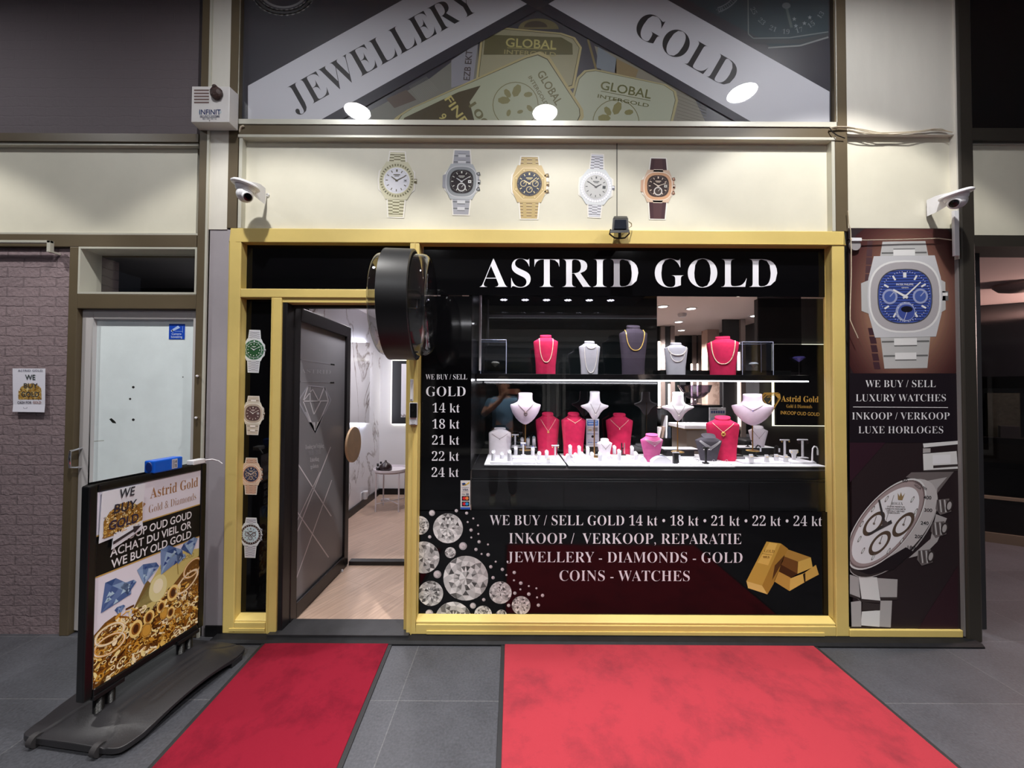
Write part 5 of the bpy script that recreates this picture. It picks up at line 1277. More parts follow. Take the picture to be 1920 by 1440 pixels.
SM = Matrix.Translation(SG) @ Matrix.Rotation(srz, 4, 'Z')
# papers taped on it (they rest on the sign: things of their own)
def on_sign(name, label, pts, fn, cat='notice', off=.0255):
    loc = SM @ pmap(off)(sum(p[0] for p in pts) / len(pts), max(p[1] for p in pts))
    r = empty(name, loc, srz, label=label, cat=cat)
    L0 = pmap(off)(sum(p[0] for p in pts) / len(pts), max(p[1] for p in pts))
    mp = lambda u, v: pmap(off)(u, v) - L0
    a = Art(mp, (1, 0, 0)); a.poly(pts, (226, 224, 234), 0); o = a.build('paper_sheet', None, r, local=True)
    s = o.modifiers.new('thick', 'SOLIDIFY'); s.thickness = .0015
    a = Art(mp, (1, 0, 0)); a.eps = .00015; a.off = .0032; fn(a); a.build('notice_print', None, r, local=True)
def wbg2(a):
    a.poly([(3.5, 41), (3.5, 26), (8, 19), (16, 14), (24, 14), (31, 19), (36, 17), (36.5, 33), (35, 40)], (150, 110, 52), .5)
    gold_heap(a, lambda x, y: y > 24 - 10 * math.sin(max(0, min(1, (x - 3) / 32)) * PI) and x < 36.5, (3.5, 12, 36, 40), 31, 420, 1, 1.2)
    a.text('WE', 'S', 15, 9, 8, (46, 46, 56), 16, 28, shear=.1); a.text('BUY', 'S', 11, 21.5, 8, (48, 44, 54), 16, 30, shear=.1); a.text('GOLD', 'S', 7, 35, 8, (48, 42, 66), 16, 32, shear=.1)
on_sign('paper_notice', 'white WE BUY GOLD sheet taped over the corner of the pavement sign', [(2, 0), (38.5, 1), (36, 33), (35, 41), (0.5, 44)], wbg2)
def arrow(a): a.poly([(11, 46), (28, 40.5), (27.6, 38), (35, 39.5), (29, 44.6), (28.5, 42.8), (11, 48.8)], (52, 44, 48), 1)
on_sign('arrow_notice', 'small white paper strip with a dark arrow on the pavement sign', [(12, 39), (36, 35), (37, 43), (10, 53)], arrow, off=.0285)
# blue unit and white box standing on its top edge
def sign_pt(u, z): return SM @ Vector((0, u, z))
bl = empty('blue_meter', sign_pt(.055, PT), srz, label='blue plastic box with a white label lying on top of the pavement sign', cat='box')
M().box(-.03, .03, -.075, .075, 0, .065).build('case', mat('bright_blue_plastic', (20, 92, 206), 0.3), bl, local=True, bevel=.006)
M().lathe([(.025, 0), (.022, .004)], (0, 0, 0), 20, 'z').build('end_opening', mat('dark_blue_recess', (14, 40, 110), 0.4), bl, local=True)
eo = bl.children[-1]; eo.rotation_euler = (PI / 2, 0, 0); eo.location = (0, -.0735, .033); eo.scale = (.8, 1.1, 1)
a = Art(lambda u, v: Vector((.0305, u, v)), (1, 0, 0)); a.rect(.015, .008, .045, .058, (196, 196, 206), 0)
for k in range(7): a.rect(.018, .013 + .006 * k, .030 + .002 * (k % 3), .0155 + .006 * k, (96, 96, 110), 1)
a.rect(.034, .012, .041, .030, (110, 110, 120), 1); a.rect(.034, .036, .041, .050, (110, 110, 120), 1)
a.build('label_print', None, bl, local=True)
wb = empty('white_adapter', sign_pt(.245, PT), srz, label='small white adapter with a short lead on the corner of the pavement sign', cat='adapter')
M().box(-.025, .02, -.045, .03, 0.001, .028).build('case', WHITEP, wb, local=True, bevel=.004)
M().tube([(.015, .032, .018), (.035, .06, .018), (.055, .08, .006), (.072, .09, -.012)], .0035, 6).build('lead', WHITEP, wb, local=True, smooth=True)

# ---------------------------------------------------------------- arcade ceiling lamps, where their mirror images sit in the upper window
def mirror_lamp(px, py, zc=4.25, yp=0.012):
    d = ray(px, py); t = (yp - CAM_Y) / d.y; z = CAM_Z + d.z * t
    s = (zc - z) / d.z
    return (d.x * (t + s), yp - d.y * s)
def downlight(x, y, label, power, down=1.0, spill=1.0, cone=97, blend=.2, col=(1, .965, .90), zc=4.25, rad=.12, group='round ceiling lamps of the arcade', disc=30.0):
    r = empty('ceiling_lamp', (x, y, zc), label=label, cat='lamp', group=group)
    M().lathe([(rad + .02, 0), (rad + .02, -.02), (rad, -.025), (rad, -.004)], (x, y, zc), 36, c0=False, c1=False).build('trim_ring', WHITEP, r, smooth=True)
    m = M().use(glow('led_disc_%d' % int(disc), (255, 255, 255), disc)); m.lathe([(rad, -.006), (rad, -.010)], (x, y, zc), 36)
    m.use(mat('led_grid', (60, 66, 80), .5))
    for k in range(5):
        q_ = rad * (k + .6) / 5.2; m.lathe([(q_, -.0102), (q_ + .003, -.0106)], (x, y, zc), 32, c0=False, c1=False)
    m.build('diffuser', None, r)
    l = bpy.data.lights.new('lamp_light', 'SPOT'); l.energy = power; l.color = col; l.spot_size = math.radians(cone); l.spot_blend = blend; l.shadow_soft_size = .03
    o = bpy.data.objects.new('lamp_light', l); COL.objects.link(o); o.parent = r; o.location = (0, 0, -.03)
    l2 = bpy.data.lights.new('lamp_beam', 'SPOT'); l2.energy = 235 * down; l2.color = (1, .97, .94); l2.spot_size = math.radians(84); l2.spot_blend = 1.0; l2.shadow_soft_size = .03
    o2 = bpy.data.objects.new('lamp_beam', l2); COL.objects.link(o2); o2.parent = r; o2.location = (0, 0, -.03)
    l3 = bpy.data.lights.new('lamp_spill', 'AREA'); l3.shape = 'DISK'; l3.size = rad * 1.9; l3.energy = 15 * spill; l3.color = (.96, .97, 1)
    o3 = bpy.data.objects.new('lamp_spill', l3); COL.objects.link(o3); o3.parent = r; o3.location = (0, 0, -.016)
    return r
LP = [mirror_lamp(670, 205), mirror_lamp(1022, 208), mirror_lamp(1392, 170)]
PW = 128
downlight(*LP[0], 'round LED ceiling lamp above the open shop door', PW, .28)
downlight(*LP[1], 'round LED ceiling lamp above the middle of the shopfront', PW, 1.75)
downlight(*LP[2], 'round LED ceiling lamp above the display window end by the right pillar', PW, .6)
downlight(-3.9, -1.15, 'round LED ceiling lamp above the brick wall', PW, .1)

# ---------------------------------------------------------------- display window: cabinet, boards, shelf, light
VX0, VX1 = P(884, 800, .10)[0], P(1550, 800, .12)[0] + .08
DZ = 1.052
VB = 0.74                                     # back of the display
dc = empty('display_cabinet', ((VX0 + VX1) / 2, .40, .012), label='black display cabinet under the window boards', cat='cabinet')
M().box(VX0, VX1, .11, VB, .012, DZ - .075).build('body', BLACKL, dc, bevel=.004)
for k in range(4):
    xa, xb = VX0 + (VX1 - VX0) * k / 4, VX0 + (VX1 - VX0) * (k + 1) / 4
    M().box(xa + .004, xb - .004, .100, .112, .06, DZ - .09).build('front_panel', BLACKL, dc, bevel=.002)
M().box(VX0, VX1, .13, VB, DZ - .075, DZ - .020).build('top_slab', BLACKP, dc, bevel=.003)
def back_pane(name, x0, x1, z0, z1, y, m, label):
    o = bx(name, m, x0, x1, y, y + .008, z0, z1); o['kind'] = 'structure'; o['label'] = label; return o
XT = P(1232, 650, VB)[0]; XT2 = P(1421, 590, VB - .1)[0]
back_pane('panel_glass_1', VX0, XT, DZ - .02, 2.42, VB, mat('smoked_mirror', (13, 17, 18), 0.03, spec=1.0), 'dark tinted back pane of the display')
back_pane('panel_glass_2', XT2, VX1 + .15, 1.72, 2.59, VB - .1, glass('smoked_pane_dark', (150, 150, 156)), 'smoked back pane at the right end')
struct(bx('wall_display_left', BLACKL, VX0 - .02, VX0, .075, VB, DZ - .02, 2.42))
struct(bx('ceiling_display', mat('dark_display_ceiling', (44, 44, 48), .5), VX0 - .02, XT, .07, VB + .01, 2.42, 2.45))
struct(bx('wall_display_post', mat('pale_post', (190, 186, 190), .5), P(899, 600, .30)[0], P(902.5, 600, .30)[0], .29, .31, 1.70, 2.42))
# white boards, one object each, each with its dark edge
BOARD = mat('white_display_board', (226, 226, 232), 0.45); EDGE = mat('dark_board_edge', (40, 40, 44), 0.4)
def board(pxs, label):
    (ax, bx_, fy, by) = pxs
    x0, yf = FL(ax, fy, DZ); x1, _ = FL(bx_, fy, DZ)
    r = empty('display_board', ((x0 + x1) / 2, yf, DZ - .020), label=label, cat='display board', group='white boards in the display window')
    M().box(x0, x1, yf, VB - .06, DZ - .006, DZ).build('top', BOARD, r)
    M().box(x0, x1, yf, VB - .06, DZ - .019, DZ - .006).build('edge', EDGE, r)
    return x0, x1, yf
board((908, 1061, 871, 848), 'white display board at the end beside the gold price list')
board((1066, 1216, 872.5, 848), 'white display board holding the upright information card')
board((1219, 1376, 873.5, 848), 'white display board with the brass bust stand on a black riser')
board((1378, 1548, 873.5, 848), 'white display board at the end with the tall earring stands')
def tile(px0, px1, pf, pb, h, label, m=None):
    x0, y0 = FL(px0, pf, DZ + h); x1, _ = FL(px1, pf, DZ + h); _, y1 = FL(px0, pb, DZ + h)
    o = bx('jewellery_pad', m or WHITEL, x0, x1, y0, y1, DZ + .0005, DZ + h, bevel=.002)
    tagp(o, label, 'pad', 'white pads on the display boards'); return DZ + h
TL = .012
for px0, px1, l in ((919, 959, 'first white pad on the board by the price list'), (961, 1004.5, 'second white pad on the board by the price list'), (1006.5, 1048, 'third white pad on the board by the price list'),
                    (1077, 1118, 'first white pad in front of the information card'), (1119, 1160, 'second white pad in front of the information card'), (1161.5, 1203, 'third white pad in front of the information card'),
                    (1394, 1426, 'first white pad on the board with the tall earring stands'), (1486, 1530, 'white pad carrying the hooked bracelet stand')):
    tile(px0, px1, 866.5, 858.8, TL, l)
tile(1275, 1320, 870, 860, .006, 'flat white pad with hoop earrings beside the bracelet ramp'); tile(1332, 1372, 870, 860, .006, 'flat white pad with hoop earrings beneath the dark grey bust')
tile(1430, 1482, 868, 857, .008, 'dark edged white pad with slanted earring cards', WHITEL)
tile(961.5, 1004, 857.2, 853, .028, 'raised white block behind the middle pad by the price list'); tile(1148, 1188, 856.5, 852, .030, 'raised white block behind the pads by the pens'); tile(1074, 1108, 856.5, 852, .026, 'raised white block behind the pads by the red busts')
def riser(px0, px1, pt, pyb, label):
    """black box with a wider white top"""
    x0, y0 = FL(px0, pyb, DZ); x1, _ = FL(px1, pyb, DZ); y0 = max(y0, .2)
    h = (pyb - pt) * (y0 - CAM_Y) / FPX
    r = empty('display_riser', ((x0 + x1) / 2, y0 + .06, DZ), label=label, cat='riser', group='black risers in the display window')
    M().box(x0 + .03, x1 - .03, y0 + .015, y0 + .12, DZ + .0005, DZ + h - .016).build('box', BLACKP, r, bevel=.002)
    M().box(x0, x1, y0, y0 + .13, DZ + h - .016, DZ + h - .004).build('shelf', BLACKP, r, bevel=.002)
    M().box(x0, x1, y0, y0 + .13, DZ + h - .004, DZ + h).build('top', BOARD, r)
    return (x0 + x1) / 2, y0, DZ + h
RA = riser(959, 1006, 838.5, 853, 'black riser with three white ring stands on top')
RB = riser(1098, 1126, 836.5, 852, 'black riser under the information card')
RC_ = riser(1245, 1310, 842, 856, 'black riser carrying the brass bust stand')
RD = riser(1386, 1452, 839, 854, 'black riser at the feet of the small white bust')

# upper shelf with the light strip beneath
SY0, SY1 = .36, VB - .01
sz1 = P(1100, 701.5, SY0)[1]; sz0 = P(1100, 714, SY0)[1]
sh = empty('upper_shelf', ((VX0 + VX1) / 2, SY0, sz0), label='long black upper shelf with a light strip beneath', cat='shelf')
M().box(VX0 + .002, VX1 - .002, SY0, SY1, sz0 + .008, sz1).build('shelf_board', BLACKL, sh, bevel=.003)
M().box(VX0 + .01, VX1 - .01, SY0 + .002, SY0 + .016, sz0 - .001, sz0 + .0075).build('light_strip', glow('led_strip', (246, 246, 255), 7.0), sh)
lx = (VX0 + VX1) / 2
def area(name, parent, loc, sx, sy, power, rot=(0, 0, 0), col=(.95, .97, 1)):
    l = bpy.data.lights.new(name, 'AREA'); l.shape = 'RECTANGLE'; l.size = sx; l.size_y = sy; l.energy = power; l.color = col
    o = bpy.data.objects.new(name, l); COL.objects.link(o); o.parent = parent
    w = Vector((0, 0, 0)); p = parent
    while p is not None: w += p.location; p = p.parent
    o.location = Vector(loc) - w; o.rotation_euler = rot
    return o
area('strip_light', sh, (lx, SY0 + .009, sz0 - .004), VX1 - VX0 - .05, .012, 5)
xs_a, xs_b = P(1000, 690, SY0)[0], P(1430, 690, SY0)[0]
bo = bx('shelf_step', mat('black_step', (14, 17, 18), .3), P(1232, 690, .6)[0], P(1478, 690, .6)[0], .57, .69, sz1 + .0005, sz1 + .045); tagp(bo, 'low black step along the back of the upper shelf', 'step')
# LED pucks in the display ceiling
PZ = 2.42
for k in range(6):
    x, z = P(941 + 49 * k, 561.5, .47)
    for j, yy in ((0, .36), ):
        r = empty('display_spotlight', (x, yy, PZ), label='%s cluster of small white display lights above the upper shelf' % ('first', 'second', 'third', 'fourth', 'fifth', 'sixth')[k], cat='lamp', group='small light clusters above the upper shelf')
        m = M()
        m.cyl((x, yy, PZ - .012), .040, .012, 24); m.build('housing', BLACKP, r, smooth=True)
        m = M()
        for q_ in range(7):
            a_ = 2 * PI * q_ / 6; rr = 0 if q_ == 6 else .024
            m.cyl((x + rr * math.cos(a_), yy + rr * math.sin(a_), PZ - .016), .0085, .005, 10)
        m.build('emitter', glow('puck_led', (236, 232, 255), 30.0), r)
        if k % 2 == 0:
            l = bpy.data.lights.new('spot_light', 'SPOT'); l.energy = 16; l.spot_size = math.radians(100); l.spot_blend = .6; l.shadow_soft_size = .04; l.color = (.95, .95, 1)
            o = bpy.data.objects.new('spot_light', l); COL.objects.link(o); o.parent = r; o.location = (0, 0, -.02)

# unseen light bar added behind the name film to brighten the upper busts
lb = empty('added_light_bar', (lx, .13, 2.30), label='slim white light bar added out of sight to brighten the upper busts', cat='lamp')
M().box(VX0 + .02, xd0 - .03, .115, .145, 2.285, 2.31).build('housing', WHITEP, lb)
M().box(VX0 + .03, xd0 - .04, .118, .142, 2.280, 2.2845).build('diffuser', glow('bar_led', (246, 246, 255), .6), lb)
for k in range(5):
    l = bpy.data.lights.new('bar_light', 'SPOT'); l.energy = 15; l.spot_size = math.radians(105); l.spot_blend = .7; l.shadow_soft_size = .012; l.color = (.96, .96, 1)
    o = bpy.data.objects.new('bar_light', l); COL.objects.link(o); o.parent = lb; o.location = (-.8 + .4 * k, 0, -.03); o.rotation_euler = (math.radians(22), 0, 0)
struct(bx('trim_27', BLACKP, VX0 - .02, xd0, .07, .15, 2.31, 2.33))

# ---------------------------------------------------------------- busts
def suede(name, c, v=.16): return mat(name, c, .85, var=v, vscale=22, bump=.15, bscale=260, spec=.2)
RED = suede('raspberry_suede', (204, 40, 84)); PINK = suede('pink_suede', (196, 92, 146)); GREYL = suede('pale_grey_linen', (176, 174, 182), .06); DARKG = suede('charcoal_suede', (74, 70, 78)); MAUVE = suede('dark_mauve_suede', (62, 54, 66), .08)
LINEN = suede('white_linen', (232, 224, 232), .07); LILAC = suede('lilac_white_linen', (226, 208, 226), .08)
TALL = [(0, .80, .30), (.25, .82, .33), (.5, .90, .38), (.70, .97, .41), (.815, 1.0, .42), (.835, .985, .41), (.87, .78, .38), (.90, .60, .35), (.925, .49, .33), (.945, .45, .32), (.955, .47, .33), (.985, .47, .33), (1.0, .44, .31)]
CHEST = [(0, .08, .05), (.03, .22, .12), (.10, .42, .20), (.2, .62, .27), (.38, .86, .34), (.52, .96, .36), (.60, 1.0, .35), (.635, .98, .33), (.67, .72, .31), (.72, .54, .29), (.78, .47, .28), (.9, .45, .28), (.985, .46, .28), (1.0, .43, .26)]
VEE = [(0, .07, .05), (.04, .17, .10), (.12, .28, .17), (.25, .42, .23), (.36, .64, .27), (.43, .92, .27), (.475, 1.0, .25), (.51, .97, .23), (.55, .66, .24), (.60, .46, .25), (.68, .37, .25), (.88, .34, .25), (.985, .35, .25), (1.0, .32, .23)]
WIDE = [(0, .60, .25), (.3, .74, .30), (.6, .90, .36), (.72, .97, .38), (.78, 1.0, .38), (.80, .97, .37), (.86, .7, .35), (.90, .56, .34), (.94, .50, .33), (.955, .53, .34), (.985, .53, .34), (1.0, .5, .31)]
def prof_at(pf, t):
    for (t0, w0, d0), (t1, w1, d1) in zip(pf, pf[1:]):
        if t <= t1: k = (t - t0) / (t1 - t0 + 1e-9); return w0 + (w1 - w0) * k, d0 + (d1 - d0) * k
    return pf[-1][1:]
class Bust: pass
def bust(px, pyb, ptop, wpx, m, pf, label, rz=0.0, z=DZ, y=None, stand=None, tilt=.10, lean=0.0, group='jewellery busts in the display window', depth=1.0):
    """wpx = shoulder width, ptop / pyb = top and base of the figure in the photograph; stand = height of the rod foot above the deck"""
    B = Bust()
    if y is None: x, y = FL(px, pyb, z)
    x = P(px, pyb, y)[0]; Z = y - CAM_Y
    if stand is None: z0 = z
    else: z0 = P(px, pyb, y)[1]
    H = (pyb - ptop) * Z / FPX; W = wpx * Z / FPX / 2
    B.H, B.W, B.pf, B.rz = H, W, pf, rz
    B.loc = Vector((x, y, z0)); B.D = min(W, H * .45) * depth
    r = empty('necklace_bust', (x, y, z if stand is None else stand), rz, label=label, cat='bust', group=group)
    off = z0 - r.location.z
    rings = []
    for t, w, d in pf:
        ring = []
        zz = t * H
        for i in range(28):
            a_ = 2 * PI * i / 28; c, s = math.cos(a_), math.sin(a_)
            e = 2 / 2.3
            xx = W * w * math.copysign(abs(c) ** e, c)
            yy = -B.D * d * 1.5 * math.copysign(abs(s) ** e, s) * (1.0 if s > 0 else .45)
            tl = tilt * H * max(0, (t - .90) / .10) if t > .9 else 0
            ring.append((xx, yy - lean * H * t * (1 - t), off + zz + (tl * yy / (B.D * .5 + 1e-6)) * .5))
        rings.append(ring)
    b = M(); b.loft(rings); b.build('body', m, r, local=True, smooth=True, angle=48)
    B.r = r; B.off = off; B.lean = lean
    if stand is not None:
        st_ = M(); st_.tube([(0, .01, .004), (0, .01, off + H * .55)], .0045, 10); st_.build('rod', BRASS, r, local=True, smooth=True)
        st_ = M(); st_.lathe([(.045, 0), (.046, .003), (.04, .006), (.006, .007)], (0, .01, 0), 28); st_.build('foot', BRASS, r, local=True, smooth=True)
    return B
def on_bust(B, x, t, out=.0015):
    w, d = prof_at(B.pf, t); q_ = min(.97, abs(x) / (B.W * w))
    yy = -B.D * d * 1.5 * (1 - q_ ** 2.3) ** (1 / 2.3) - B.lean * B.H * t * (1 - t)
    return Vector((x, yy - out, B.off + t * B.H))
def necklace(B, kind, half, t0, t1, thick, m, label, beads=False, pend=None, pm=None, rows=1, gap=.05, cat='necklace'):
    r = empty('necklace', B.r.location, B.rz, label=label, cat=cat, group='necklaces on the busts')
    for k in range(rows):
        pts = []; hh = half * (1 + .06 * k) * B.W; ta, tb = t0 - gap * .25 * k, t1 - gap * k
        for i in range(33):
            s = -1 + 2 * i / 32
            if kind == 'U': x, t = hh * math.sin(s * PI / 2), tb + (ta - tb) * (1 - math.cos(s * PI / 2)) ** 1.15
            else: x, t = hh * s, tb + (ta - tb) * abs(s) ** 1.12
            pts.append(on_bust(B, x, t, thick))
        mm = M()
        if beads:
            L = sum((b - a).length for a, b in zip(pts, pts[1:])); n = max(12, int(L / (thick * 2.0)))
            acc = [0.0]
            for a, b in zip(pts, pts[1:]): acc.append(acc[-1] + (b - a).length)
            j = 0
            for i in range(n + 1):
                d = acc[-1] * i / n
                while j < len(pts) - 2 and acc[j + 1] < d: j += 1
                p = pts[j].lerp(pts[j + 1], (d - acc[j]) / max(1e-9, acc[j + 1] - acc[j])); mm.ball(p, thick, 7, 5)
        else: mm.tube(pts, thick, 6)
        mm.build('bead_string' if beads else 'chain', m, r, local=True, smooth=True)
        if pend and k == rows - 1:
            p = on_bust(B, 0, tb, thick * 2 + .001); pd = M()
            if pend == 'drop': pd.ball(p + Vector((0, -.001, -.007)), .004, 8, 6, (1, .6, 1.7))
            elif pend == 'disc': pd.cyl((p.x, p.y - .003, p.z - .008), .0075, .003, 16, 'y')
            elif pend == 'cluster':
                for q_ in range(9): pd.ball(p + Vector((.011 * math.cos(q_ * .7), -.002, -.014 + .012 * math.sin(q_ * .7))), .0048, 6, 4)
                pd.ball(p + Vector((0, -.003, -.004)), .008, 8, 6); pd.tube([p + Vector((0, -.002, -.02)), p + Vector((0, -.002, -.034))], .002, 5)
            else: pd.ball(p + Vector((0, -.001, -.003)), .003, 8, 6)
            pd.build('pendant', pm or m, r, local=True, smooth=True)
PEARL = mat('cream_pearl', (238, 232, 224), .25, coat=.5); SILV = mat('white_gold_chain', (222, 220, 226), .25, .3); DARKC = mat('dark_fine_chain', (116, 96, 98), .4, .2); PALEG = mat('pale_gold_chain', (252, 230, 204), .3, .15)
# upper shelf
ZU = sz1; YU = .46
Y2 = .62
def up(px, ptop, wpx, m, label, rz=0, pf=TALL, y=YU, base=706):
    py = (CAM_Z - ZU)
    return bust(px, base, ptop, wpx, m, pf, label, rz, z=ZU, y=y, depth=1.0)
b1 = up(1023, 632, 46, RED, 'raspberry red bust with a plain gold chain on the upper shelf'); necklace(b1, 'U', .55, .90, .30, .0028, PALEG, 'plain gold rope chain on the raspberry bust of the upper shelf')
b2 = up(1105, 643, 40, GREYL, 'pale grey bust with a long pearl string on the upper shelf', .08); necklace(b2, 'U', .62, .90, .05, .0032, PEARL, 'long pearl string on the pale grey bust', True); necklace(b2, 'U', .46, .88, .76, .0034, PEARL, 'short pearl collar round the neck of the pale grey bust', True)
b3 = up(1187, 613, 52, MAUVE, 'tallest dark mauve bust with a gold chain on the upper shelf'); necklace(b3, 'U', .66, .90, .48, .0034, GOLDM, 'gold chain on the tallest dark mauve bust'); 
b4 = up(1267, 645, 42, GREYL, 'pale grey bust with a thick pearl collar on the upper shelf', -.12); necklace(b4, 'U', .78, .84, .60, .0046, PEARL, 'thick double pearl collar on the pale grey bust', True); necklace(b4, 'U', .60, .70, .40, .0032, PEARL, 'hanging pearl loop below the thick pearl collar', True)
b5 = up(1355, 633, 54, RED, 'raspberry red bust with a pearl necklace on the upper shelf', -.42); necklace(b5, 'U', .72, .86, .28, .0044, mat('champagne_pearl', (246, 224, 196), .25, coat=.5), 'champagne pearl necklace on the turned raspberry bust', True)
# lower boards
c1 = bust(985, 795.5, 737, 57, LILAC, CHEST, 'lilac white bust with a flower pendant on a brass stand', 0, y=.44, stand=RA[2], depth=.8); necklace(c1, 'V', .52, .66, .40, .0016, DARKC, 'beaded chain with a flower cluster pendant', False, 'cluster', DARKC)
c2_ = bust(1115, 787, 734, 53, LINEN, VEE, 'white pointed bust on a stand behind the information card', .05, y=.52, stand=DZ, depth=.8); necklace(c2_, 'V', .36, .57, .22, .0013, DARKC, 'fine dark chain on the pointed bust behind the card', False, 'drop', PEARL)
c3 = bust(1271, 789, 735.5, 57, LINEN, VEE, 'white pointed bust on a brass stand upon the black riser', -.15, y=.40, stand=RC_[2], depth=.8); necklace(c3, 'V', .42, .57, .22, .0012, DARKC, 'fine chain on the pointed bust of the black riser', False, 'drop', PEARL)
c4 = bust(1411, 797.5, 739, 68, LILAC, CHEST, 'large lilac white bust turned aside near the lit gold lettering', -.50, y=.44, stand=RD[2], depth=.9); necklace(c4, 'V', .50, .66, .48, .0012, DARKC, 'fine chain with a tiny violet stone on the large lilac bust', False, 'dot', mat('violet_stone', (90, 80, 190), .1))
r1 = bust(1026.5, 852, 774.5, 45, RED, TALL, 'raspberry red bust wearing a gold disc pendant', 0); necklace(r1, 'V', .62, .86, .58, .0013, PALEG, 'pale chain with a gold disc pendant', False, 'disc', GOLDM)
r2 = bust(1075, 854, 774.5, 46, RED, TALL, 'raspberry red bust with a short chain beside the information card', .06); necklace(r2, 'V', .58, .88, .78, .0013, PALEG, 'short fine chain on the raspberry bust beside the card', False, 'dot', PALEG)
r3 = bust(1161, 851.5, 776, 49, RED, TALL, 'raspberry red bust with a leaf pendant behind the pens', -.22); necklace(r3, 'V', .66, .86, .66, .0014, PALEG, 'pale chain with a slim leaf pendant', False, 'drop', PALEG)
r4 = bust(1355, 857, 776, 56, RED, TALL, 'raspberry red bust leaning behind the dark grey bust', -.42, y=.42); necklace(r4, 'V', .62, .86, .66, .0014, PALEG, 'pale chain with a swan pendant on the leaning raspberry bust', False, 'cluster', GOLDM)
w1_ = bust(937, 852, 802.5, 42, LINEN, [(0, .97, .2), (.4, .98, .22), (.7, 1, .24), (.80, 1.0, .25), (.83, .97, .25), (.9, .68, .25), (.95, .50, .25), (.965, .53, .25), (.985, .53, .25), (1, .5, .24)], 'white square-shouldered bust at the price list end'); necklace(w1_, 'V', .72, .80, .60, .0011, DARKC, 'fine chain on the white square-shouldered bust', False, 'dot', DARKC)
w2_ = bust(1133.5, 858.5, 823.5, 28, LINEN, WIDE, 'small white bust in front of the information card', 0, depth=1.2, tilt=.2); necklace(w2_, 'V', .62, .80, .52, .0011, DARKC, 'fine chain on the small white bust before the card', False, 'dot', DARKC)
w3_ = bust(1421.5, 840.5, 803, 32, LINEN, WIDE, 'small white bust on the black riser near the tall earring stands', -.35, z=RD[2], y=RD[1] + .06, tilt=.2); necklace(w3_, 'V', .62, .80, .44, .0011, DARKC, 'fine chain on the small white bust of the riser', False, 'dot', DARKC)
pk = bust(1221.5, 860, 808.5, 43, PINK, WIDE, 'pink bust with three fine chains', .12, y=.34); necklace(pk, 'V', .70, .84, .72, .0011, SILV, 'three fine chains on the pink bust', False, 'dot', SILV, rows=3, gap=.06)
dk = bust(1328, 859, 810, 46, DARKG, WIDE, 'dark grey bust with triple silver chains', -.18, y=.37, tilt=.25, depth=1.2); necklace(dk, 'V', .72, .80, .58, .0014, SILV, 'triple silver chains on the dark grey bust', False, 'dot', SILV, rows=3, gap=.05)

# ---------------------------------------------------------------- small stands on the boards
def spot(px, pyb, z): x, y = FL(px, pyb, z); return x, y, (y - CAM_Y) / FPX
ORD = ('first', 'second', 'third', 'fourth', 'fifth', 'sixth', 'seventh', 'eighth', 'ninth', 'tenth', 'eleventh', 'twelfth')
def ring_stand(px, pyb, hpx, z, where, stone=None, rr=.0085, yfix=None):
    if yfix is None: x, y, k = spot(px, pyb, z)
    else: y = yfix; x = P(px, pyb, y)[0]; k = (y - CAM_Y) / FPX
    h = hpx * k * .82
    r = empty('ring_stand', (x, y, z), label='white ring stand ' + where, cat='ring stand', group='white ring stands in the display window')
    M().lathe([(.013, 0), (.0135, .001), (.0135, h - .014)], (0, 0, 0), 18, c1=False).build('post', WHITEL, r, local=True, smooth=True)
    m = M(); m.loft([[(.0135 * math.cos(2 * PI * i / 18), .0135 * math.sin(2 * PI * i / 18), h - .014) for i in range(18)], [(.0135 * math.cos(2 * PI * i / 18), .0135 * math.sin(2 * PI * i / 18), h + .011 * math.sin(2 * PI * i / 18)) for i in range(18)]], False, True)
    m.build('slanted_top', WHITEL, r, local=True, smooth=True, angle=30)
    g = empty('finger_ring', (x, y - .001, h + z - .003), label='ring on stand ' + where, cat='ring', group='finger rings in the display window')
    m = M(); m.torus((0, -.002, .005), rr, .0014, 'y', 18, 5); m.build('band', SILVER, g, local=True, smooth=True)
    m = M(); m.ball((0, -.003, .006 + rr), .0045 if stone else .003, 8, 6); m.build('stone', stone or mat('clear_stone', (236, 238, 244), .05, coat=1), g, local=True, smooth=True)
BLUE = mat('turquoise_stone', (70, 170, 220), .1, coat=1); SAPH = mat('sapphire_stone', (80, 110, 220), .1, coat=1)
for (px, pyb, h, w) in ((925, 863.5, 20, 'first on the pad by the white square bust'), (941, 860, 12, 'second and lowest on the pad by the white square bust'), (955, 864.5, 22, 'third on the pad by the white square bust')): ring_stand(px, pyb, h, DZ + TL, w)
for (px, pyb, h, w, s) in ((967, 853.5, 17, 'on the raised block, beside the white square bust', None), (999, 854.5, 17, 'on the raised block with a blue stone', SAPH)): ring_stand(px, pyb, h, DZ + .028, w, s)
for (px, pyb, h, w) in ((1011, 861.5, 15, 'first on the pad at the foot of the disc pendant bust'), (1025, 860, 16, 'second on the pad at the foot of the disc pendant bust')): ring_stand(px, pyb, h, DZ + TL, w)
for (px, pyb, h, w, s) in ((979, 836, 17, 'first on the black riser under the lilac bust', None), (990, 836, 16, 'second on the black riser, with a turquoise stone', BLUE), (1001, 836.5, 20, 'third and tallest on the black riser, with a turquoise stone', BLUE)): ring_stand(px, pyb, h, RA[2], w, s, yfix=RA[1] + .05)
for (px, pyb, h, w) in ((1069, 854, 21, 'first on the raised block below the red busts'), (1086, 853, 18, 'second on the raised block below the red busts'), (1102, 853, 16, 'third on the raised block below the red busts')): ring_stand(px, pyb, h, DZ + .026, w)
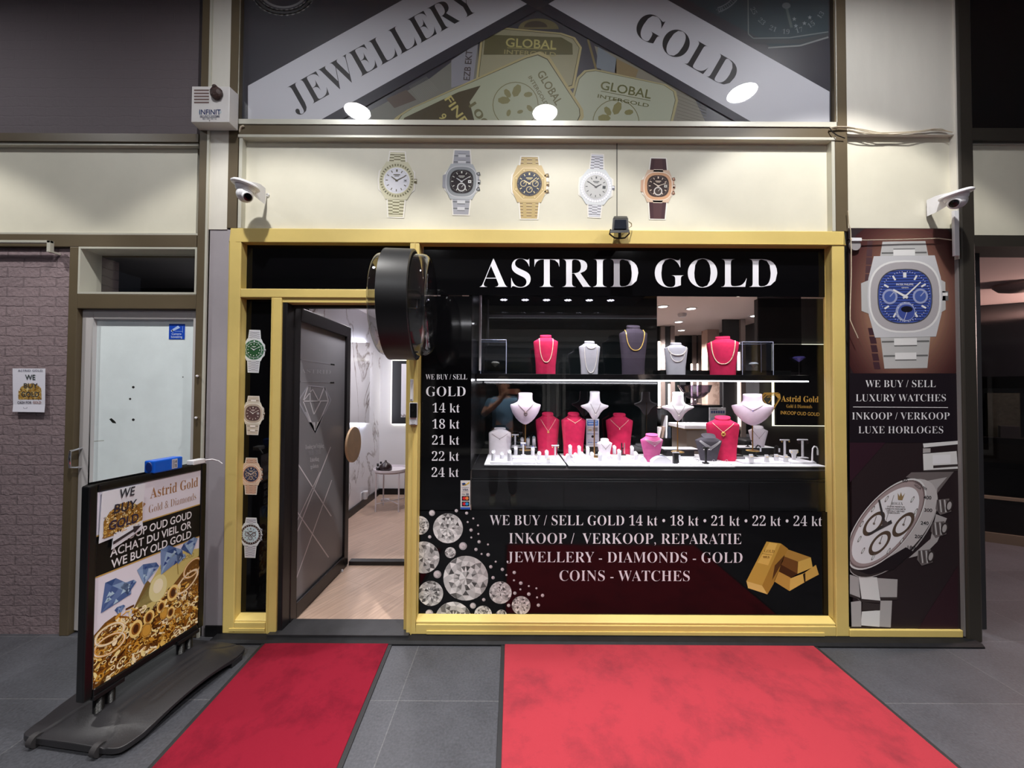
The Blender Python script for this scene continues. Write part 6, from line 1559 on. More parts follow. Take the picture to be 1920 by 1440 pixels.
for (px, pyb, h, w) in ((1079, 860, 10, 'low, first on the pads before the card'), (1091, 860, 12, 'low, second on the pads before the card'), (1110, 862, 14, 'third on the pads before the card'), (1125, 864.5, 18, 'fourth on the pads before the card'), (1141, 861.5, 12, 'fifth on the pads before the card, at the small white bust'), (1161, 863.5, 22, 'sixth and tallest on the pads before the card'), (1192, 862.5, 16, 'seventh on the pads before the card')): ring_stand(px, pyb, h, DZ + TL, w)
for (px, pyb, h, w) in ((1152, 851, 16, 'on the raised block between the small white bust and the pens'), (1185, 852, 16, 'on the raised block beside the pink bust')): ring_stand(px, pyb, h, DZ + .030, w)

def t_stand(px, pyb, hpx, wpx, z, label, m=WHITEL, hoops=.0, base=True, cone=False, yfix=None, studs=None):
    if yfix is None: x, y, k = spot(px, pyb, z)
    else: y = yfix; x = P(px, pyb, y)[0]; k = (y - CAM_Y) / FPX
    h, w = hpx * k, wpx * k / 2
    r = empty('earring_stand', (x, y, z), label=label, cat='earring stand', group='T-shaped earring stands in the display window')
    if base: M().box(-w * .85, w * .85, -.018, .018, 0, .010).build('base', m, r, local=True, bevel=.002)
    pm = M()
    if cone: pm.loft([[(s * a_, b_, z_) for s, b_ in ((-1, -.006), (1, -.006), (1, .006), (-1, .006))] for a_, z_ in ((w * .35, .008), (w * .5, h * .6), (w, h * .78), (w * 1.0, h))])
    else: pm.box(-.006, .006, -.005, .005, .008, h - .008)
    pm.build('post', m, r, local=True, bevel=.001)
    if not cone: M().box(-w, w, -.007, .007, h - .010, h).build('crossbar', m, r, local=True, bevel=.002)
    for s in (-1, 1):
        e = empty('earring', (x + s * w * .8, y - .010, z + h - .012), label='%s earring on the %s' % ('one' if s < 0 else 'other', label.split(' ', 1)[1] if label.startswith(('a ', 'the ')) else label), cat='earring', group='earrings on the T-shaped stands')
        mm = M()
        if hoops: mm.torus((0, 0, -hoops), hoops, .0016, 'y', 18, 5)
        else: mm.ball((0, 0, -.004), .0035, 7, 5)
        mm.build('hoop' if hoops else 'stud', studs or GOLDM, e, local=True, smooth=True)
t_stand(966, 837, 23, 13, RA[2], 'white earring stand on the black riser below the lilac bust', yfix=RA[1] + .04)
t_stand(981, 855, 25, 10, DZ + .028, 'white earring stand on the raised block by the price list', studs=SAPH)
t_stand(1041, 862.5, 28, 14, DZ + TL, 'white earring stand at the end of the first board')
t_stand(1471.5, 858, 34, 17, DZ, 'tall white earring stand with studs near the window end', hoops=.004)
t_stand(1505, 859.5, 36, 19, DZ, 'tallest white earring stand with dark hoops at the window end', hoops=.010, studs=mat('dark_hoops', (70, 50, 60), .3, .6))
t_stand(1488.5, 864.5, 21, 15, DZ + .004, 'short white cone earring stand between the tall stands', cone=True)
t_stand(1323.5, 869.5, 31, 12, DZ, 'slim black earring stand with white pearls before the dark grey bust', m=BLACKP, studs=PEARL)

# information card, pens, ramps, cards, hooks
cx_, cy_ = P(1111, 836, RB[1] + .03)[0], RB[1] + .03
ic2 = empty('information_card', (cx_, cy_, RB[2]), label='upright white and blue information card on a black riser', cat='card')
hC = 50 * (cy_ - CAM_Y) / FPX; wC = 24 * (cy_ - CAM_Y) / FPX / 2
M().box(-wC, wC, -.003, .003, 0, hC).build('card', mat('white_card', (232, 234, 244), .4), ic2, local=True)
M().box(-wC * .8, wC * .8, 0, .05, 0, .004).build('foot', CLEAR, ic2, local=True)
a = Art(lambda u, v: Vector((-wC + 2 * wC * u / 100, -.0032, hC - hC * v / 200)), (0, -1, 0)); a.eps = .0002
a.rect(8, 12, 92, 50, (60, 130, 214)); a.rect(15, 30, 55, 42, (206, 220, 244), 2); a.rect(62, 28, 86, 44, (170, 200, 240), 2); a.line([(14, 20), (84, 20)], 6, (220, 230, 248), 2); a.rect(10, 62, 92, 94, (206, 202, 206)); a.rect(14, 66, 48, 90, (232, 226, 214), 2); a.rect(18, 80, 42, 88, (186, 150, 110), 3); a.rect(55, 66, 88, 90, (150, 150, 160), 2)
a.rect(8, 110, 92, 114, (120, 140, 180)); a.ell(50, 132, 10, 10, (28, 26, 30), 2, 16); a.rect(12, 156, 90, 159, (180, 196, 226)); a.line([(12, 175), (50, 175)], 5, (120, 150, 206)); a.line([(56, 175), (88, 175)], 6, (120, 150, 206)); a.build('card_print', None, ic2, local=True)
x, y, k = spot(1168, 853.5, DZ + .030)
pn = empty('pen_stand', (x, y, DZ + .030), label='small dark stand holding pens before the leaf pendant bust', cat='stand')
M().box(-.020, .020, -.012, .012, 0, .006).build('base', BLACKP, pn, local=True, bevel=.001); M().box(-.016, .016, -.002, .002, .05, .056).build('holder', BLACKP, pn, local=True); M().box(-.002, .002, 0, .003, 0, .052).build('post', BLACKP, pn, local=True)
for s, m_, l in ((-1, mat('black_pen', (24, 22, 28), .25), 'black pen with silver bands in the small dark stand'), (1, mat('silver_red_pen', (214, 150, 160), .25, .4), 'silver and red pen in the small dark stand')):
    p = empty('pen', (x + s * .010, y - .004, DZ + .037), label=l, cat='pen', group='pens in the small dark stand')
    M().lathe([(.002, 0), (.0045, .010), (.005, .05), (.005, .078), (.003, .086)], (0, 0, 0), 12).build('barrel', m_, p, local=True, smooth=True); M().box(-.001, .001, -.008, -.005, .05, .084).build('clip', SILVER, p, local=True)
def ramp(px0, px1, pyb, hpx, label, bars, m=WHITEL, col=SILV, arc=True):
    x0, y0 = FL(px0, pyb, DZ); x1, _ = FL(px1, pyb, DZ); k = (y0 - CAM_Y) / FPX; h = hpx * k
    r = empty('bracelet_ramp', ((x0 + x1) / 2, y0 + .03, DZ), label=label, cat='display ramp', group='curved white bracelet ramps')
    n = 14; prof = [(x0 + (x1 - x0) * i / n - (x0 + x1) / 2, h * math.sin(PI * (.08 + .92 * i / n)) ** .8 if arc else h * (1 - i / n)) for i in range(n + 1)]
    mm = M(); e0, e1 = prof[0][0], prof[-1][0]
    mm.loft([[(e0, s, 0.0)] + [(a_, s, max(.001, b_)) for a_, b_ in prof] + [(e1, s, 0.0)] for s in (-.03, .03)])
    mm.build('ramp', m, r, local=True, smooth=True, angle=30)
    for j in range(bars):
        e = empty('bracelet', ((x0 + x1) / 2, y0 + .03, DZ), label='%s slim bracelet laid over the %s' % (ORD[j], label), cat='bracelet', group='bracelets on the ramps')
        yy = -.02 + .04 * j / max(1, bars - 1)
        M().tube([(a_, yy, b_ + .001) for a_, b_ in prof[2:-1]], .0014, 6).build('chain', col, e, local=True, smooth=True)
ramp(1224, 1262, 870, 14, 'white half-round ramp beside the pink bust', 3, col=mat('steel_bracelet', (120, 124, 150), .3, .7))
ramp(1060, 1073, 867, 14, 'small white ramp at the board end below the red busts', 0); ramp(1198, 1214, 868, 12, 'small white ramp beside the pink bust foot', 0)
def hook(px, pyb, hpx, z, label, m, turn, yfix=None, ringm=None):
    x, y, k = spot(px, pyb, z)
    if yfix is not None: y = yfix; x = P(px, pyb, y)[0]
    h = hpx * k; r = empty('bracelet_hook', (x, y, z), label=label, cat='display hook', group='hooked bracelet stands')
    M().lathe([(.016, 0), (.016, .004), (.012, .006)], (0, 0, 0), 18).build('base', m, r, local=True, smooth=True)
    M().tube([(0, 0, .004), (turn * .002, 0, h * .6), (turn * .004, 0, h * .85), (turn * .014, -.004, h), (turn * .026, -.008, h * .96), (turn * .032, -.010, h * .82)], [.006, .005, .005, .006, .005, .004], 8).build('hook', m, r, local=True, smooth=True)
    t = M().box(turn * .032 - .006, turn * .032 + .006, -.011, -.009, h * .45, h * .80).build('tag', mat('white_card', (232, 234, 244), .4), r, local=True)
    return r
hook(1523, 866, 29, DZ + TL, 'white hooked stand with a price tag at the window end', WHITEL, 1)
hook(1417, 856, 21, DZ, 'dark hooked stand in front of the small white bust', BLACKP, 1); hook(1452, 857, 21, DZ, 'dark hooked stand beside the tall earring stands', BLACKP, 1); hook(1402, 840, 12, RD[2], 'low dark hooked stand on top of the black riser', BLACKP, 1, yfix=RD[1] + .04)
def ecard(px, pyb, hpx, label, z=DZ + .008):
    x, y, k = spot(px, pyb, z); h = hpx * k
    r = empty('earring_card', (x, y, z), label=label, cat='earring card', group='slanted earring cards on the end board')
    M().loft([[(-.013, -.004, 0), (.013, -.004, 0), (.013, .016, 0), (-.013, .016, 0)], [(-.013, .010, h), (.013, .010, h), (.013, .014, h), (-.013, .014, h)]]).build('card', mat('pale_grey_card', (190, 188, 196), .5), r, local=True)
    for s in (-1, 1): M().ball((s * .005, .001, h * .72), .003, 7, 5).build('stud', GOLDM, r, local=True, smooth=True)
ecard(1410, 867, 15, 'slanted earring card on the pad by the dark bangle block', DZ + TL); ecard(1439, 867, 14, 'first slanted earring card on the dark edged pad'); ecard(1457, 864, 12, 'second slanted earring card on the dark edged pad'); ecard(1475, 867, 14, 'third slanted earring card on the dark edged pad'); ecard(1028, 866.5, 9, 'low earring card in front of the disc pendant bust', DZ + TL)
x, y, k = spot(1381, 864, DZ); o = bx('bangle_block', mat('grey_block', (120, 118, 124), .5), x - .004, x + .065, y, y + .08, DZ + .0005, DZ + .03, bevel=.003); tagp(o, 'grey block with a dark cushion at the foot of the leaning raspberry bust', 'display block')
o = M().box(x + .002, x + .058, y + .01, y + .07, DZ + .0305, DZ + .040).build('bangle_cushion', BLACKP, bevel=.004); tagp(o, 'dark cushion on top of the grey block', 'cushion')
x, y, k = spot(1267, 869, DZ); wp = empty('watch_pillar', (x, y, DZ), label='black watch pillar with a hanging price tag beside the bracelet ramp', cat='display pillar')
M().box(-.018, .018, -.015, .015, 0, .075).build('pillar', BLACKP, wp, local=True, bevel=.003); M().tube([(-.024, 0, .078), (-.01, -.012, .082), (.01, -.012, .082), (.024, 0, .078)], .005, 8).build('strap_bar', SILVER, wp, local=True, smooth=True); M().box(.014, .026, -.018, -.016, .03, .062).build('tag', mat('white_card', (232, 234, 244), .4), wp, local=True)
def hoop_pair(px, py, n, z, label0):
    for j in range(n):
        x, y, k = spot(px + j * 12, py + (j % 2) * 1.5, z)
        e = empty('hoop_earring', (x, y, z), label='%s hoop earring %s' % (ORD[j], label0), cat='earring', group='hoop earrings on the flat pads')
        M().torus((0, 0, .009), .008, .0014, 'y', 16, 5).build('hoop', SILVER, e, local=True, smooth=True)
hoop_pair(1284, 866, 3, DZ + .006, 'on the flat pad beside the bracelet ramp'); hoop_pair(1338, 866, 3, DZ + .006, 'on the flat pad beneath the dark grey bust'); hoop_pair(1279, 862, 3, DZ + .006, 'of the back row on the flat pad beside the bracelet ramp')
# acrylic boxes with a stone on the upper shelf
def acrylic(px0, px1, pt, label, slabel, sc, yy=.46, base=None):
    x0, x1 = P(px0, 680, yy)[0], P(px1, 680, yy)[0]; zt_ = P((px0 + px1) / 2, pt, yy)[1]; zb_ = ZU + .002 if base is None else base
    d = min(.14, (x1 - x0) * .9)
    r = empty('acrylic_box', ((x0 + x1) / 2, yy, zb_), label=label, cat='acrylic box', group='clear acrylic boxes on the upper shelf')
    m = M(); m.box(x0, x1, yy, yy + .003, zb_, zt_).box(x0, x1, yy + d, yy + d + .003, zb_, zt_).box(x0, x0 + .003, yy + .003, yy + d, zb_, zt_).box(x1 - .003, x1, yy + .003, yy + d, zb_, zt_).box(x0, x1, yy, yy + d + .003, zt_, zt_ + .003)
    m.build('cover', glass('acrylic_pane', (240, 242, 246), 1.5, boost=1.3), r)
    e = M(); t_ = .0022
    for xx in (x0, x1):
        for y_ in (yy, yy + d): e.tube([(xx, y_, zb_), (xx, y_, zt_)], t_, 5)
    for zz in (zt_,):
        e.tube([(x0, yy, zz), (x1, yy, zz), (x1, yy + d, zz), (x0, yy + d, zz)], t_, 5, True)
    e.build('edges', mat('polished_acrylic_edge', (178, 182, 206), .2), r)
    M().box(x0 + .01, x1 - .01, yy + .01, yy + d - .01, zb_, zb_ + .02).build('plinth', BLACKP, r)
    cxm, zm = (x0 + x1) / 2 + .01, zb_ + .085
    st_ = empty('display_stone', (cxm, yy + d / 2, zb_ + .02), label=slabel, cat='gemstone')
    M().tube([(cxm, yy + d / 2, zb_ + .02), (cxm, yy + d / 2, zm - .028)], .0018, 6).build('pin', CLEAR, st_)
    m = M(); m.lathe([(.001, -.030), (.034, .002), (.030, .010), (.018, .016)], (cxm, yy + d / 2, zm), 10); m.build('cut_stone', sc, st_)
acrylic(901, 949, 637, 'clear acrylic box with a sparkling stone at the price list end', 'sparkling stone in the clear box at the price list end', mat('bright_stone', (235, 228, 206), .08, .6))
acrylic(1392, 1450, 641, 'clear acrylic box on the black step beside the turned raspberry bust', 'white cut stone in the clear box beside the turned raspberry bust', mat('white_stone', (236, 240, 240), .15), yy=.42, base=ZU + .002)
x, z = P(1498, 672, .62); st2 = empty('display_stone', (x, .62, ZU), label='blue violet cut stone on a thin pin at the dark end of the upper shelf', cat='gemstone')
M().tube([(x, .62, ZU), (x, .62, z)], .002, 6).build('pin', BLACKP, st2); M().lathe([(.001, -.030), (.044, .004), (.036, .014)], (x, .62, z), 10).build('cut_stone', mat('violet_blue_stone', (104, 104, 214), .12), st2)
# gold lettering on the dark lit sign inside
ws = empty('wall_sign', (P(1500, 800, 1.70)[0], 1.70, P(1500, 800, 1.70)[1]), label='black wall sign with gold Astrid Gold lettering and a light edge', cat='sign')
YW = 1.70
x0, x1, z0, z1 = RC(1455, 646, 1600, 798, YW)
M().box(x0, x1, YW, YW + .03, z0, z1).build('panel', BLACKL, ws)
m = M(); e_ = .010; m.box(x0 - e_, x1, YW + .045, YW + .055, z0 - e_, z0 + .01).box(x0 - e_, x0 + .01, YW + .045, YW + .055, z0, z1).box(x0 - e_, x1, YW + .045, YW + .055, z1 - .01, z1 + e_)
m.build('light_edge', glow('warm_halo', (236, 232, 200), 2.6), ws)
GOLDL = (222, 178, 84)
def gl(a):
    a.rough = .35
    for pts in ([(1422, 748), (1432, 736), (1460, 736), (1462, 738), (1434, 739.5), (1427, 748), (1445, 772), (1445, 777)], [(1462, 738), (1463.5, 747), (1445, 777), (1445, 771), (1458, 747), (1452, 739.5), (1460, 736)]): a.poly(pts, GOLDL)
    a.line([(1429, 748), (1437, 740.5), (1451, 740.5)], 2, GOLDL); a.line([(1429.5, 747), (1445, 770), (1459.5, 747)], 1.6, GOLDL); a.line([(1438, 745), (1443, 743.5), (1446, 746.5), (1445, 750), (1440.5, 755.5)], 1.6, GOLDL)
    a.text('Astrid Gold', 'B', 1464, 752.8, 11, GOLDL, 1, 1534, ang=.022); a.text('Gold & Diamonds', 'R', 1474, 764.5, 6.3, GOLDL, 1, 1522, ang=.022); a.text('INKOOP OUD GOUD', 'S', 1463, 776.5, 6.4, GOLDL, 1, 1536, ang=.05)
a = wall_art(YW, .004); gl(a); a.build('gold_lettering', None, ws)

# ---------------------------------------------------------------- entrance: open door, marble wall, table
d2 = empty('door_2', (xb1 + .02, .05, zs), kind='structure', label='open black glazed shop door with frosted pane and round wooden handle')
BD = mat('black_door_frame', (24, 22, 25), .35)
ztop = gz(567, 640)
XD = P(548, 870, .09)[0]                                 # plane of the open leaf
M().box(xb1 - .001, XD - .004, .012, .11, zs + .012, ztop).box(XD - .004, xc0, .075, .11, ztop - .02, ztop).build('door_frame', BD, d2, bevel=.003)
YL0, YL1 = .095, .985                                    # leaf runs straight back into the shop
LZ0, LZ1 = .020, P(545, 573, YL0)[1]
fwd = .075
m = M(); XL = XD
m.box(XL - .045, XL, YL0, YL0 + fwd, LZ0, LZ1).box(XL - .045, XL, YL1 - fwd, YL1, LZ0, LZ1).box(XL - .045, XL, YL0 + fwd, YL1 - fwd, LZ1 - .09, LZ1).box(XL - .045, XL, YL0 + fwd, YL1 - fwd, LZ0, LZ0 + .10)
m.build('leaf_frame', BD, d2, bevel=.004)
FROST = mat('frosted_pane', (136, 136, 142), .35, spec=.4)
M().box(XL - .026, XL - .020, YL0 + fwd, YL1 - fwd, LZ0 + .10, LZ1 - .09).build('pane', FROST, d2)
def LP_(px, py):                                         # picture -> leaf plane
    d = ray(px, py); t = (XL - .0195) / d.x; return Vector((XL - .0195, CAM_Y + d.y * t, CAM_Z + d.z * t))
a = Art(LP_, (1, 0, 0)); a.rough = .25
zz = lambda pts: [(520 + x / 4.238, 560 + y / 4.238) for x, y in pts]
W2, G2, K2 = (216, 216, 226), (122, 122, 128), (40, 38, 42)
a.poly(zz([(148, 472), (190, 478), (190, 490), (148, 486)]), G2); a.poly(zz([(423, 516), (455, 520), (455, 530), (423, 526)]), K2); a.poly(zz([(148, 652), (186, 654), (186, 664), (148, 662)]), G2); a.poly(zz([(420, 662), (452, 662), (452, 672), (420, 672)]), K2)
a.poly(zz([(190, 480), (423, 517), (423, 523), (190, 488)]), (160, 160, 168)); a.poly(zz([(186, 655), (420, 663), (420, 668), (186, 662)]), (160, 160, 168))
def dl(pts, w=1.6, c=W2): a.line(zz(pts), w, c)
O = [(168, 812), (245, 690), (375, 705), (425, 805), (300, 1070)]
dl(O + O[:1], 2.2, (178, 178, 188)); dl([(205, 815), (405, 812)], 2.0); dl([(245, 695), (205, 815), (300, 1060)], 1.8); dl([(375, 705), (405, 812), (300, 1060)], 1.8); dl([(205, 815), (280, 720), (330, 815), (370, 710)], 1.6); dl([(260, 815), (290, 920), (345, 815)], 1.6); dl([(260, 690), (260, 815)], 1.4); dl([(225, 900), (300, 1060), (370, 910)], 1.4)
a.poly(zz([(250, 982), (278, 982), (296, 1050), (300, 1072)]), (226, 226, 230)); a.poly(zz([(282, 982), (300, 982), (300, 1050)]), (206, 206, 214)); a.poly(zz([(345, 978), (318, 980), (304, 1050), (300, 1072)]), (220, 220, 226))
a.text('ASTRID', 'R', 520 + 184 / 4.238, 560 + 590 / 4.238, 7.5, (176, 176, 186), 2, 520 + 425 / 4.238, ang=.04)
a.text('Zondag tot Vrijdag', 'R', 520 + 224 / 4.238, 560 + 1196 / 4.238, 8, W2, 2, 520 + 370 / 4.238, ang=-.09); a.text('10.00 - 19.00', 'R', 520 + 250 / 4.238, 560 + 1244 / 4.238, 8, (176, 176, 184), 2, 520 + 348 / 4.238, ang=-.12)
a.text('Zaterdag', 'R', 520 + 262 / 4.238, 560 + 1298 / 4.238, 8, W2, 2, 520 + 332 / 4.238, ang=-.14); a.text('gesloten', 'R', 520 + 265 / 4.238, 560 + 1352 / 4.238, 8, W2, 2, 520 + 328 / 4.238, ang=-.16)
for p, q_, w_ in (((551, 858), (621, 968), 2.0), ((552, 952), (616, 1045), 2.0), ((620, 838), (549, 1018), 1.5), ((622, 900), (553, 1092), 1.4), ((600, 885), (551, 990), 1.2)): a.line([p, q_], w_, (228, 226, 234), 1)
a.build('film_pattern', None, d2)
# round wooden handle plate on a bar
c = LP_(632, 839); hy = YL1 - .05; hz = LP_(632, 838).z
M().lathe([(.004, .062), (.155 * .98, .062), (.155, .058), (.155, .046), (.15, .042), (.004, .042)], (XL, hy, hz), 40, 'x').build('handle', mat('light_wood_handle', (228, 194, 154), .45, var=.1, vscale=9), d2, smooth=True)
M().cyl((XL, hy - .03, hz - .05), .008, .045, 10, 'x').cyl((XL, hy - .03, hz + .05), .008, .045, 10, 'x').build('handle_post', BD, d2)
M().tube([(XL - .02, .16, LZ1 + .02), (XL + .05, .30, LZ1 + .05), (XL + .22, .34, LZ1 + .055)], .008, 8).build('closer_arm', BD, d2)
for k, zq_ in enumerate((.35, 1.15, 1.9)): M().cyl((XL - .022, YL0 - .012, zq_), .012, .10, 12).build('hinge', SILVER if k == 9 else BD, d2, smooth=True)
# threshold strip further in, things on the floor
zb_ = 0.012
x0, yS = FL(628, 1060, zb_); x1, _ = FL(757, 1060, zb_)
struct(bx('trim_26', BLACKP, XL + .01, x1 + .3, yS, yS + .06, zb_, zb_ + .035), 'black floor strip across the entrance')
dw = empty('door_wedge', FL(632, 1072, zb_) + (zb_,), .3, label='white plastic wedge under the open shop door', cat='door wedge')
M().loft([[(-.05, -.02, 0), (.05, -.02, 0), (.05, .02, 0), (-.05, .02, 0)], [(-.05, -.018, .012), (.03, -.018, .03), (.03, .018, .03), (-.05, .018, .012)]]).build('wedge', WHITEP, dw, local=True, bevel=.002)
# lit marble panel standing off the marble wall
def LW(px, py, off=.03):
    d = ray(px, py); t = (SHL + off) / d.x; return Vector((SHL + off, CAM_Y + d.y * t, CAM_Z + d.z * t))
lp = empty('lit_wall_panel', LW(666, 720), label='white marble panel with a glowing edge on the entrance wall', cat='wall panel')
q4 = [LW(634, 641, .06), LW(694, 642.5, .06), LW(693, 793, .06), LW(634, 793, .06)]
m = M(); m.loft([[tuple(p) for p in q4], [(SHL + .045, p.y, p.z) for p in q4]]); m.build('panel', MARBLE, lp)
cq = sum(q4, Vector()) / 4
m = M()
ins = [cq + (p - cq) * .998 for p in q4]; m.loft([[(SHL + .042, p.y, p.z) for p in ins], [(SHL + .022, p.y, p.z) for p in ins]])
m.build('light_edge', glow('cool_halo', (236, 240, 255), 16.0), lp)
# dark framed panel with a glowing edge on the back wall
YP = 3.32
x0, x1, z0, z1 = RC(735, 676, 800, 795, YP - .05)
dp = empty('lit_dark_panel', ((x0 + x1) / 2, YP, z0), label='black framed panel with a glowing edge on the white back wall', cat='wall panel')
M().box(x0, x1, YP - .05, YP - .02, z0, z1).build('frame', BLACKP, dp)
xq = P(752, 735, YP - .06)[0]; M().box(xq, x1 - .03, YP - .054, YP - .049, z0 + .10, z1 - .05).build('face', MARBLE, dp)
M().box(x0 - .004, x1 + .004, YP - .018, YP - .006, z0 - .006, z1 + .006).build('light_edge', glow('warm_white_halo', (250, 248, 236), 10.0), dp)
# side table with diffuser and bottles
tz = P(725, 883, 2.55)[1]
tx0, tx1 = P(698, 882, 2.55)[0], P(758, 882, 2.55)[0]; tcx = (tx0 + tx1) / 2 + .015; tr = (tx1 - tx0) / 2 + .015; tcy = 2.62
TW = mat('white_powder_coat', (222, 214, 220), .4)
tb = empty('side_table', (tcx, tcy, zb_), label='round white tray table at the end of the entrance', cat='table')
M().lathe([(tr - .006, 0), (tr, .004), (tr, .032), (tr - .006, .032), (tr - .008, .006), (.01, .006)], (tcx, tcy, tz - .004), 36).build('tray_top', TW, tb, smooth=True)
M().torus((tcx, tcy, tz - .012), tr * .92, .008, 'z', 32, 6).build('ring', TW, tb, smooth=True)
for s, t in ((-1, -1), (1, -1), (1, 1), (-1, 1)): M().tube([(tcx + s * tr * .66, tcy + t * tr * .66, zb_), (tcx + s * tr * .66, tcy + t * tr * .66, tz - .008)], .010, 8).build('leg', TW, tb, smooth=True)
M().tube([(tcx - tr * .66, tcy - tr * .66, zb_ + .10), (tcx + tr * .66, tcy + tr * .66, zb_ + .10)], .006, 6).tube([(tcx + tr * .66, tcy - tr * .66, zb_ + .10), (tcx - tr * .66, tcy + tr * .66, zb_ + .10)], .006, 6).build('cross_brace', TW, tb, smooth=True)
TT = tz + .003
x = P(723, 885, tcy - .05)[0]; df = empty('aroma_diffuser', (x, tcy - .05, TT), label='dark brown drop-shaped aroma diffuser on the white tray table', cat='diffuser')
DB = mat('dark_brown_wood', (40, 26, 26), .35, var=.2, vscale=14)
M().lathe([(.070, 0), (.078, .012), (.079, .022)], (x, tcy - .05, TT), 32).build('base', DB, df, smooth=True)
M().lathe([(.079, .023), (.080, .04), (.070, .068), (.045, .090), (.022, .104), (.012, .118), (.013, .130)], (x, tcy - .05, TT), 32).build('lid', DB, df, smooth=True)
for k, (px, hh, l) in enumerate(((705.5, .062, 'front small dark bottle beside the aroma diffuser'), (703, .058, 'small dark bottle with a white collar at the tray edge'), (714, .070, 'tallest small dark bottle behind the aroma diffuser'))):
    yy = tcy - .10 + .07 * k; x = max(P(px, 880, yy)[0], tcx - tr * .75) + (0.02 if k == 0 else 0)
    bt = empty('small_bottle', (x, yy, TT), label=l, cat='bottle', group='small dark bottles on the tray table')
    M().lathe([(.019, 0), (.020, .003), (.020, hh * .6), (.010, hh * .75)], (x, yy, TT), 16).build('glass_body', mat('dark_bottle_glass', (18, 14, 14), .1), bt, smooth=True)
    M().lathe([(.0105, hh * .75), (.0105, hh)], (x, yy, TT), 14).build('collar', WHITEP, bt, smooth=True); M().lathe([(.0125, hh), (.0125, hh + .026)], (x, yy, TT), 14).build('cap', BLACKP, bt, smooth=True)
p = LW(678, 930, 0); so = empty('wall_socket', p, label='white wall socket with a plug-in air freshener on the marble wall', cat='socket')
M().box(SHL, SHL + .012, p.y - .045, p.y + .045, p.z - .05, p.z + .05).build('plate', WHITEP, so, bevel=.003); M().lathe([(.024, -.03), (.032, 0), (.030, .05), (.036, .055), (.036, .075)], (SHL + .05, p.y, p.z - .01), 18).build('air_freshener', WHITEP, so, smooth=True)
x, y = FL(643, 1001, zb_); pp = empty('pipe_stub', (x, y, zb_), label='white upright pipe stub with a dark valve by the marble wall', cat='pipe')
M().cyl((x, y, zb_), .016, .20, 14).build('pipe', mat('ivory_pipe', (206, 190, 186), .4), pp, smooth=True); M().cyl((x, y, zb_ + .20), .018, .02, 14).cyl((x - .012, y, zb_ + .225), .008, .024, 10, 'x').build('valve', BLACKP, pp, smooth=True)
x, y = FL(723, 939, zb_); sc = M().box(x - .06, x + .05, y - .03, y + .03, zb_ + .0005, zb_ + .03).build('extension_block', WHITEP, bevel=.006); tagp(sc, 'white extension block on the floor under the tray table', 'extension block')

# ---------------------------------------------------------------- shop interior seen through the display window
def at(px, py, y): return P3(px, py, y)
YR = SHB
rc = empty('rear_counter', at(1295, 860, 3.3), label='dark cabinet block with a glass bowl on it, inside the shop', cat='cabinet')
x0, x1, z0, z1 = RC(1283, 762, 1362, 860, 3.3); M().box(x0, x1, 3.3, 3.8, zb_, z1).build('body', mat('dark_cabinet', (24, 27, 30), .4), rc, bevel=.004); M().box(x0 - .02, x1 + .02, 3.28, 3.82, z1, z1 + .02).build('top', BLACKL, rc)
bz = z1 + .0205
x, z = P(1302, 757, 3.45); gb = empty('glass_bowl', (x, 3.45, bz), label='footed cut glass bowl on the dark cabinet inside the shop', cat='bowl')
GLB = glass('cut_glass', (206, 200, 212), 1.6, boost=2.5)
M().lathe([(.10, 0), (.11, .01), (.04, .03), (.035, .07), (.05, .08)], (x, 3.45, bz), 24, c1=False).build('foot', GLB, gb, smooth=True)
M().lathe([(.05, .08), (.14, .12), (.21, .19), (.24, .28), (.245, .30), (.235, .30), (.20, .20), (.13, .13), (.03, .10)], (x, 3.45, bz), 24, c0=False).build('bowl', GLB, gb, smooth=False)
bk = empty('bookcase', at(1258, 830, 2.9), label='black low bookcase with books beside the dark cabinet', cat='bookcase')
x0, x1, z0, z1 = RC(1233, 768, 1281, 822, 2.9); M().box(x0 - .3, x1, 2.9, 3.2, zb_, z0).box(x0 - .3, x1, 3.18, 3.2, z0, z1).box(x1 - .02, x1, 2.9, 3.2, z0, z1).box(x0 - .3, x1, 2.9, 3.2, z1, z1 + .02).build('carcass', BLACKL, bk)
for k, (pa, pb, hh, c, l, ln) in enumerate(((1231.5, 1236, 20, (210, 206, 210), 'white book leaning in the bookcase', .03), (1239.5, 1243, 21, (150, 130, 120), 'book with a printed cover in the bookcase', .03), (1247.5, 1250, 42, (226, 226, 236), 'tall white book standing in the bookcase', .01), (1252, 1257, 24, (44, 52, 66), 'dark blue book in the bookcase', 0))):
    x0b, x1b = P(pa, 800, 2.93)[0], P(pb, 800, 2.93)[0]; h_ = hh * 5.38 / FPX; zb2 = z0 + .0005
    o = M().loft([[(x0b, 2.915, zb2), (x1b, 2.915, zb2), (x1b, 3.10, zb2), (x0b, 3.10, zb2)], [(x0b + ln, 2.915, zb2 + h_), (x1b + ln, 2.915, zb2 + h_), (x1b + ln, 3.10, zb2 + h_), (x0b + ln, 3.10, zb2 + h_)]]).build('book', mat('book_cloth_%d' % k, c, .5), bevel=.002)
    tagp(o, l, 'book', 'books in the shop bookcase')
dk_ = empty('reception_desk', at(1320, 840, 2.3), label='white topped desk with a brass edge inside the shop', cat='desk')
x0, x1, z0, z1 = RC(1284, 798, 1342, 806, 2.3); M().box(x0, x1 + .3, 2.3, 2.8, z0 + .012, z1).build('top', BOARD, dk_); M().box(x0 - .004, x1 + .3, 2.294, 2.80, z0, z0 + .012).build('brass_edge', BRASS, dk_); M().box(x0 + .04, x1 + .28, 2.34, 2.78, zb_, z0).build('body', mat('stone_grey_front', (150, 146, 142), .5), dk_)
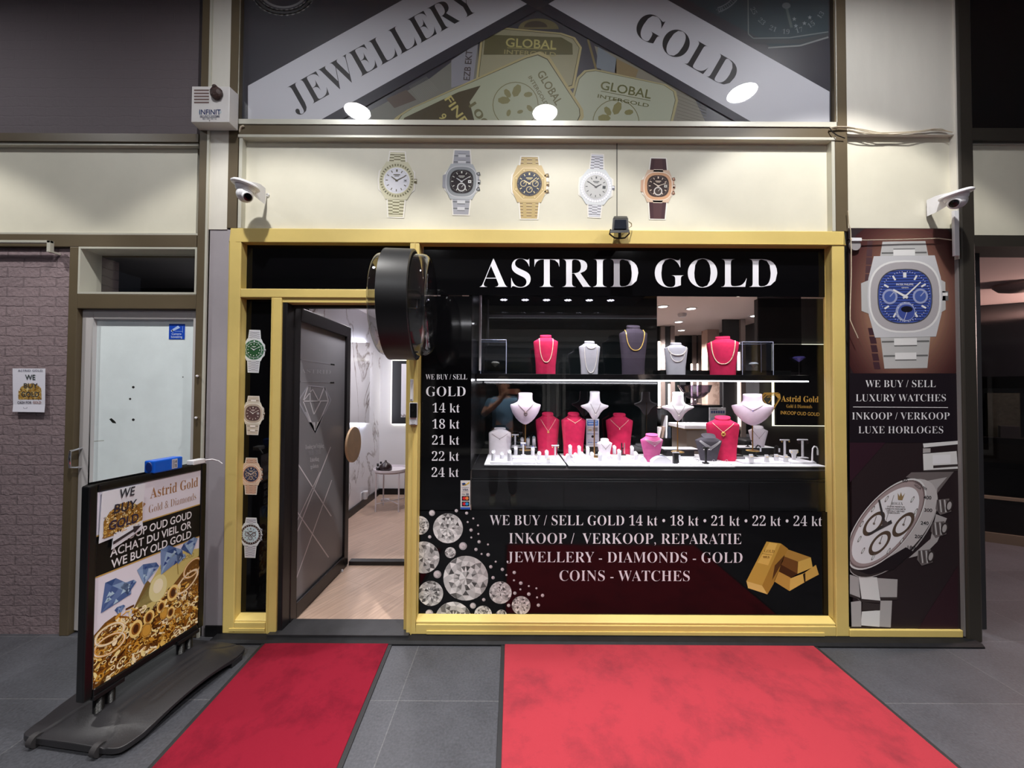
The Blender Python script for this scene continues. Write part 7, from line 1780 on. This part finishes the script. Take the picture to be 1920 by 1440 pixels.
mc = empty('marble_pier', at(1337, 850, 3.9), label='beige veined marble pier inside the shop', cat='pier'); mc['kind'] = 'structure'
x0, x1, _, _ = RC(1327, 640, 1349, 760, 3.9); M().box(x0, x1, 3.9, 4.1, zb_, 2.60).build('pier_face', marble('beige_marble', (214, 184, 168), (150, 116, 100)), mc)
for k, (px, ya, yb2, yy, w_, col) in enumerate(((1236, 640, 762, 3.6, .03, 'pinkish'), (1255, 720, 758, 3.6, .02, 'slim'), (1385.5, 660, 800, 3.0, .025, 'tall'), (1297, 682, 760, 4.55, .02, 'short'), (1308, 682, 745, 4.55, .015, 'shortest'))):
    x, za = P(px, ya, yy); zb2 = P(px, yb2, yy)[1]
    o = M().box(x - w_ / 2, x + w_ / 2, yy, yy + .02, zb2, za).build('light_strip', glow('interior_strip', (255, 236, 226), 7.0)); tagp(o, '%s vertical light strip inside the shop seen through the display' % col, 'light strip', 'vertical light strips inside the shop')
    o2 = M().box(x + w_ / 2 + .005, x + w_ / 2 + .07, yy - .02, yy + .05, zb_, 2.6).build('trim_%d' % (30 + k), mat('taupe_upright', (120, 106, 100), .5)); struct(o2)
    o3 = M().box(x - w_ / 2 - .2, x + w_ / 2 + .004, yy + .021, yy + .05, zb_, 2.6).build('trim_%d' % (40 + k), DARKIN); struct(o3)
inf = empty('information_poster', at(1345, 830, 2.9), label='white price poster with blue boxes behind the leaning raspberry bust', cat='poster')
x0, x1, z0, z1 = RC(1330, 764, 1361, 842, 2.25); M().box(x0, x1, 2.25, 2.256, z0, z1).build('sheet', mat('poster_white', (200, 204, 214), .4), inf)
M().box(x0 + .02, x0 + .04, 2.256, 2.27, .8, z1).build('support', BLACKP, inf)
a = wall_art(2.25, .001)
for r_ in range(4):
    for c_ in range(6): a.rect(1333 + c_ * 4.4, 770 + r_ * 13, 1336.6 + c_ * 4.4, 775 + r_ * 13, (74, 90, 140) if r_ != 1 else (150, 166, 206))
a.line([(1332, 767.5), (1345, 767.5)], 1.4, (90, 90, 100)); a.build('poster_print', None, inf)
ch = empty('office_chair', at(1388, 800, 3.0), label='black swivel chair back seen between the busts', cat='chair')
x, z = P(1396, 785, 3.0)
M().loft([[(x - .16, 3.0, z - .22), (x + .16, 3.0, z - .22), (x + .15, 3.06, z - .22), (x - .15, 3.06, z - .22)], [(x - .19, 3.02, z + .05), (x + .19, 3.02, z + .05), (x + .18, 3.08, z + .05), (x - .18, 3.08, z + .05)], [(x - .14, 3.06, z + .2), (x + .14, 3.06, z + .2), (x + .13, 3.11, z + .2), (x - .13, 3.11, z + .2)]]).build('backrest', BLACKP, ch, bevel=.02)
M().box(x - .22, x + .22, 2.62, 3.02, z - .34, z - .26).build('seat', BLACKP, ch, bevel=.02); M().cyl((x, 2.83, .08), .03, z - .42, 14).build('column', BLACKP, ch)
for k in range(5): M().tube([(x, 2.83, .10), (x + .28 * math.cos(k * 1.2566), 2.83 + .28 * math.sin(k * 1.2566), .045)], .018, 8).build('leg', BLACKP, ch)
# glass counter with a lit edge seen low behind the dark pane's end
# ceiling lamps inside the shop
def inner_lamp(px, py, label, power=0, y=None, cone=130, square=False):
    d = ray(px, py); t = (2.60 - CAM_Z) / d.z; x, yy = d.x * t, CAM_Y + d.y * t
    r = empty('recessed_lamp', (x, yy, 2.60), label=label, cat='lamp', group='recessed lamps in the shop ceiling')
    M().lathe([(.075, 0), (.075, -.006), (.052, -.010), (.048, 0)], (x, yy, 2.60), 24, c0=False, c1=False).build('trim_ring', WHITEP, r, smooth=True)
    M().cyl((x, yy, 2.594), .05, .005, 20).build('emitter', glow('lamp_face', (255, 250, 246), 14.0), r)
    if power:
        l = bpy.data.lights.new('lamp_light', 'SPOT'); l.energy = power; l.spot_size = math.radians(cone); l.spot_blend = .8; l.shadow_soft_size = .08; l.color = (1, .95, .95)
        o = bpy.data.objects.new('lamp_light', l); COL.objects.link(o); o.parent = r; o.location = (0, 0, -.03)
    return r
for px, py, l, pw_ in ((1243, 574, 'brightest recessed lamp of the shop ceiling next to the dark pane', 420), (1296, 578, 'second recessed lamp of the shop ceiling from the dark pane', 0), (1272.5, 603, 'recessed lamp in the middle row of the shop ceiling', 420), (1374, 603.5, 'recessed lamp of the shop ceiling above the turned raspberry bust', 0), (1277.5, 619, 'recessed lamp at the rear edge of the shop ceiling', 300), (1415, 591.5, 'recessed lamp of the shop ceiling at the smoked pane edge', 0), (1473, 571, 'recessed lamp of the shop ceiling behind the smoked pane', 0)):
    inner_lamp(px, py, l, pw_)
x, y = FL(1279, 588, 2.60); sd = empty('smoke_detector', (x, y, 2.60), label='white smoke detector on the shop ceiling', cat='smoke detector'); M().lathe([(.055, 0), (.055, -.02), (.04, -.045), (.02, -.05)], (x, y, 2.60), 24).build('body', WHITEP, sd, smooth=True)
def room_lamp(x, y, power, label, cone=150, zc=2.60, col=(1, .955, .97)):
    r = empty('recessed_lamp', (x, y, zc), label=label, cat='lamp', group='recessed lamps in the shop ceiling')
    M().lathe([(.075, 0), (.075, -.006), (.052, -.010), (.048, 0)], (x, y, zc), 24, c0=False, c1=False).build('trim_ring', WHITEP, r, smooth=True)
    M().cyl((x, y, zc - .006), .05, .005, 20).build('emitter', glow('lamp_face', (255, 250, 246), 14.0), r)
    l = bpy.data.lights.new('lamp_light', 'SPOT'); l.energy = power; l.spot_size = math.radians(cone); l.spot_blend = .8; l.shadow_soft_size = .08; l.color = col
    o = bpy.data.objects.new('lamp_light', l); COL.objects.link(o); o.parent = r; o.location = (0, 0, -.03)
    return r
EP = 55
room_lamp(-1.25, .75, EP, 'recessed lamp just inside the shop door'); room_lamp(-1.35, 1.9, EP, 'recessed lamp in the middle of the entrance'); room_lamp(-1.3, 2.8, EP * .7, 'recessed lamp above the tray table')
room_lamp(3.05, 1.25, 70, 'recessed lamp above the black wall sign', 80)
gl_ = empty('added_globe', (5.5, .45, z6), label='lit globe lamp added out of view to brighten the pale soffit', cat='lamp')  # added outside the view to brighten the soffit and the floor below
M().cyl((5.5, .45, z6 - .20), .012, .20, 10).build('rod', BLACKP, gl_); M().ball((5.5, .45, z6 - .30), .10, 20, 12).build('globe', glow('warm_globe', (255, 222, 212), 460.0), gl_, smooth=True)

bb = empty('added_bulb', (-2.35, .75, 2.52), label='bare bulb added unseen behind the white side door to light the ceiling', cat='lamp')  # hidden bulb, added to lighten the ceiling behind the transom
M().cyl((-2.35, .75, 2.14), .004, .38, 8).build('flex', BLACKP, bb); M().ball((-2.35, .75, 2.10), .04, 14, 10).build('bulb', glow('bulb_glow', (255, 250, 245), 14.0), bb, smooth=True)
# ---------------------------------------------------------------- things in the right-hand unit
room_lamp(5.45, 1.48, 90, 'unseen recessed lamp added to brighten the unit on the right', 150, z6, (1, .88, .78))  # added lamp, never in view, so the boards in this window show
def rp(px, py, back):                 # a point the given distance behind the slanted shop window
    d = ray(px, py); c0 = Vector((0, CAM_Y, CAM_Z)); o_ = q0 - nq * back
    s = ((o_ - c0).dot(nq)) / d.dot(nq); return c0 + d * s
def slab(name, m, px0, py0, px1, py1, back, depth, parent=None, zbase=None):
    p0, p1 = rp(px0, (py0 + py1) / 2, back), rp(px1, (py0 + py1) / 2, back); za, zb2 = rp((px0 + px1) / 2, py1, back).z, rp((px0 + px1) / 2, py0, back).z
    if zbase is not None: za = zbase
    n = -nq * depth
    mm = M(); mm.loft([[tuple(v) for v in (Vector((p0.x, p0.y, za)), Vector((p1.x, p1.y, za)), Vector((p1.x, p1.y, za)) + n, Vector((p0.x, p0.y, za)) + n)], [tuple(v) for v in (Vector((p0.x, p0.y, zb2)), Vector((p1.x, p1.y, zb2)), Vector((p1.x, p1.y, zb2)) + n, Vector((p0.x, p0.y, zb2)) + n)]])
    return mm.build(name, m, parent)
zsh = rp(1915, 823, .12).z
t = rp(1870, 840, .2); shf = empty('window_counter', (t.x, t.y, 0), label='dark window counter inside the unit on the right', cat='counter')
slab('counter_top', mat('grey_brown_counter', (70, 62, 58), .5), 1780, 823, 2050, 834, .12, .5, shf); slab('counter_lower', mat('grey_brown_counter', (70, 62, 58), .5), 1780, 880, 2050, 930, .14, .45, shf); slab('counter_body', mat('grey_brown_counter', (70, 62, 58), .5), 1780, 930, 2050, 1000, .16, .45, shf, 0.0)
o = slab('patterned_panel', mat('patterned_panel', (176, 168, 142), .6, var=.35, vscale=30), 1852, 737, 1913, 822, .25, .05, None, zsh + .0005); tagp(o, 'pale board with a woven line pattern in the window on the right', 'board')
o = slab('dark_backboard', mat('dark_green_board', (34, 40, 42), .6), 1838, 728, 1935, 822, .32, .03, None, zsh + .0005); tagp(o, 'dark board behind the patterned board in the window on the right', 'board')
o = slab('gift_box', mat('silver_box', (176, 164, 160), .4), 1876, 799, 1912, 820, .17, .05, None, zsh + .0005); tagp(o, 'small silver box on a red base in front of the patterned board', 'box')
o = slab('grey_box', mat('grey_box_card', (110, 108, 102), .6), 1818, 790, 1828, 821, .2, .06, None, zsh + .0005); tagp(o, 'narrow grey box at the edge of the window on the right', 'box')
x, y = FL(1912, 540, z6 - .04); cl_ = empty('ceiling_dome_lamp', (x, y, z6), label='unlit round dome lamp under the pale soffit on the right', cat='lamp'); M().lathe([(.15, 0), (.15, -.02), (.12, -.055), (.05, -.075), (.005, -.08)], (x, y, z6), 28).build('dome', mat('milky_dome', (176, 156, 150), .3), cl_, smooth=True)

# ---------------------------------------------------------------- across the arcade: what the panes mirror
YO = -6.6
struct(bx('wall_back', mat('dark_opposite_wall', (110, 110, 112), .7), -9, 9, YO - .2, YO, 0, 4.25), 'dark shopfront wall across the arcade')
FRG = mat('grey_opposite_frame', (176, 176, 174), .5)
for k, (xa, xb, za, zb3) in enumerate(((-4.2, -2.3, .08, 2.5), (-1.9, .9, .08, 2.45), (1.2, 3.6, .08, 2.45))):
    w = empty('window_%d' % (10 + k), ((xa + xb) / 2, YO, za), kind='structure', label='dark shop window across the arcade')
    f_ = M().box(xa, xb, YO + .001, YO + .08, zb3 - .08, zb3).box(xa, xb, YO + .001, YO + .08, za, za + .12).box(xa, xa + .07, YO + .001, YO + .08, za + .12, zb3 - .08).box(xb - .07, xb, YO + .001, YO + .08, za + .12, zb3 - .08)
    f_.build('window_frame', FRG, w); M().box(xa + .07, xb - .07, YO + .02, YO + .03, za + .12, zb3 - .08).build('pane', mat('black_glass', (6, 6, 8), .08), w)
struct(bx('trim_28', FRG, -9, 9, YO + .001, YO + .10, 2.75, 2.85)); struct(bx('trim_29', mat('pale_opposite_fascia', (150, 148, 144), .7), -9, 9, YO + .001, YO + .04, 2.86, 3.6))
tl = empty('tube_lamp', (-1.55, YO + .06, 3.12), label='long white tube lamp on the fascia across the arcade', cat='lamp')
M().box(-2.3, -.85, YO + .0405, YO + .085, 3.13, 3.19).build('batten', WHITEP, tl); M().tube([(-2.25, YO + .11, 3.16), (-.90, YO + .11, 3.16)], .018, 12).build('tube', glow('tube_light', (250, 250, 255), 16.0), tl, smooth=True)
downlight(-1.4, -4.1, 'round LED ceiling lamp added unseen to light the opposite shopfronts', 420, 1.0, 2); downlight(2.0, -4.1, 'second round LED ceiling lamp added unseen to light the opposite shopfronts', 420, 1.0, 2)  # two unseen lamps added to brighten the mirrored wall across the arcade

# ---------------------------------------------------------------- the photographer, seen only as a reflection in the display window
def skin_mesh(name, verts, edges, m, parent, root=0, sub=2):
    me = bpy.data.meshes.new(name)
    me.from_pydata([v[:3] for v in verts], edges, [])
    o = bpy.data.objects.new(name, me); COL.objects.link(o)
    if parent is not None: o.parent = parent
    sk = o.modifiers.new('skin', 'SKIN'); sk.use_smooth_shade = True
    if not me.skin_vertices: me.attributes.new('skin', 'FLOAT', 'POINT')
    for i, v in enumerate(verts):
        d = me.skin_vertices[0].data[i]; d.radius = (v[3], v[4] if len(v) > 4 else v[3]); d.use_root = (i == root)
    sb = o.modifiers.new('smooth', 'SUBSURF'); sb.levels = sub; sb.render_levels = sub
    me.materials.append(m)
    return o
PX, PY = -.13, -2.86
SKIN = mat('skin_tone', (206, 152, 124), .55)
pn_ = empty('person', (PX, PY, 0), label='person in a light blue T-shirt and dark trousers raising a phone with both hands', cat='person')
# local coordinates: facing +y; phone at the camera
hx, hy_, hz_ = -PX, CAM_Y - PY - .035, CAM_Z
B = [(0, 0, .96, .13, .10), (0, 0, 1.10, .135, .10), (0, .01, 1.25, .15, .11), (0, .0, 1.38, .13, .09), (0, .01, 1.47, .055), (0, .03, 1.53, .055), (0, .05, 1.60, .075, .085), (0, .05, 1.68, .075, .09), (0, .04, 1.74, .05, .06),
     (-.10, 0, .88, .085), (-.12, .02, .48, .062), (-.13, -.01, .08, .032), (-.14, .07, .035, .026), (.10, 0, .88, .085), (.14, .02, .48, .062), (.15, -.01, .08, .032), (.17, .07, .035, .026),
     (-.17, 0, 1.40, .062), (-.27, .09, 1.22, .048), (hx - .17, .26, 1.42, .038), (hx - .105, hy_ - .045, hz_ - .015, .030, .024), (.17, 0, 1.40, .062), (.30, .09, 1.22, .048), (hx + .15, .26, 1.42, .038), (hx + .105, hy_ - .045, hz_ - .015, .030, .024)]
E_ = [(0, 1), (1, 2), (2, 3), (3, 4), (4, 5), (5, 6), (6, 7), (7, 8), (0, 9), (9, 10), (10, 11), (11, 12), (0, 13), (13, 14), (14, 15), (15, 16), (3, 17), (17, 18), (18, 19), (19, 20), (3, 21), (21, 22), (22, 23), (23, 24)]
for s, hand in ((-1, 20), (1, 24)):      # four fingers behind the phone and a thumb in front, on each hand
    for f_ in range(4):
        z_ = hz_ + .030 - .019 * f_; ln = (.052, .058, .056, .046)[f_]
        b0 = len(B); x_ = hx + s * .092
        B += [(x_, hy_ - .006, z_, .0095), (x_ - s * ln * .5, hy_ + .0165, z_ + .003, .0088), (x_ - s * ln, hy_ + .0175, z_ + .001, .0078)]
        E_ += [(hand, b0), (b0, b0 + 1), (b0 + 1, b0 + 2)]
    b0 = len(B); B += [(hx + s * .085, hy_ - .040, hz_ + .012, .011), (hx + s * .062, hy_ - .018, hz_ + .030, .0095)]; E_ += [(hand, b0), (b0, b0 + 1)]
bd = skin_mesh('body', B, E_, SKIN, pn_)
f = M()
for s in (-1, 1): f.ball((s * .030, .125, 1.655), .011, 10, 6, (1.2, .6, .8))
f.build('eyes', mat('dark_eye', (40, 30, 28), .2), pn_, local=True, smooth=True)
M().loft([[(-.008, .132, 1.655), (.008, .132, 1.655), (.006, .12, 1.655), (-.006, .12, 1.655)], [(-.017, .158, 1.613), (.017, .158, 1.613), (.016, .12, 1.606), (-.016, .12, 1.606)]]).build('nose', SKIN, pn_, local=True, smooth=True, bevel=.004)
M().box(-.024, .024, .120, .138, 1.578, 1.586).build('mouth', mat('lip_tone', (160, 96, 88), .5), pn_, local=True, bevel=.003)
for s in (-1, 1): M().ball((s * .083, .045, 1.645), .026, 10, 8, (.35, .7, 1.2)).build('ear', SKIN, pn_, local=True, smooth=True)
M().ball((0, .025, 1.70), .098, 20, 12, (.92, 1.02, .80)).build('hair', mat('short_grey_hair', (92, 84, 80), .8, bump=.4, bscale=200), pn_, local=True, smooth=True)
SH = [(0, 0, .92, .155, .12), (0, 0, 1.10, .155, .12), (0, .01, 1.25, .168, .125), (0, 0, 1.385, .14, .10), (0, .005, 1.445, .075, .07), (-.175, 0, 1.395, .080), (-.235, .05, 1.29, .070), (.175, 0, 1.395, .080), (.25, .055, 1.29, .070)]
skin_mesh('t_shirt', SH, [(0, 1), (1, 2), (2, 3), (3, 4), (3, 5), (5, 6), (3, 7), (7, 8)], mat('light_blue_cotton', (128, 176, 214), .8), pn_)
TR = [(0, 0, .97, .150, .115), (-.10, 0, .86, .098), (-.12, .02, .48, .078), (-.13, -.01, .10, .066), (.10, 0, .86, .098), (.14, .02, .48, .078), (.15, -.01, .10, .066)]
skin_mesh('trousers', TR, [(0, 1), (1, 2), (2, 3), (0, 4), (4, 5), (5, 6)], mat('dark_grey_cotton', (52, 52, 56), .8), pn_)
for s in (-.135, .16): M().loft([[(s - .045, -.07, 0), (s + .045, -.07, 0), (s + .052, .12, 0), (s + .03, .20, 0), (s - .03, .20, 0), (s - .052, .12, 0)], [(s - .042, -.07, .05), (s + .042, -.07, .05), (s + .048, .12, .05), (s + .026, .19, .04), (s - .026, .19, .04), (s - .048, .12, .05)], [(s - .035, -.06, .10), (s + .035, -.06, .10), (s + .036, .06, .09), (s + .015, .14, .06), (s - .015, .14, .06), (s - .036, .06, .09)]]).build('shoe', mat('olive_trainer', (104, 104, 92), .7), pn_, local=True, smooth=True, bevel=.006)
ph_ = empty('phone', (0, CAM_Y - .028, CAM_Z - .036), label='copper coloured phone held by the person in the light blue T-shirt', cat='phone')
M().box(-.078, .078, -.004, .004, 0, .074).build('body', mat('copper_phone', (176, 106, 84), .3, .4), ph_, local=True, bevel=.006)
